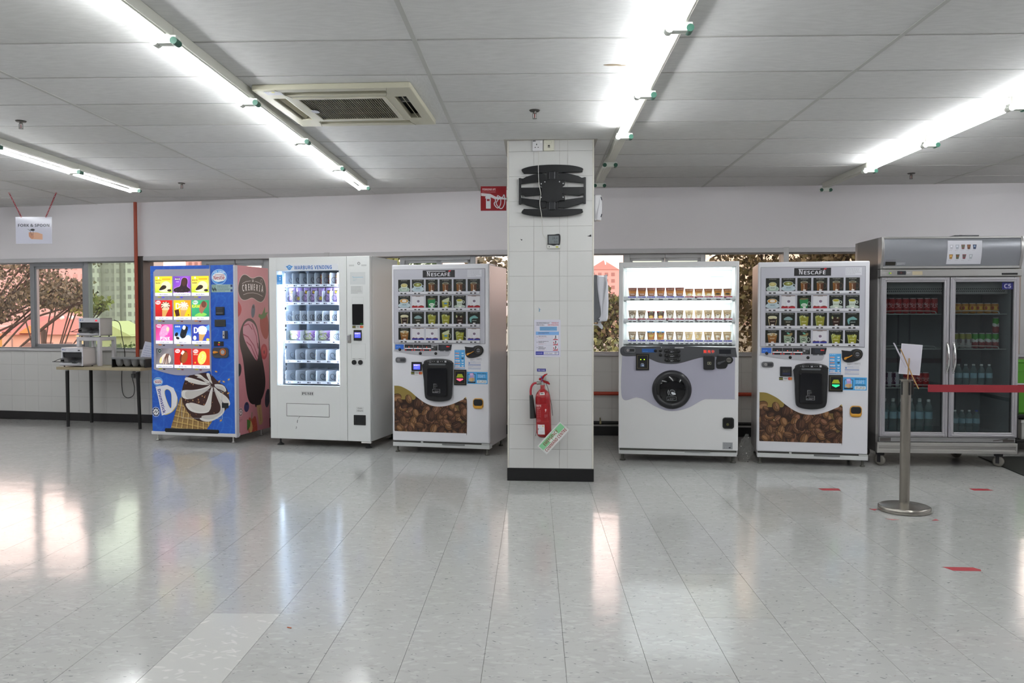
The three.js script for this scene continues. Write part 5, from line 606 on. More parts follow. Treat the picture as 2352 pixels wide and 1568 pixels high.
const top1 = ['cup|Hot NesCham', 'wide|Hot Caffè Mocha', 'mug|Hot NESCAFÉ', 'mug|Hot NESCAFÉ.', 'mug|Hot NESCAFÉ', 'mug|Hot NESCAFÉ'], icedRow = ['latteglass|Iced Caffè Latte', 'mocha|Iced Caffè Mocha', 'iced|Iced NESCAFÉ', 'iced|Iced NESCAFÉ', 'black|Iced NESCAFÉ', 'blue|Iced NESCAFÉ'];
coffeeMachine('white coffee vending machine with coffee bean print, beside the snack machine', [-0.878, 0, -7.665], -0.203, [...top1, 'wide|Hot Caffè Latte', 'sold|red', 'green|MILO', 'tarik|Hot Teh Tarik', 'ali|Hot Tongkat Ali', 'sold|red', ...icedRow, 'nescham|Iced NesCham', 'sold|blue', 'sold|blue', 'tarik|Iced Teh Tarik', 'icedali|Iced Tongkat Ali', 'sold|blue'], '#ff5a78', true);
{ const m = coffeeMachine('white coffee vending machine with coffee bean print, next to the glass door fridge', [2.379, 0, -7.136], -0.181, [...top1, 'wide|Hot Caffè Latte', 'sold|red', 'green|MILO', 'sold|red', 'ali|Hot Tongkat Ali', 'ali|Hot White Coffee', ...icedRow, 'nescham|Iced NesCham', 'icedgreen|Iced MILO', 'icedgreen|Iced MILO', 'sold|blue', 'icedali|Iced Tongkat Ali', 'icedali|Iced White Coffee'], '#30f090', false); m.scale.set(0.957, 0.99, 1); }
// ---------- cup drink machine ----------
{
  const W = 1.031, D = 0.75, H1 = 1.76, hw = W / 2, paint = M('#dedede', 0.33), base = [1.258, 0, -7.272], turn = -0.13;
  const t = thing('cup_drink_machine', 'white vending machine with three lit shelves of paper cups', 'vending machine', base, turn);
  const world = (x, y, z) => { const c = Math.cos(turn), s = Math.sin(turn); return [base[0] + c * x + s * z, y, base[2] - s * x + c * z]; };
  const x0 = -0.478, x1 = 0.49, y0 = 1.02, y1 = 1.714, zb = -0.2;
  part(t, 'cabinet', mg(B(-hw, 0.075, -D, hw, H1, zb - 0.012, 0.006), B(-hw, 0.075, zb - 0.012, hw, y0 - 0.01, -0.04)), paint);
  part(t, 'door', mg(B(-hw, 0.114, -0.042, hw, y0, 0, 0.006), B(-hw, y0 - 0.004, zb - 0.012, x0, H1, 0, 0.006), B(x1, y0 - 0.004, zb - 0.012, hw, H1, 0, 0.006), B(x0 - 0.006, y1, zb - 0.012, x1 + 0.006, H1, 0, 0.006)), paint);
  const lin = M('#eef1f0', 0.6), back = part(t, 'display_back', B(x0, y0, zb - 0.012, x1, y1, zb), lin); part(t, 'display_sides', mg(B(x0, y0, zb, x0 + 0.006, y1, -0.03), B(x1 - 0.006, y0, zb, x1, y1, -0.03), B(x0, y1 - 0.006, zb, x1, y1, -0.03), B(x0, y0 - 0.002, zb, x1, y0 + 0.004, -0.006)), lin);
  part(back, 'back_seams', mg(B(x0 + 0.015, 1.69, zb, x1 - 0.015, 1.694, zb + 0.003), B(x0 + 0.02, 1.03, zb, x0 + 0.024, 1.69, zb + 0.003), B(x1 - 0.024, 1.03, zb, x1 - 0.02, 1.69, zb + 0.003)), M('#c8d0d0', 0.5));
  part(t, 'glass_pane', tr(new THREE.PlaneGeometry(x1 - x0, y1 - y0), (x0 + x1) / 2, (y0 + y1) / 2, -0.012), glassMat('#fafcfc'));
  const lampMat = M('#ffffff', 0.4, 0, { emissive: '#f2fbff', emissiveIntensity: 7 });
  for (const [yt, e] of [[1.7, 52], [1.412, 40], [1.218, 40]]) {
    part(t, 'shelf_lamp', tr(cyl(0.007, 0.007, 0.9, 12), 0.006, yt, -0.05, 0, 0, PI / 2), lampMat);
    const l = new THREE.RectAreaLight(new THREE.Color('#f2fbff'), e, 0.9, 0.014); l.name = 'shelf_light'; l.position.set(0.006, yt - 0.012, -0.05); l.rotation.x = -PI / 2 + 0.35; t.add(l);
  }
  plate(back, 'contact_sticker', 0.289, 1.594, 0.404, 1.664, zb, sheetB.cell(120, 74, (g, w, h) => { rect(g, 0, 0, w, h, '#eaf2f6'); smallPrint(g, 14, 8, 90, 1, 4, '#a8c4d8', 2); smallPrint(g, 20, 18, 90, 1, 4, '#a8c4d8', 2); rect(g, 0, 28, w, 5, '#7fb4d8'); smallPrint(g, 6, 44, 46, 2, 10, '#a8bccb', 2); rect(g, 0, h - 6, w, 4, '#8fbcda'); }), { t: 0.0008 });
  // shelves with price tags and buttons
  const cupX = (i) => -0.3975 + i * 0.0823, tags = (row) => sheetB.cell(600, 20, (g, w, h) => { rect(g, 0, 0, w, h, '#dcdfe2'); for (let i = 0; i < 11; i++) { const x = ((cupX(i) - 0.036 - (x0 + 0.004)) / (x1 - x0 - 0.008)) * w, red = row === 1 || (row === 0 && i > 5); rect(g, x, 1, 44, 18, '#f2f2f8'); rect(g, x, 1, 44, 9, red ? '#b02a42' : '#4a48b4'); smallPrint(g, x + 4, 6, 34, 1, 3, '#f0e0f0', 2); smallPrint(g, x + 12, 15, 16, 1, 3, '#444', 2); if (red && i % 3 === 1) rect(g, x, 10, 12, 9, '#4a4448'); } });
  [[1.424, 1.462], [1.229, 1.268], [1.037, 1.078]].forEach(([a, b], row) => {
    const s = part(t, 'shelf', mg(B(x0 + 0.002, a, zb, x1 - 0.002, a + 0.008, -0.036), B(x0 + 0.002, a, -0.038, x1 - 0.002, b - 0.002, -0.03, 0.003), B(x0 + 0.002, a - 0.001, -0.032, x1 - 0.002, a + 0.014, -0.022, 0.003)), M('#c9cbcc', 0.35));
    plate(s, 'price_strip', x0 + 0.004, a + 0.015, x1 - 0.004, b - 0.003, -0.03, tags(row), { t: 0.0015 });
    const bs = []; for (let i = 0; i < 11; i++) { const dbl = row > 0 && !(i > 1 && i < 5); for (const d of dbl ? [-0.019, 0.019] : [0]) bs.push(B(cupX(i) + d - (dbl ? 0.013 : 0.019), a + 0.003, -0.023, cupX(i) + d + (dbl ? 0.013 : 0.019), a + 0.012, -0.018, 0.003)); } part(s, 'selection_buttons', mg(bs), M('#1a1614', 0.3));
    part(s, 'shelf_bracket', mg(B(x0 + 0.006, a - 0.012, -0.06, x0 + 0.026, a, -0.04), B(x1 - 0.026, a - 0.012, -0.06, x1 - 0.006, a, -0.04)), M('#aeb4b6', 0.4));
  });
  // control band and lower door
  part(t, 'control_band', ext(splineShape([[0.487, 1.016], [0.487, 0.931]], [[0.487, 0.931], [0.3, 0.93], [0.212, 0.926], [0.14, 0.91], [0.037, 0.879], [-0.05, 0.866], [-0.164, 0.878], [-0.248, 0.911], [-0.33, 0.933], [-0.482, 0.938], [-0.482, 1.016], [-0.3, 1.018], [-0.1, 1.026], [0.02, 1.027], [0.2, 1.018], [0.487, 1.012]]), 0.008, 0.002), M('#4a4b4f', 0.32), [0, 0, -0.002]);
  part(t, 'lower_panel', ext(splineShape([[0.485, 0.935], [0.485, 0.563]], [[0.485, 0.563], [0.28, 0.562], [0.211, 0.552], [0.108, 0.492], [0.026, 0.463], [-0.051, 0.452], [-0.12, 0.461], [-0.204, 0.497], [-0.289, 0.549], [-0.359, 0.568], [-0.485, 0.568], [-0.485, 0.94]]), 0.003, 0.001), M('#aeadbc', 0.22), [0, 0, -0.0004]);
  const lk = part(t, 'lock', ext(roundRect(-0.468, 0.96, -0.37, 1.007, 0.018), 0.008, 0.003), M('#6b6c70', 0.35, 0.6), [0, 0, 0.005]); part(lk, 'keyhole', tr(cyl(0.013, 0.013, 0.006, 20), -0.435, 0.984, 0.009, PI / 2), chrome); part(lk, 'lock_handle', B(-0.418, 0.974, 0.006, -0.38, 0.996, 0.011, 0.004), dark);
  plate(t, 'power_key', -0.312, 0.966, -0.19, 0.999, 0.005, sheetB.cell(130, 36, (g, w, h) => { rect(g, 0, 0, w, h, '#2a5fa8'); T(g, 'きる・のみもの', w * 0.42, 12, 13, '#a8cef4', BOLD); smallPrint(g, 10, 26, 80, 1, 4, '#88b4e4', 2); }));
  part(t, 'push_button', tr(lathe([[0.001, 0.012], [0.01, 0.011], [0.0135, 0.006], [0.0135, 0]], 20), -0.195, 0.982, 0.006, PI / 2), black);
  for (const y of [0.984, 0.945]) part(t, 'push_button', tr(lathe([[0.001, 0.012], [0.01, 0.011], [0.0135, 0.006], [0.0135, 0]], 20), -0.15, y, 0.006, PI / 2), black);
  plate(t, 'caption_print', -0.15, 1.003, 0.055, 1.016, 0.0055, sheetB.cell(210, 14, (g, w, h) => { rect(g, 0, 0, w, h, '#4a4b4f'); ell(g, 8, 7, 5, 5, '#a8a8ac'); smallPrint(g, 20, 7, 96, 1, 4, '#a8a8ac', 2); rect(g, 124, 2, 80, 10, '#b8b8bc', 3); smallPrint(g, 128, 7, 70, 1, 4, '#44464a', 2); }), { t: 0.0008 });
  ['さとう', 'クリーム', 'コーヒー'].forEach((s, i) => { const y = 0.98 - i * 0.039, p = part(t, 'strength_key', ext(roundRect(-0.118, y - 0.017, 0.021, y + 0.017, 0.016), 0.01, 0.004), black, [0, 0, 0.004]); plate(p, 'key_print', -0.078, y - 0.013, -0.018, y + 0.013, 0.0095, sheetB.cell(64, 28, (g, w, h) => { rect(g, 0, 0, w, h, '#111214'); smallPrint(g, 4, 6, 54, 1, 4, '#a0a0a4', 2); smallPrint(g, 14, 20, 36, 2, 4, '#d0d0d4', 2.6); }), { t: 0.0008 }); for (const x of [-0.1, 0.004]) part(p, 'round_key', tr(lathe([[0.001, 0.006], [0.009, 0.005], [0.013, 0]], 18), x, y, 0.0095, PI / 2), M('#1b1c1e', 0.25)); });
  plate(t, 'status_sign', 0.214, 0.959, 0.316, 0.994, 0.0055, sheetB.cell(150, 52, (g, w, h) => { rect(g, 0, 0, w, h, '#4a4b4f'); kanji(g, 6, 6, 40); kanji2(g, 54, 6, 40); kanji3(g, 102, 6, 40); }), { t: 0.001, glow: 0.35 });
  part(t, 'dark_display', B(0.349, 0.957, 0.003, 0.45, 0.997, 0.0075, 0.003), M('#26282d', 0.15)); plate(t, 'display_caption', 0.35, 0.944, 0.448, 0.952, 0.0055, sheetB.cell(100, 9, (g, w, h) => { rect(g, 0, 0, w, h, '#4a4b4f'); smallPrint(g, 3, 4, 92, 1, 4, '#9a9a9e', 2); }), { t: 0.0006 });
  const bill = part(t, 'note_acceptor', B(-0.365, 0.809, 0, -0.249, 0.956, 0.016, 0.004), M('#0e0f11', 0.35)); part(bill, 'gold_border', frame(-0.352, 0.826, -0.262, 0.942, 0.0016, 0.0155, 0.017), M('#9a8a60', 0.4));
  for (const x of [-0.322, -0.292]) part(bill, 'indicator_light', tr(cyl(0.0042, 0.0042, 0.003, 12), x, 0.904, 0.017, PI / 2), M('#c8ff40', 0.3, 0, { emissive: '#b8ff20', emissiveIntensity: 2 })); part(bill, 'note_slot', B(-0.34, 0.915, 0.0155, -0.275, 0.928, 0.02, 0.003), black); plate(bill, 'note_print', -0.328, 0.838, -0.288, 0.872, 0.016, sheetB.cell(44, 38, (g, w, h) => { rect(g, 0, 0, w, h, '#101216'); rect(g, 4, 10, 36, 24, '#5a6a8c'); rect(g, 10, 2, 24, 5, '#c0c4cc'); rect(g, 18, 14, 18, 16, '#a8b8d0'); }), { t: 0.001 });
  const rd = part(t, 'card_reader', ext(shp([[0.217, 0.826], [0.228, 0.82], [0.298, 0.82], [0.311, 0.826], [0.313, 0.93], [0.306, 0.94], [0.222, 0.94], [0.215, 0.932]]), 0.03, 0.006), M('#141517', 0.4)); part(rd, 'reader_mark', mg(frame(0.25, 0.865, 0.28, 0.888, 0.002, 0.029, 0.0305), B(0.26, 0.873, 0.029, 0.27, 0.881, 0.0308)), M('#c9c5a8', 0.4));
  const cu = part(t, 'coin_unit', ext(splineShape([[0.33, 0.936]], [[0.33, 0.936], [0.37, 0.938], [0.405, 0.934], [0.436, 0.938], [0.462, 0.925], [0.468, 0.9], [0.452, 0.876], [0.425, 0.868], [0.418, 0.85], [0.4, 0.832], [0.345, 0.829], [0.326, 0.842], [0.323, 0.9]]), 0.014, 0.005), M('#17181a', 0.35)); part(cu, 'coin_slot', tr(cyl(0.021, 0.021, 0.008, 22), 0.432, 0.905, 0.013, PI / 2), M('#85827c', 0.3, 0.7)); part(cu, 'coin_slit', B(0.414, 0.902, 0.016, 0.45, 0.908, 0.018), black); part(cu, 'return_lever', ext(shp([[0.335, 0.872], [0.34, 0.886], [0.36, 0.888], [0.4, 0.9], [0.402, 0.894], [0.365, 0.876], [0.355, 0.866], [0.34, 0.866]]), 0.008, 0.002), M('#4a4b4f', 0.3), [0, 0, 0.012]);
  // round cup hatch
  const h = part(t, 'cup_hatch', tr(lathe([[0.001, 0.022], [0.122, 0.022], [0.127, 0.03], [0.142, 0.034], [0.16, 0.028], [0.17, 0.012], [0.171, 0]], 56), -0.052, 0.641, 0, PI / 2), M('#232326', 0.3)); h.geometry.computeVertexNormals();
  const lens = part(h, 'hatch_door', tr(lathe([[0.001, 0.036], [0.06, 0.034], [0.1, 0.029], [0.118, 0.022]], 48), -0.052, 0.641, 0, PI / 2), M('#0b0c0e', 0.08)); part(h, 'hatch_hinge', B(-0.182, 0.6, 0.02, -0.158, 0.69, 0.036, 0.004), black);
  plate(lens, 'hatch_print', -0.1, 0.548, -0.01, 0.65, 0.0365, sheetB.cell(110, 124, (g, w, h) => { rect(g, 0, 0, w, h, '#0c0d0f'); ell(g, 60, 40, 30, 30, null, 0, '#b8bcc0', 3); ell(g, 60, 40, 22, 22, null, 0, '#84888c', 2); line(g, [[22, 14], [16, 40], [24, 66]], '#c8ccd0', 4); blob(g, [[52, 30], [78, 36], [100, 50], [96, 64], [60, 60], [50, 46]], '#d8dce0'); g.strokeStyle = '#a8acb0'; g.lineWidth = 2; g.strokeRect(6, 84, 98, 38); T(g, '⚠ 注意', 56, 92, 10, '#c4c8cc'); poly(g, [[16, 116], [28, 116], [22, 104]], null, '#c4c8cc', 1.6); smallPrint(g, 38, 102, 58, 2, 9, '#c4c8cc', 2); }), { t: 0.001, rough: 0.1 });
  const ret = part(t, 'coin_return', ext(roundRect(0.383, 0.307, 0.48, 0.405, 0.022), 0.012, 0.004), M('#1d201f', 0.35)); part(ret, 'return_flap', ext(roundRect(0.393, 0.32, 0.47, 0.395, 0.014), 0.006, 0.002), M('#101110', 0.15), [0, 0, 0.008]); part(ret, 'return_mark', tr(cyl(0.012, 0.012, 0.001, 16), 0.425, 0.345, 0.0145, PI / 2), M('#4e4c2a', 0.4));
  plate(t, 'rating_plate', 0.385, 0.126, 0.471, 0.187, 0, sheetB.cell(96, 68, (g, w, h) => { rect(g, 0, 0, w, h, '#a4a6a8'); rect(g, 10, 6, w - 20, h - 12, '#8a8c90'); smallPrint(g, 14, 14, 62, 5, 10, '#d0d2d4', 2); rect(g, 60, 46, 16, 10, '#2a2c30'); }), { t: 0.001 });
  part(t, 'door_gap', B(-hw + 0.01, 0.094, -0.06, hw - 0.01, 0.116, -0.012), M('#55544f', 0.7)); const bar = part(t, 'base_bar', B(-hw + 0.002, 0.064, -0.09, hw - 0.01, 0.096, 0.004, 0.003), M('#c4c6c6', 0.35)); part(bar, 'bar_plate', B(0.06, 0.09, -0.01, 0.28, 0.1, 0.006), M('#9a9c9c', 0.35, 0.6));
  for (const [x, z] of [[-0.48, -0.06], [0.48, -0.06], [-0.48, -0.68], [0.48, -0.68]]) part(t, 'leg', lathe([[0.001, 0], [0.026, 0], [0.026, 0.008], [0.012, 0.016], [0.012, 0.076], [0.001, 0.076]], 12), M('#55554f', 0.5, 0.6), [x, 0, z]);
  // paper cups
  const cupGeo = (rt, rb, hh, cell) => { const g = new THREE.LatheGeometry([[0.001, 0.004], [rb, 0], [rt, hh - 0.003], [rt + 0.0018, hh - 0.0015], [rt + 0.0018, hh], [rt - 0.002, hh], [rb, 0.008], [0.001, 0.008]].map((p) => new THREE.Vector2(...p)), 28, PI), p = g.attributes.position, a = g.attributes.uv; for (let i = 0; i < a.count; i++) a.setXY(i, THREE.MathUtils.clamp((a.getX(i) - 0.25) * 2, 0.02, 0.98), THREE.MathUtils.clamp(p.getY(i) / hh, 0.01, 0.99)); return toCell(g, cell); };
  const script = (g, w, y, c) => { const pts = []; for (let i = 0; i <= 30; i++) pts.push([w * (0.26 + 0.5 * (i / 30)), y - 3 * (i / 30) + Math.sin(i * 1.9) * (i % 7 < 2 ? 9 : 4)]); line(g, pts, c, 2.4); };
  const draw = {
    sunset: (g, w, h) => { rect(g, 0, 0, w, h, grad(g, 0, 0, 0, h, '#7c3f3c', '#8c4a34', '#d8903c', '#b87a5c', '#7c5450')); script(g, w, h * 0.22, '#e0c8b8'); for (let i = 0; i < 6; i++) { rect(g, w * (0.3 + i * 0.07), h * (0.68 + (i % 2) * 0.05), 9, 12, i % 2 ? '#f0e8e0' : '#e0d0cc', 3); } },
    sunsetcup: (g, w, h) => { rect(g, 0, 0, w, h, grad(g, 0, 0, 0, h, '#7c4838', '#a86428', '#e0ac54', '#e8d0a0')); script(g, w, h * 0.22, '#e8d0b8'); ell(g, w * 0.55, h * 0.78, w * 0.24, h * 0.14, '#f0e8d0'); },
    sunsetblack: (g, w, h) => { rect(g, 0, 0, w, h, grad(g, 0, 0, 0, h, '#6c4038', '#a86828', '#d8a040', '#a8702c')); script(g, w, h * 0.22, '#d8c0a8'); ell(g, w * 0.48, h * 0.72, w * 0.24, h * 0.12, '#2a2018'); },
    hot: (g, w, h, s, c) => { rect(g, 0, 0, w, h, c); T(g, s, w / 2, h * 0.2, 22, '#f4ead8', { font: 'serif', bold: 'bold', w: Math.min(w * 0.62, s.length * 14) }); ell(g, w * 0.28, h * 0.85, 16, 10, '#f0dcd8'); poly(g, [[w * 0.3, h * 0.52], [w * 0.66, h * 0.52], [w * 0.6, h], [w * 0.36, h]], '#f4f0e6'); ell(g, w * 0.7, h * 0.7, 9, 12, null, 0, '#f4f0e6', 5); ell(g, w * 0.48, h * 0.54, w * 0.19, h * 0.1, '#fbf6ea'); ell(g, w * 0.48, h * 0.55, w * 0.14, h * 0.065, s === 'TEH TARIK' ? '#c8a878' : '#7a5a3c'); },
    iced: (g, w, h, s, c) => { rect(g, 0, 0, w, h, c); T(g, s, w / 2, h * 0.2, 22, '#f4ead8', { font: 'serif', bold: 'bold', w: Math.min(w * 0.62, s.length * 14) }); poly(g, [[w * 0.3, h * 0.42], [w * 0.68, h * 0.42], [w * 0.6, h], [w * 0.38, h]], s === 'TEH TARIK' ? '#e8c888' : '#d8c8b0'); for (let i = 0; i < 7; i++) ell(g, w * rr(0.33, 0.64), h * rr(0.42, 0.72), 9, 8, i % 2 ? '#f8f4ec' : '#f0e6d6', rr(0, 3)); rect(g, w * 0.5, h * 0.66, w * 0.12, h * 0.3, s === 'CHOCOLATE' ? '#a06a48' : '#e8c890', 3); },
    roast: (g, w, h, s, c) => { rect(g, 0, 0, w, h, '#4c3428'); rect(g, 0, 0, w * 0.4, h * 0.14, c); rect(g, w * 0.7, 0, w * 0.3, h * 0.12, c); rect(g, w * 0.24, h * 0.12, w * 0.52, h * 0.12, '#2c2420'); T(g, 'NESCAFÉ', w / 2, h * 0.19, 13, '#f0ece0', BOLD); ell(g, w / 2, h * 0.06, 12, 4, '#c8b040'); smallPrint(g, w * 0.3, h * 0.38, w * 0.4, 2, 9, '#d8ccb8', 3); ell(g, w * 0.5, h * 0.8, w * 0.26, h * 0.22, '#d8a848'); ell(g, w * 0.5, h * 0.75, w * 0.15, h * 0.13, '#e8cc80'); ell(g, w * 0.72, h * 0.72, 10, 8, '#b8382c'); },
    lemon: (g, w, h, s, c) => { rect(g, 0, 0, w, h, '#b47a3c'); rect(g, 0, 0, w, h * 0.12, c); rect(g, w * 0.24, h * 0.1, w * 0.52, h * 0.12, '#2c3438'); T(g, 'NESTEA', w / 2, h * 0.165, 13, '#f0ece0', BOLD); ell(g, w / 2, h * 0.06, 12, 4, '#c8b040'); smallPrint(g, w * 0.34, h * 0.32, w * 0.36, 2, 9, '#e8d8b8', 3); blob(g, [[w * 0.22, h * 0.5], [w * 0.5, h * 0.4], [w * 0.76, h * 0.46], [w * 0.7, h * 0.66], [w * 0.4, h * 0.68]], '#e0cc70'); ell(g, w * 0.68, h * 0.64, 10, 8, '#d86a48'); },
  };
  const kinds = {}; const cup = (k, f, s, c, rt, rb, hh) => { kinds[k] = { cell: sheetB.cell(150, 116, (g, w, h) => draw[f](g, w, h, s, c)), rt, rb, hh }; kinds[k].geo = cupGeo(rt, rb, hh, kinds[k].cell); };
  cup('sunset', 'sunset', '', '', 0.0375, 0.0275, 0.073); cup('sunsetcup', 'sunsetcup', '', '', 0.036, 0.0265, 0.062); cup('sunsetblack', 'sunsetblack', '', '', 0.036, 0.0265, 0.062);
  const br = { CAPPUCCINO: '#8a7258', MOCHA: '#9c8468', 'TEH TARIK': '#d8bc90', CHOCOLATE: '#b09468' };
  for (const s of Object.keys(br)) { cup('hot ' + s, 'hot', s, br[s], 0.0355, 0.0255, 0.07); cup('iced ' + s, 'iced', s, br[s], 0.0355, 0.0255, 0.072); }
  cup('roast', 'roast', '', '#b0282c', 0.033, 0.026, 0.062); cup('lemon', 'lemon', '', '#3a90d0', 0.036, 0.028, 0.074);
  const rows = [[1.462, 'top', ['sunset', 'sunset', 'sunset', 'sunset', 'sunset', 'sunset', 'sunsetcup', 'sunsetcup', 'sunsetcup', 'sunsetblack', 'sunsetblack']], [1.266, 'middle', ['hot CAPPUCCINO', 'hot CAPPUCCINO', 'roast', 'roast', 'hot MOCHA', 'hot MOCHA', 'hot TEH TARIK', 'hot TEH TARIK', 'hot CHOCOLATE', 'hot CHOCOLATE', 'hot CHOCOLATE']], [1.075, 'bottom', ['iced CAPPUCCINO', 'iced CAPPUCCINO', 'lemon', 'lemon', 'iced MOCHA', 'iced MOCHA', 'iced TEH TARIK', 'iced TEH TARIK', 'iced CHOCOLATE', 'iced CHOCOLATE', 'iced CHOCOLATE']]];
  const ordinal = ['first', 'second', 'third', 'fourth', 'fifth', 'sixth', 'seventh', 'eighth', 'ninth', 'tenth', 'eleventh'];
  const looks = { sunset: 'maroon and orange paper cup', sunsetcup: 'orange paper cup with a pale drink', sunsetblack: 'orange paper cup with a black drink', roast: 'dark paper cup with red rim print', lemon: 'paper cup with blue rim print' };
  for (const [y, where, list] of rows) {
    const st = B(x0 + 0.01, y - 0.008, -0.13, x1 - 0.01, y, -0.045); part(t, 'cup_ledge', st, lin);
    list.forEach((k, i) => { const q = kinds[k], look = looks[k] ?? `${k.startsWith('hot') ? 'brown paper cup with a coffee cup picture' : 'brown paper cup with an iced drink picture'} reading ${k.split(' ').slice(1).join(' ')}`; single('paper_cup', q.geo, q.cell.sheet.mat(0.45), `${look}, ${ordinal[i]} on the ${where} shelf`, 'cup', world(cupX(i), y + 0.0005, -0.085), [0, turn, 0], 'paper cups in the lit machine'); });
  }
}
function kanji(g, x, y, s) { const k = s / 40, c = '#ff3a20', w = 4.4 * k, L = (...p) => line(g, p.map(([a, b]) => [x + a * k, y + b * k]), c, w); L([3, 3], [16, 3], [16, 26], [3, 26], [3, 3]); L([3, 11], [16, 11]); L([3, 18], [16, 18]); L([6, 29], [2, 38]); L([13, 29], [17, 37]); L([20, 4], [38, 4]); L([21, 4], [21, 24], [18, 37]); L([21, 14], [36, 14], [30, 28], [21, 38]); L([25, 20], [30, 29], [38, 38]); }
function kanji2(g, x, y, s) { const k = s / 40, c = '#ff3a20', w = 4.4 * k, L = (...p) => line(g, p.map(([a, b]) => [x + a * k, y + b * k]), c, w); L([5, 6], [35, 6]); L([20, 1], [20, 14]); L([9, 14], [31, 14]); L([4, 26], [4, 20], [36, 20], [36, 26]); L([15, 24], [14, 32], [5, 38]); L([25, 24], [25, 37], [37, 37], [37, 32]); }
function kanji3(g, x, y, s) { const k = s / 40, c = '#ff3a20', w = 4.4 * k, L = (...p) => line(g, p.map(([a, b]) => [x + a * k, y + b * k]), c, w); L([6, 9], [34, 9], [34, 26], [6, 26], [6, 9]); L([20, 1], [20, 39]); }
// ---------- glass door fridge ----------
{
  const W = 1.149, D = 0.62, hw = W / 2, base = [3.503, 0, -7.088], turn = -0.048, st = M('#b4b3b1', 0.34, 0.75), st2 = M('#b4b3b1', 0.28, 0.85), zi = -0.56;
  const t = thing('display_fridge', 'steel two door display fridge with glass doors on castors', 'fridge', base, turn);
  const world = (x, y, z) => { const c = Math.cos(turn), s = Math.sin(turn); return [base[0] + c * x + s * z, y, base[2] - s * x + c * z]; };
  part(t, 'cabinet', mg(B(-hw, 0.12, -D, hw, 1.95, zi, 0.004), B(-hw, 0.12, zi, -hw + 0.03, 1.95, -0.045), B(hw - 0.03, 0.12, zi, hw, 1.95, -0.045), B(-hw, 1.6, zi, hw, 1.95, -0.045), B(-hw, 0.12, zi, hw, 0.275, -0.045)), st);
  part(t, 'lining', mg(B(-hw + 0.03, 0.275, zi, hw - 0.03, 1.6, zi + 0.004), B(-hw + 0.03, 0.275, zi, -hw + 0.05, 1.6, -0.05), B(hw - 0.05, 0.275, zi, hw - 0.03, 1.6, -0.05), B(-hw + 0.03, 0.275, zi, hw - 0.03, 0.28, -0.05)), M('#7e8588', 0.5));
  const vent = part(t, 'fan_cover', B(-hw + 0.05, 1.472, -0.5, hw - 0.05, 1.6, -0.1, 0.006), M('#a2a4a2', 0.5)); { const h = []; for (let i = 0; i < 62; i++) for (let r = 0; r < 2; r++) h.push(tr(bx(0.006, 0.014, 0.003), -0.49 + i * 0.016 + r * 0.004, 1.515 - r * 0.02, -0.099, 0, 0, -0.6)); part(vent, 'vent_slots', mg(h), M('#1d2022', 0.7)); }
  part(t, 'wire_duct', mg(B(-0.21, 0.3, zi + 0.004, -0.2, 1.45, zi + 0.012), B(-0.11, 0.3, zi + 0.004, -0.1, 1.45, zi + 0.012), B(0.3, 0.3, zi + 0.004, 0.31, 1.45, zi + 0.012)), M('#5d6467', 0.5));
  // canopy with a curved front
  const prof = new THREE.Shape(); prof.moveTo(0.0, 1.95); prof.lineTo(0.02, 1.95); prof.splineThru([[0.034, 1.9], [0.036, 1.83], [0.022, 1.75], [0.0, 1.692]].map((p) => new THREE.Vector2(...p))); prof.lineTo(-0.05, 1.692); prof.lineTo(-0.05, 1.95); prof.closePath();
  const can = part(t, 'canopy', tr(ext(prof, 1.11, 0, 20), 0, 0, 0, 0, -PI / 2, 0).translate(1.11 / 2 + 0.004, 0, 0), M('#8c8e94', 0.25, 0.35));
  const endProf = new THREE.Shape(); endProf.moveTo(0.0, 1.951); endProf.lineTo(0.028, 1.951); endProf.splineThru([[0.044, 1.9], [0.046, 1.83], [0.032, 1.75], [0.008, 1.684]].map((p) => new THREE.Vector2(...p))); endProf.lineTo(-0.06, 1.684); endProf.lineTo(-0.06, 1.951);
  for (const x of [-0.552, 0.574]) part(can, 'canopy_end', tr(ext(endProf, 0.022, 0.003, 16), 0, 0, 0, 0, -PI / 2, 0), st2, [x, 0, 0]);
  part(can, 'canopy_rim', mg(B(-0.552, 1.934, -0.01, 0.555, 1.951, 0.032, 0.004), B(-0.552, 1.684, -0.02, 0.555, 1.706, 0.018, 0.005)), st2);
  const ontoCanopy = (g) => { const p = g.attributes.position; for (let i = 0; i < p.count; i++) { const y = p.getY(i), k = (y - 1.692) / 0.26; p.setZ(i, p.getZ(i) + 0.0 + 0.0372 * Math.sin(Math.min(1, Math.max(0, k)) * PI * 0.72 + 0.02) ** 0.9 + 0.001); } g.computeVertexNormals(); return g; };
  const menuCell = sheetB.cell(240, 170, (g, w, h) => { rect(g, 0, 0, w, h, '#c9c9d0'); const cs = ['#b4b4bc', '#a4a8b4', '#6e4e48', '#6d4a38', '#3c4660', '#9a7444', '#5a5e48', '#7c4850', '#a4a8b0']; for (let i = 0; i < 9; i++) { const r = i > 4, x = 14 + (r ? (i - 5) * 46 : i * 40), y = r ? 100 : 30; poly(g, [[x, y], [x + 27, y], [x + 22, y + 33], [x + 5, y + 33]], cs[i]); ell(g, x + 13, y + 12, 7, 6, ['#dcdce4', '#d0d4dc', '#4a6a4a', '#8a5a3a', '#88a0c0', '#d8b060', '#8a4a3a', '#486a58', '#d4d8dc'][i]); smallPrint(g, x - 2, y + 42, 30, 1, 4, '#8e8e98', 1.6); } });
  { const g = toCell(new THREE.PlaneGeometry(0.278, 0.195, 1, 8), menuCell); ontoCanopy(tr(g, 0.101, 1.818, 0.002)); const m = menuCell.sheet.mat(0.4).clone(); m.side = THREE.DoubleSide; single('menu_sheet', g, m, 'white sheet with nine small drink pictures taped on the fridge canopy', 'notice', base, [0, turn, 0]); }
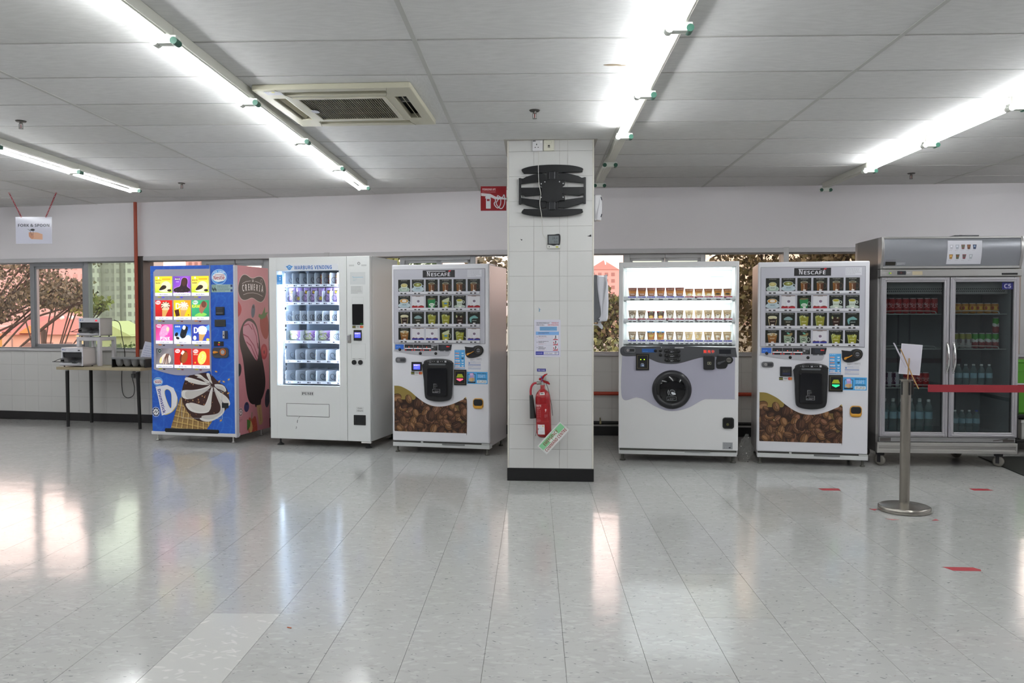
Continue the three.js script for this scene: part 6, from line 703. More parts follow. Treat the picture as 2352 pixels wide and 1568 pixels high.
  { const g = new THREE.PlaneGeometry(0.084, 0.045, 1, 3); ontoCanopy(tr(g, -0.492, 1.735, 0.001)); part(can, 'dark_sticker', g, M('#1d1b12', 0.5)); part(can, 'small_print', ontoCanopy(tr(toCell(new THREE.PlaneGeometry(0.07, 0.04, 1, 3), sheetB.cell(70, 40, (q, w, h) => { rect(q, 0, 0, w, h, '#85878b'); smallPrint(q, 4, 8, 60, 4, 9, '#b4b8bc', 2); })), -0.405, 1.735, 0.0008)), sheetB.mat(0.4)); }
  // control rail
  const rail = part(t, 'control_rail', B(-0.572, 1.618, -0.05, 0.582, 1.68, 0.012, 0.006), st2);
  const th = part(rail, 'thermostat', B(-0.434, 1.634, 0.01, -0.364, 1.665, 0.018, 0.004), M('#232730', 0.4)); plate(th, 'thermostat_display', -0.428, 1.639, -0.385, 1.66, 0.018, sheetB.cell(48, 24, (g, w, h) => { rect(g, 0, 0, w, h, '#1a1416'); T(g, '-5', w / 2, h / 2, 16, '#8a2a2c', BOLD); }), { t: 0.001, glow: 0.3 });
  part(rail, 'handle_recess', B(0.414, 1.629, 0.01, 0.543, 1.645, 0.014, 0.004), black); part(rail, 'tape_patch', B(-0.31, 1.632, 0.0115, -0.228, 1.662, 0.013), M('#b4a88c', 0.6)); plate(rail, 'rail_logo', -0.353, 1.642, -0.322, 1.657, 0.012, sheetB.cell(40, 20, (g, w, h) => { rect(g, 0, 0, w, h, '#b0afae'); smallPrint(g, 3, 7, 34, 2, 6, '#e8e8ec', 3); }), { t: 0.0008 });
  for (const [x, c] of [[-0.502, '#4a9a3a'], [-0.491, '#b4b42c']]) part(rail, 'indicator_light', B(x, 1.641, 0.01, x + 0.009, 1.652, 0.015, 0.002), M(c, 0.3, 0, { emissive: c, emissiveIntensity: 0.4 }));
  plate(rail, 'rail_caption', -0.56, 1.636, -0.515, 1.66, 0.012, sheetB.cell(50, 26, (g, w, h) => { rect(g, 0, 0, w, h, '#a8a6a4'); smallPrint(g, 3, 6, 42, 3, 8, '#6a6a6c', 2); }), { t: 0.0008 });
  // doors
  const doorAlu = M('#b6b4b8', 0.3, 0.6), pane = glassMat('#b9c0c1');
  for (const [x0, x1, hx] of [[-0.555, 0.003, -0.014], [0.01, 0.568, 0.038]]) {
    const d = part(t, 'door', mg(frame(x0, 0.256, x1, 1.612, 0.042, -0.042, 0.0, 0.006), frame(x0 + 0.012, 0.268, x1 - 0.012, 1.6, 0.012, -0.01, 0.008, 0.004)), doorAlu);
    part(d, 'glass_pane', tr(new THREE.PlaneGeometry(x1 - x0 - 0.08, 1.28), (x0 + x1) / 2, 0.934, -0.02), pane);
    part(d, 'gasket', frame(x0 + 0.03, 0.286, x1 - 0.03, 1.582, 0.014, -0.05, -0.024), M('#24282a', 0.7));
    part(d, 'door_handle', mg(B(hx - 0.011, 0.8, 0.004, hx + 0.011, 1.062, 0.012, 0.003), tube([[hx, 0.815, 0.01], [hx, 0.86, 0.034], [hx, 0.93, 0.042], [hx, 1.0, 0.034], [hx, 1.048, 0.01]], 0.009, 20, 8)), chrome);
  }
  { const g = sheetB.cell(90, 60, (q, w, h) => { rect(q, 0, 0, w, h, '#23246c'); T(q, 'C5', w / 2, h / 2 + 2, 50, '#b4b4c4', { bold: 'bold', w: 62 }); }); plate(t, 'number_sign', 0.434, 1.508, 0.522, 1.566, -0.018, g, { t: 0.0015, rough: 0.3 }); }
  part(t, 'lower_rail', B(-0.556, 0.212, -0.045, 0.562, 0.253, -0.012, 0.004), M('#9b9b9b', 0.4, 0.6)); for (const g of [B(-0.55, 0.218, -0.013, -0.46, 0.246, -0.01), tr(bx(0.12, 0.006, 0.003), 0.44, 0.236, -0.01, 0, 0, 0.15), B(0.46, 0.218, -0.013, 0.55, 0.24, -0.009)]) part(t, 'rust_scrape', g, M('#4a4542', 0.6));
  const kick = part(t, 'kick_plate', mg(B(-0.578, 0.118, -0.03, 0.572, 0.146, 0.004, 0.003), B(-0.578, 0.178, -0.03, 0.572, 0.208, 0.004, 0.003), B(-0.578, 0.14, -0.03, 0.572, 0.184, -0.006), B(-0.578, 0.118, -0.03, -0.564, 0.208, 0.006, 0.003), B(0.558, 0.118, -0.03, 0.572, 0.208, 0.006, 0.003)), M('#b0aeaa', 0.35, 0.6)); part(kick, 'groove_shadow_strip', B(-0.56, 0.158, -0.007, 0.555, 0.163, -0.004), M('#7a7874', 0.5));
  for (const [x, z] of [[-0.53, -0.06], [0.45, -0.06], [-0.5, -0.52], [0.3, -0.5]]) { const c = part(t, 'castor', mg(B(-0.02, 0.09, -0.03, 0.02, 0.125, 0.03, 0.004), B(-0.022, 0.03, -0.014, -0.017, 0.1, 0.014), B(0.017, 0.03, -0.014, 0.022, 0.1, 0.014)), M('#39383a', 0.5, 0.5), [x, 0, z], [0, 0.7, 0]); part(c, 'wheel', tr(lathe([[0.001, -0.013], [0.03, -0.014], [0.044, -0.011], [0.047, 0], [0.044, 0.011], [0.03, 0.014], [0.001, 0.013]], 24), 0, 0.047, 0, 0, 0, PI / 2), M('#77736c', 0.5)); }
  // wire shelves
  const wireM = M('#aeb8b2', 0.4, 0.3); const shelf = (x0, x1, y) => { const w = [tube([[x0, y, -0.105], [x1, y, -0.105]], 0.0045, 2, 6), tube([[x0 + 0.012, y + 0.002, -0.1], [x0 + 0.022, y + 0.022, -0.1], [x0 + 0.05, y + 0.026, -0.1], [x1 - 0.1, y + 0.026, -0.1], [x1 - 0.072, y + 0.022, -0.1], [x1 - 0.062, y + 0.002, -0.1]], 0.004, 40, 6), tube([[x0, y, -0.5], [x1, y, -0.5]], 0.0035, 2, 6)]; for (let i = 0; i <= 16; i++) { const x = x0 + ((x1 - x0) * i) / 16; w.push(tube([[x, y, -0.5], [x, y, -0.105]], 0.0025, 2, 5)); } part(t, 'wire_shelf', mg(w), wireM); };
  for (const [x0, x1] of [[-0.52, 0.0], [0.025, 0.52]]) { shelf(x0, x1, 1.3); shelf(x0, x1, 1.0); shelf(x0, x1, 0.664); }
  // drinks
  const can_ = (r, h, cell) => { const g = lathe([[0.001, 0.003], [r * 0.72, 0], [r, 0.01], [r, h - 0.014], [r * 0.8, h - 0.002], [r * 0.8, h], [r * 0.74, h - 0.003], [0.001, h - 0.003]], 22), p = g.attributes.position, a = g.attributes.uv; for (let i = 0; i < a.count; i++) { const u = (a.getX(i) * 2 + 0.5) % 1; a.setXY(i, Math.abs(u * 2 - 1), THREE.MathUtils.clamp(p.getY(i) / h, 0.02, 0.98)); } return toCell(g, cell); };
  const canPrint = (f) => sheetB.cell(60, 100, (g, w, h) => { rect(g, 0, 0, w, h, '#b8b8bc'); f(g, w, h); rect(g, 0, 0, w, h * 0.06, '#b4b4b8'); });
  const P_ = { red: canPrint((g, w, h) => { rect(g, 0, 4, w, h - 4, '#a0161c'); T(g, 'Cola', w / 2, h * 0.4, 22, '#e4d4d4', { font: 'serif', bold: 'bold', rot: -0.25 }); line(g, [[0, h * 0.62], [w * 0.4, h * 0.54], [w, h * 0.64]], '#d8c0c0', 3); }), gold: canPrint((g, w, h) => { rect(g, 0, 4, w, h - 4, '#b4781c'); rect(g, 0, h * 0.3, w, h * 0.34, '#d8a830'); ell(g, w / 2, h * 0.46, 14, 16, '#a4481c'); }), green: canPrint((g, w, h) => { rect(g, 0, 4, w, h * 0.5, '#3f8f34'); rect(g, 0, h * 0.5, w, h * 0.5, '#8e4444'); blob(g, [[0, h * 0.4], [w, h * 0.34], [w, h * 0.56], [0, h * 0.62]], '#c4ccc4'); }), pale: canPrint((g, w, h) => { rect(g, 0, 4, w, h * 0.4, '#8a8a3c'); rect(g, 0, h * 0.4, w, h * 0.6, '#a8a8a4'); ell(g, w / 2, h * 0.5, 14, 16, '#78706c'); }), silver: canPrint((g, w, h) => { rect(g, 0, 4, w, h - 4, '#b4b4bc'); rect(g, w * 0.4, 0, w * 0.6, h, '#5d3554'); T(g, 'S', w * 0.5, h * 0.5, 40, '#d0c8d0', BOLD); }) };
  const words_ = ['first', 'second', 'third', 'fourth', 'fifth', 'sixth', 'seventh', 'eighth', 'ninth'];
  const addCan = (cell, r, h, label, x, y, z, group) => { cell.geos ??= {}; const k = r + '/' + h; cell.geos[k] ??= can_(r, h, cell); single('drink_can', cell.geos[k], cell.sheet.mat(0.3), label, 'can', world(x, y, z), [0, turn + rr(-0.4, 0.4), 0], group); };
  [-0.475, -0.415, -0.356, -0.296, -0.236, -0.176, -0.116, -0.056].forEach((x, i) => addCan(P_.red, 0.0285, 0.135, `red drink can, ${words_[i]} on the top shelf of the fridge`, x, 1.3045, -0.16, 'red cans on the top shelf'));
  [0.075, 0.138, 0.2, 0.262, 0.324, 0.386, 0.448].forEach((x, i) => addCan(P_.gold, 0.03, 0.09, `short gold drink can, ${words_[i]} on the top shelf of the fridge`, x, 1.3045, -0.16, 'gold cans on the top shelf'));
  [0.07, 0.124, 0.178, 0.232, 0.288, 0.344, 0.4, 0.458].forEach((x, i) => addCan(i < 4 ? P_.pale : P_.green, 0.026, 0.133, `${i < 4 ? 'pale green and grey' : 'green and red'} drink can, ${words_[i]} in the second shelf row`, x, 1.0045, -0.16, 'cans on the second shelf'));
  addCan(P_.green, 0.026, 0.133, 'green and red drink can stacked on top of another can', 0.458, 1.1378, -0.16);
  [-0.478, -0.422, -0.366].forEach((x, i) => addCan(P_.silver, 0.026, 0.13, `silver and purple drink can, ${words_[i]} on the third shelf`, x, 0.6685, -0.16, 'silver cans on the third shelf'));
  [-0.28, -0.226, -0.172, -0.118].forEach((x, i) => addCan(P_.red, 0.0265, 0.128, `red drink can, ${words_[i]} of the red ones on the third shelf`, x, 0.6685, -0.16, 'red cans on the third shelf'));
  const water = new THREE.MeshPhysicalMaterial({ color: '#c4dcdc', roughness: 0.12, transmission: 0.85, thickness: 0, ior: 1.4 }), labelM = M('#8fb4c0', 0.45), capM = M('#c4ccca', 0.4), blueCap = M('#3a4a9a', 0.4);
  const bottle = (r, h, label, x, y, z, group, cap = capM) => {
    const k = h / 0.28, o = thing('water_bottle', label, 'bottle', world(x, y, z), turn, group), key = r + '/' + h; bottle.g ??= {};
    const g = (bottle.g[key] ??= [lathe([[0.001, 0.004], [r * 0.8, 0], [r, 0.012 * k], [r, 0.05 * k], [r * 0.93, 0.06 * k], [r, 0.07 * k], [r * 0.93, 0.09 * k], [r, 0.105 * k], [r, 0.19 * k], [r * 0.86, 0.215 * k], [r * 0.42, 0.25 * k], [r * 0.38, 0.262 * k]], 20), lathe([[r * 1.01, 0.115 * k], [r * 1.01, 0.175 * k]], 20), lathe([[0.001, 0.282 * k], [r * 0.42, 0.28 * k], [r * 0.45, 0.262 * k], [r * 0.36, 0.26 * k]], 16)]);
    part(o, 'bottle_body', g[0], water); part(o, 'label', g[1], labelM); part(o, 'cap', g[2], cap);
  };
  [-0.47, -0.395, -0.32, -0.245, -0.17, -0.095].forEach((x, i) => { bottle(0.033, 0.28, `clear water bottle, ${words_[i]} in the front row of the fridge floor`, x, 0.281, -0.15, 'front row of water bottles'); if (i < 5) bottle(0.033, 0.28, `clear water bottle, ${words_[i]} in the second row of the fridge floor`, x + 0.036, 0.281, -0.24, 'second row of water bottles'); });
  [0.075, 0.13, 0.19, 0.25, 0.31].forEach((x, i) => bottle(0.027, 0.19, `small water bottle, ${words_[i]} standing on the fridge floor`, x, 0.281, -0.16, 'small water bottles', i === 4 ? blueCap : capM));
  [0.095, 0.155, 0.215, 0.28, 0.345, 0.41].forEach((x, i) => bottle(0.027, 0.2, `small water bottle, ${words_[i]} on the third shelf`, x, 0.6685, -0.16, 'small bottles on the third shelf'));
  // flat carton lying on the fridge
  { const o = thing('flat_carton', 'dark flat carton lying on top of the fridge', 'box', world(0.17, 1.9515, -0.18), turn); part(o, 'carton_body', B(-0.1, 0, -0.14, 0.1, 0.02, 0.1, 0.003), M('#4a4c4e', 0.6)); part(o, 'carton_tape', B(-0.06, 0.0195, -0.14, -0.04, 0.021, 0.101), M('#1d1e20', 0.5)); }
}
// ---------- things on and round the pillar ----------
const onPillar = (x, y, z = 0) => pillarAt(x, y, z), PT = PIL[2];
{ // wall bracket for a screen
  const t = thing('screen_bracket', 'black steel screen bracket bolted high on the tiled pillar', 'bracket', onPillar(0.0145, 2.25, 0), PT), m = M('#17181a', 0.38, 0.3);
  for (const s of [1, -1]) part(t, 'rail', ext(splineShape([[-0.218, 0.14 * s]], (s > 0 ? [[-0.218, 0.14], [-0.232, 0.15], [-0.228, 0.172], [-0.14, 0.193], [0, 0.2], [0.14, 0.193], [0.228, 0.172], [0.232, 0.15], [0.218, 0.14], [0.1, 0.14]] : [[-0.218, -0.14], [-0.232, -0.15], [-0.228, -0.172], [-0.14, -0.191], [0, -0.198], [0.14, -0.191], [0.228, -0.172], [0.232, -0.15], [0.218, -0.14], [0.1, -0.14]])), 0.022, 0.004), m, [0, 0, 0.014]);
  part(t, 'plate', ext(shp([[-0.1, 0.078], [-0.095, 0.04], [-0.078, 0.03], [-0.078, -0.03], [-0.095, -0.04], [-0.1, -0.078], [-0.06, -0.078], [-0.03, -0.09], [0.03, -0.09], [0.06, -0.078], [0.1, -0.078], [0.095, -0.04], [0.078, -0.03], [0.078, 0.03], [0.095, 0.04], [0.1, 0.078], [0.06, 0.078], [0.03, 0.09], [-0.03, 0.09], [-0.06, 0.078]]), 0.02, 0.003), m, [0, 0, 0.03]);
  part(t, 'stem', mg(B(-0.045, 0.07, 0.006, 0.045, 0.15, 0.034, 0.004), B(-0.045, -0.15, 0.006, 0.045, -0.07, 0.034, 0.004)), m);
  part(t, 'stem_cover', mg(B(-0.025, 0.07, 0.03, 0.025, 0.148, 0.05, 0.008), B(-0.025, -0.148, 0.03, 0.025, -0.07, 0.05, 0.008)), M('#2a2b2e', 0.3, 0.4));
  for (const s of [-1, 1]) {
    part(t, 'side_post', B(s * 0.249 - 0.009, -0.1, 0.004, s * 0.249 + 0.009, 0.102, 0.03, 0.003), m);
    const f = (pts) => ext(shp(s > 0 ? pts.map(([x, y]) => [-x, y]).reverse() : pts), 0.018, 0.003);
    for (const pts of [[[-0.243, 0.055], [-0.105, 0.07], [-0.085, 0.078], [-0.045, 0.078], [-0.045, 0.126], [-0.088, 0.139], [-0.12, 0.133], [-0.2, 0.112], [-0.225, 0.098], [-0.243, 0.1]], [[-0.243, -0.026], [-0.225, -0.03], [-0.208, -0.04], [-0.1, -0.03], [-0.07, -0.02], [-0.07, 0.028], [-0.243, 0.028]], [[-0.243, -0.05], [-0.105, -0.067], [-0.085, -0.076], [-0.045, -0.076], [-0.045, -0.127], [-0.088, -0.134], [-0.12, -0.128], [-0.2, -0.108], [-0.225, -0.095], [-0.243, -0.094]]]) part(t, 'arm', f(pts), m, [0, 0, 0.012]);
  }
  for (const [x, y] of [[-0.084, 0.052], [0.084, 0.052], [-0.084, -0.052], [0.084, -0.052], [-0.056, 0.066], [0.056, 0.066]]) part(t, 'bolt', tr(cyl(0.005, 0.005, 0.005, 10), x, y, 0.051, PI / 2), M('#b8b8ba', 0.3, 0.8));
}
single('hanging_cable', tube([[-0.09, 2.56, 0.012], [-0.09, 2.486, 0.01], [-0.092, 2.44, 0.045], [-0.086, 2.295, 0.06], [-0.073, 2.226, 0.062], [-0.08, 2.151, 0.06], [-0.066, 2.055, 0.046], [-0.062, 1.98, 0.01], [-0.057, 1.92, 0.008], [-0.024, 1.875, 0.012]].map((p) => onPillar(...p)), 0.0022, 60, 6), M('#c9c7c0', 0.5), 'thin white cable hanging over the black screen bracket', 'cable');
{
  const t = thing('power_socket', 'white three pin socket at the top of the pillar', 'socket', onPillar(-0.099, 2.6, 0), PT), m = M('#d6d6d8', 0.3);
  part(t, 'plate', bx(0.082, 0.084, 0.02, 0.005), m, [0, 0, 0.01]); part(t, 'switch', bx(0.012, 0.018, 0.008, 0.002), M('#e4e4e4', 0.3), [0.026, 0.026, 0.021]);
  part(t, 'pin_holes', mg(tr(bx(0.006, 0.012, 0.002), -0.007, 0.008, 0.0205), tr(bx(0.009, 0.005, 0.002), -0.018, -0.014, 0.0205), tr(bx(0.009, 0.005, 0.002), 0.005, -0.014, 0.0205)), dark); part(t, 'mark', tr(bx(0.022, 0.006, 0.001), -0.026, 0.034, 0.0205), M('#3a3a3c', 0.5));
  const d = thing('data_socket', 'cream data socket next to the three pin socket', 'socket', onPillar(-0.012, 2.6, 0), PT), c = M('#d0cfc0', 0.4);
  part(d, 'plate', bx(0.082, 0.084, 0.02, 0.005), c, [0, 0, 0.01]); part(d, 'jack', bx(0.018, 0.022, 0.006, 0.002), M('#8f8d80', 0.5), [0, -0.008, 0.02]); part(d, 'jack_hole', bx(0.01, 0.01, 0.003), dark, [0, -0.003, 0.0225]); part(d, 'seam', frame(-0.024, 0.015, 0.02, 0.035, 0.0012, 0.0195, 0.021), M('#a8a698', 0.5));
}
{
  const t = thing('room_thermometer', 'small white and black digital thermometer with a grey screen', 'thermometer', onPillar(0.0255, 1.863, 0), PT);
  part(t, 'case', bx(0.1, 0.11, 0.018, 0.008), M('#cfcfca', 0.35), [0, 0, 0.009]); part(t, 'bezel', ext(splineShape([[-0.048, 0.053], [-0.048, -0.022]], [[-0.048, -0.022], [-0.025, -0.026], [0, -0.032], [0.025, -0.026], [0.048, -0.022], [0.048, 0.053], [0, 0.054], [-0.048, 0.053]]), 0.006, 0.002), M('#1d1f22', 0.3), [0, 0, 0.015]);
  plate(t, 'screen', -0.038, -0.017, 0.038, 0.044, 0.021, sheetB.cell(100, 80, (g, w, h) => { rect(g, 0, 0, w, h, '#73787a'); T(g, '24.4', 62, 24, 34, '#5b6062', { bold: 'bold', w: 56 }); T(g, '59', 70, 60, 32, '#5b6062', { bold: 'bold', w: 40 }); smallPrint(g, 14, 64, 26, 1, 4, '#5b6062', 3); }), { t: 0.001, rough: 0.15 });
  part(t, 'button', bx(0.02, 0.01, 0.004, 0.002), M('#a8a828', 0.4), [0.026, -0.042, 0.019]); part(t, 'sensor', tr(cyl(0.004, 0.004, 0.003, 10), -0.034, -0.04, 0.018, PI / 2), dark);
}
{
  const c = sheetA.cell(330, 470, (g, w, h) => {
    rect(g, 0, 0, w, h, '#cdccd8'); g.strokeStyle = '#8a8a9c'; g.lineWidth = 1.4; g.strokeRect(20, 26, w - 42, h - 54);
    T(g, 'CARA MENGGUNAKAN ALAT', 26, 42, 17, '#26262c', { align: 'left', bold: 'bold', sx: 0.72 }); T(g, 'PEMADAM API', 302, 42, 17, '#b02a34', { align: 'right', bold: 'bold', sx: 0.72 }); T(g, 'HOW TO USE A', 28, 66, 18, '#26262c', { align: 'left', bold: 'bold', sx: 0.78 }); T(g, 'FIRE EXTINGUISHER', 302, 66, 18, '#b02a34', { align: 'right', bold: 'bold', sx: 0.78 });
    rect(g, 70, 88, 214, 50, '#6f9ec8'); smallPrint(g, 78, 95, 196, 4, 11, '#3e5f84', 2); rect(g, 21, 150, w - 44, 42, '#7aa6da'); T(g, 'CARA MENGGUNAKAN', 50, 165, 14, '#22344e', { align: 'left', bold: 'bold', sx: 0.9 }); T(g, 'HOW TO OPERATE', 50, 179, 10, '#8a5070', { align: 'left' });
    [['1', 'CABUT KUNCI PICU', 1], ['2', 'HALAKAN PEMANCUT KE|PANGKAL API', 2], ['3', 'TEKAN PICU|SEMBURKAN DARI|KIRI KE KANAN', 3]].forEach(([n, s, k], i) => { const y = 194 + i * 66 + (i > 1 ? 2 : 0), H = i === 2 ? 80 : 64; line(g, [[21, y + H], [w - 22, y + H]], '#9a9aac', 1.2); T(g, n, 36, y + 22, 20, '#1c1c20', BOLD); s.split('|').forEach((q, j) => T(g, q, 52, y + 14 + j * 13, 12, '#2a2a30', { align: 'left', bold: 'bold', sx: 0.9 })); smallPrint(g, 52, y + 16 + k * 13, 110, 2, 9, '#b0606c', 1.8); rect(g, 236, y + 4, 60, 56, '#d8d8e2'); rect(g, 236, y + 50, 60, 10, '#b02a34'); ell(g, 268, y + 12, 6, 7, '#17171a'); line(g, [[266, y + 18], [264, y + 32], [256, y + 46]], '#17171a', 5); line(g, [[264, y + 32], [274, y + 46]], '#17171a', 5); line(g, [[266, y + 22], [280, y + 30 - i * 5]], '#17171a', 4); if (i) { rect(g, 240, y + 18, 9, 22, '#b02a34'); poly(g, [[284, y + 48], [290, y + 26], [295, y + 48]], '#c0303a'); } });
    rect(g, 20, h - 70, w - 42, 42, '#2b2e92'); T(g, 'OWNER', 66, h - 48, 22, '#b8bce4', { bold: 'bold', w: 80 }); rect(g, 118, h - 66, 186, 34, '#d4d4e0', 3); T(g, 'OSHE Dept.', 180, h - 48, 18, '#2c2c34', { w: 106 }); smallPrint(g, 256, h - 56, 36, 3, 8, '#3c3c44', 3);
  });
  const t = thing('instruction_poster', 'laminated extinguisher instruction poster stuck on the tiled pillar', 'poster', onPillar(-0.0235, 0.97, 0), PT); plate(t, 'printed_sheet', -0.1025, 0, 0.1025, 0.29, 0.0005, c, { t: 0.0015, rough: 0.25 });
}
{ const t = thing('number_label', 'small blue number label above the fire extinguisher', 'label', onPillar(-0.0695, 0.857, 0), PT); plate(t, 'printed_plate', -0.0345, 0, 0.0345, 0.022, 0.0003, sheetB.cell(130, 42, (g, w, h) => { rect(g, 0, 0, w, h, '#2c2e84'); T(g, 'FE-142', w / 2, h / 2 + 1, 27, '#c8cae0', { bold: 'bold', w: 104 }); }), { t: 0.002 }); }
{ // tape marks and scribble left on the tiles
  const mark = (x, y, geo, c, label, cat) => single('mark', geo, M(c, 0.7), label, cat, onPillar(x, y, 0), [0, PT, 0]);
  mark(-0.228, 1.882, ext(shp([[-0.006, 0.006], [0.002, 0.001], [0.009, 0.002], [0.009, -0.006], [0.002, -0.007], [-0.003, 0]]), 0.0015), '#17181a', 'scrap of black tape on the pillar below the bracket', 'tape scrap');
  mark(0.3, 1.907, ext(shp([[-0.018, -0.003], [0, 0.002], [0.006, 0.008], [0.014, 0.008], [0.014, -0.008], [0.002, -0.007]]), 0.0015), '#17181a', 'arrow shaped black tape scrap at the pillar edge', 'tape scrap');
  mark(-0.084, 1.34, mg(ext(shp([[-0.008, 0.018], [-0.002, 0.006], [0.006, 0.002], [0.001, -0.004], [0.002, -0.016], [-0.006, -0.018], [-0.004, -0.004]]), 0.0006), ext(shp([[0.004, -0.002], [0.012, 0.001], [0.01, -0.002]]), 0.0006)), '#5a86a4', 'blue ink blot on the white tiles above the poster', 'stain');
}
{ // extinguisher
  const t = thing('fire_extinguisher', 'red fire extinguisher with black horn hung on the tiled pillar', 'extinguisher', onPillar(-0.046, 0.358, 0.085), PT), red = M('#8e1219', 0.22), valve = M('#a8a8a2', 0.3, 0.8), R = 0.0585;
  t.rotation.z = 0.03;
  part(t, 'cylinder', lathe([[0.001, 0.004], [0.036, 0], [0.05, 0.012], [R, 0.035], [R, 0.3], [0.055, 0.325], [0.044, 0.348], [0.028, 0.362], [0.02, 0.37], [0.017, 0.38], [0.017, 0.402], [0.001, 0.402]], 40), red);
  part(t, 'valve', mg(tr(cyl(0.013, 0.016, 0.03, 16), 0, 0.415, 0), tr(bx(0.022, 0.03, 0.022, 0.004), 0, 0.436, 0), tr(cyl(0.012, 0.012, 0.03, 12), -0.03, 0.418, 0, 0, 0, PI / 2), tr(cyl(0.016, 0.016, 0.012, 6), -0.036, 0.418, 0, 0, 0, PI / 2)), valve);
  part(t, 'upper_lever', ext(shp([[-0.02, 0.448], [-0.008, 0.458], [0.014, 0.482], [0.04, 0.489], [0.041, 0.484], [0.018, 0.466], [0.006, 0.446], [-0.012, 0.44]]), 0.024, 0.003), red, [0, 0, -0.012]); part(t, 'lower_lever', ext(splineShape([[-0.012, 0.436], [0.002, 0.442]], [[0.002, 0.442], [0.025, 0.434], [0.046, 0.426], [0.058, 0.408], [0.052, 0.404], [0.036, 0.41], [0.012, 0.42], [-0.012, 0.43]]), 0.024, 0.003), red, [0, 0, -0.012]);
  part(t, 'safety_tag', mg(tr(bx(0.01, 0.008, 0.004), -0.006, 0.464, 0.014), tube([[-0.004, 0.46, 0.014], [-0.001, 0.44, 0.016], [-0.002, 0.42, 0.016]], 0.0014, 8, 5)), M('#3a3c9c', 0.4)); part(t, 'lever_knob', tr(cyl(0.01, 0.01, 0.016, 14), -0.016, 0.448, 0.01, PI / 2), red);
  part(t, 'hose', tube([[-0.042, 0.418, 0], [-0.066, 0.414, 0.002], [-0.084, 0.394, 0.004], [-0.092, 0.36, 0.006], [-0.092, 0.325, 0.006]], 0.0085, 28, 10), M('#a02634', 0.4));
  part(t, 'horn', tr(lathe([[0.001, 0.18], [0.013, 0.18], [0.014, 0.17], [0.024, 0.004], [0.025, 0], [0.021, 0], [0.011, 0.16], [0.001, 0.165]], 24), 0, 0, 0, 0, 0, 0.05), M('#1a1c1b', 0.5), [-0.08, 0.148, 0.008]);
  const wrap = (name, a0, a1, y0, y1, cell, rough = 0.3) => { const g = new THREE.CylinderGeometry(R + 0.0006, R + 0.0006, y1 - y0, 24, 1, true, a0, a1 - a0); part(t, name, toCell(g, cell), cell.sheet.mat(rough), [0, (y0 + y1) / 2, 0]); };
  wrap('body_print', -1.1, 0.75, 0.12, 0.262, sheetB.cell(180, 230, (g, w, h) => { rect(g, 0, 0, w, h, '#8e1219'); T(g, 'SAFE', 44, 24, 34, '#d8c8c8', { bold: 'bold', w: 88 }); smallPrint(g, 10, 50, 66, 3, 9, '#c89a9c', 3); for (let i = 0; i < 4; i++) { smallPrint(g, 6, 86 + i * 24, 40, 2, 8, '#c89a9c', 2); line(g, [[60, 84 + i * 24], [76, 84 + i * 24], [76, 96 + i * 24]], '#c89a9c', 1.6); } ell(g, 142, 76, 10, 12, '#d8c4c4'); rect(g, 138, 88, 8, 12, '#d8c4c4'); smallPrint(g, 126, 108, 34, 1, 6, '#c89a9c', 2); smallPrint(g, 124, 136, 42, 5, 8, '#c89a9c', 2); smallPrint(g, 20, 196, 60, 4, 9, '#c89a9c', 2); }));
  wrap('service_tag', -0.85, 0.15, 0.028, 0.103, sheetB.cell(100, 120, (g, w, h) => { rect(g, 0, 0, w, h, '#cfcdd0'); smallPrint(g, 24, 20, 44, 1, 5, '#6a6a80', 3); ell(g, 80, 18, 8, 9, '#c8a040'); rect(g, 4, 44, 10, 26, '#2c2c30'); smallPrint(g, 26, 48, 54, 2, 10, '#7a8a90', 2); smallPrint(g, 8, 82, 84, 4, 9, '#8a8a90', 1.6); }), 0.5);
  part(t, 'shoulder_tag', toCell(new THREE.CylinderGeometry(0.0455, 0.0545, 0.018, 14, 1, true, -0.4, 0.72), sheetB.cell(64, 22, (g, w, h) => { rect(g, 0, 0, w, h, '#c8c6c6'); rect(g, 8, 6, 44, 8, '#3a3434'); })), sheetB.mat(0.4), [0, 0.339, 0]);
  part(t, 'hanging_strap', mg(tube([[0.02, 0.43, -0.03], [0.04, 0.37, -0.03], [0.062, 0.26, -0.02], [0.07, 0.16, -0.03]], 0.002, 20, 5), tube([[-0.05, 0.12, -0.04], [-0.058, 0.06, -0.05], [-0.068, 0, -0.06]], 0.002, 16, 5)), M('#2a2a28', 0.6)); part(t, 'wall_bracket', mg(tr(bx(0.03, 0.06, 0.012, 0.003), 0.012, 0.44, -0.077), tr(bx(0.016, 0.012, 0.07), 0.01, 0.45, -0.04), tr(bx(0.05, 0.02, 0.02), 0, 0.2, -0.074)), M('#b4b2aa', 0.4, 0.5));
}
{ // tilted green board
  const t = thing('emergency_board', 'tilted green and white emergency board propped against the extinguisher', 'sign', onPillar(0.027, 0.362, 0.158), PT);
  const c = sheetA.cell(420, 158, (g, w, h) => { rect(g, 0, 0, w, h, '#d4d4d2'); rect(g, 12, 16, w - 24, h * 0.48, '#7fbf8f'); rect(g, w * 0.56, 24, 60, h * 0.5, '#cdd6ce'); ell(g, w * 0.4, h * 0.45, 26, 20, '#dfe2de'); ell(g, w * 0.52, h * 0.52, 22, 20, '#d8dcd6'); T(g, 'EMERGENCY', w * 0.45, h * 0.33, 56, '#7c4630', { bold: 'bold', w: w * 0.6, }); T(g, 'COMMAND CENTRE', w * 0.51, h * 0.75, 56, '#8c3d38', { bold: 'bold', w: w * 0.9 }); });
  const p = plate(t, 'printed_board', -0.1275, -0.0475, 0.1275, 0.0475, 0, c, { t: 0.003, rough: 0.5 }); p.rotation.z = 0.834;
}
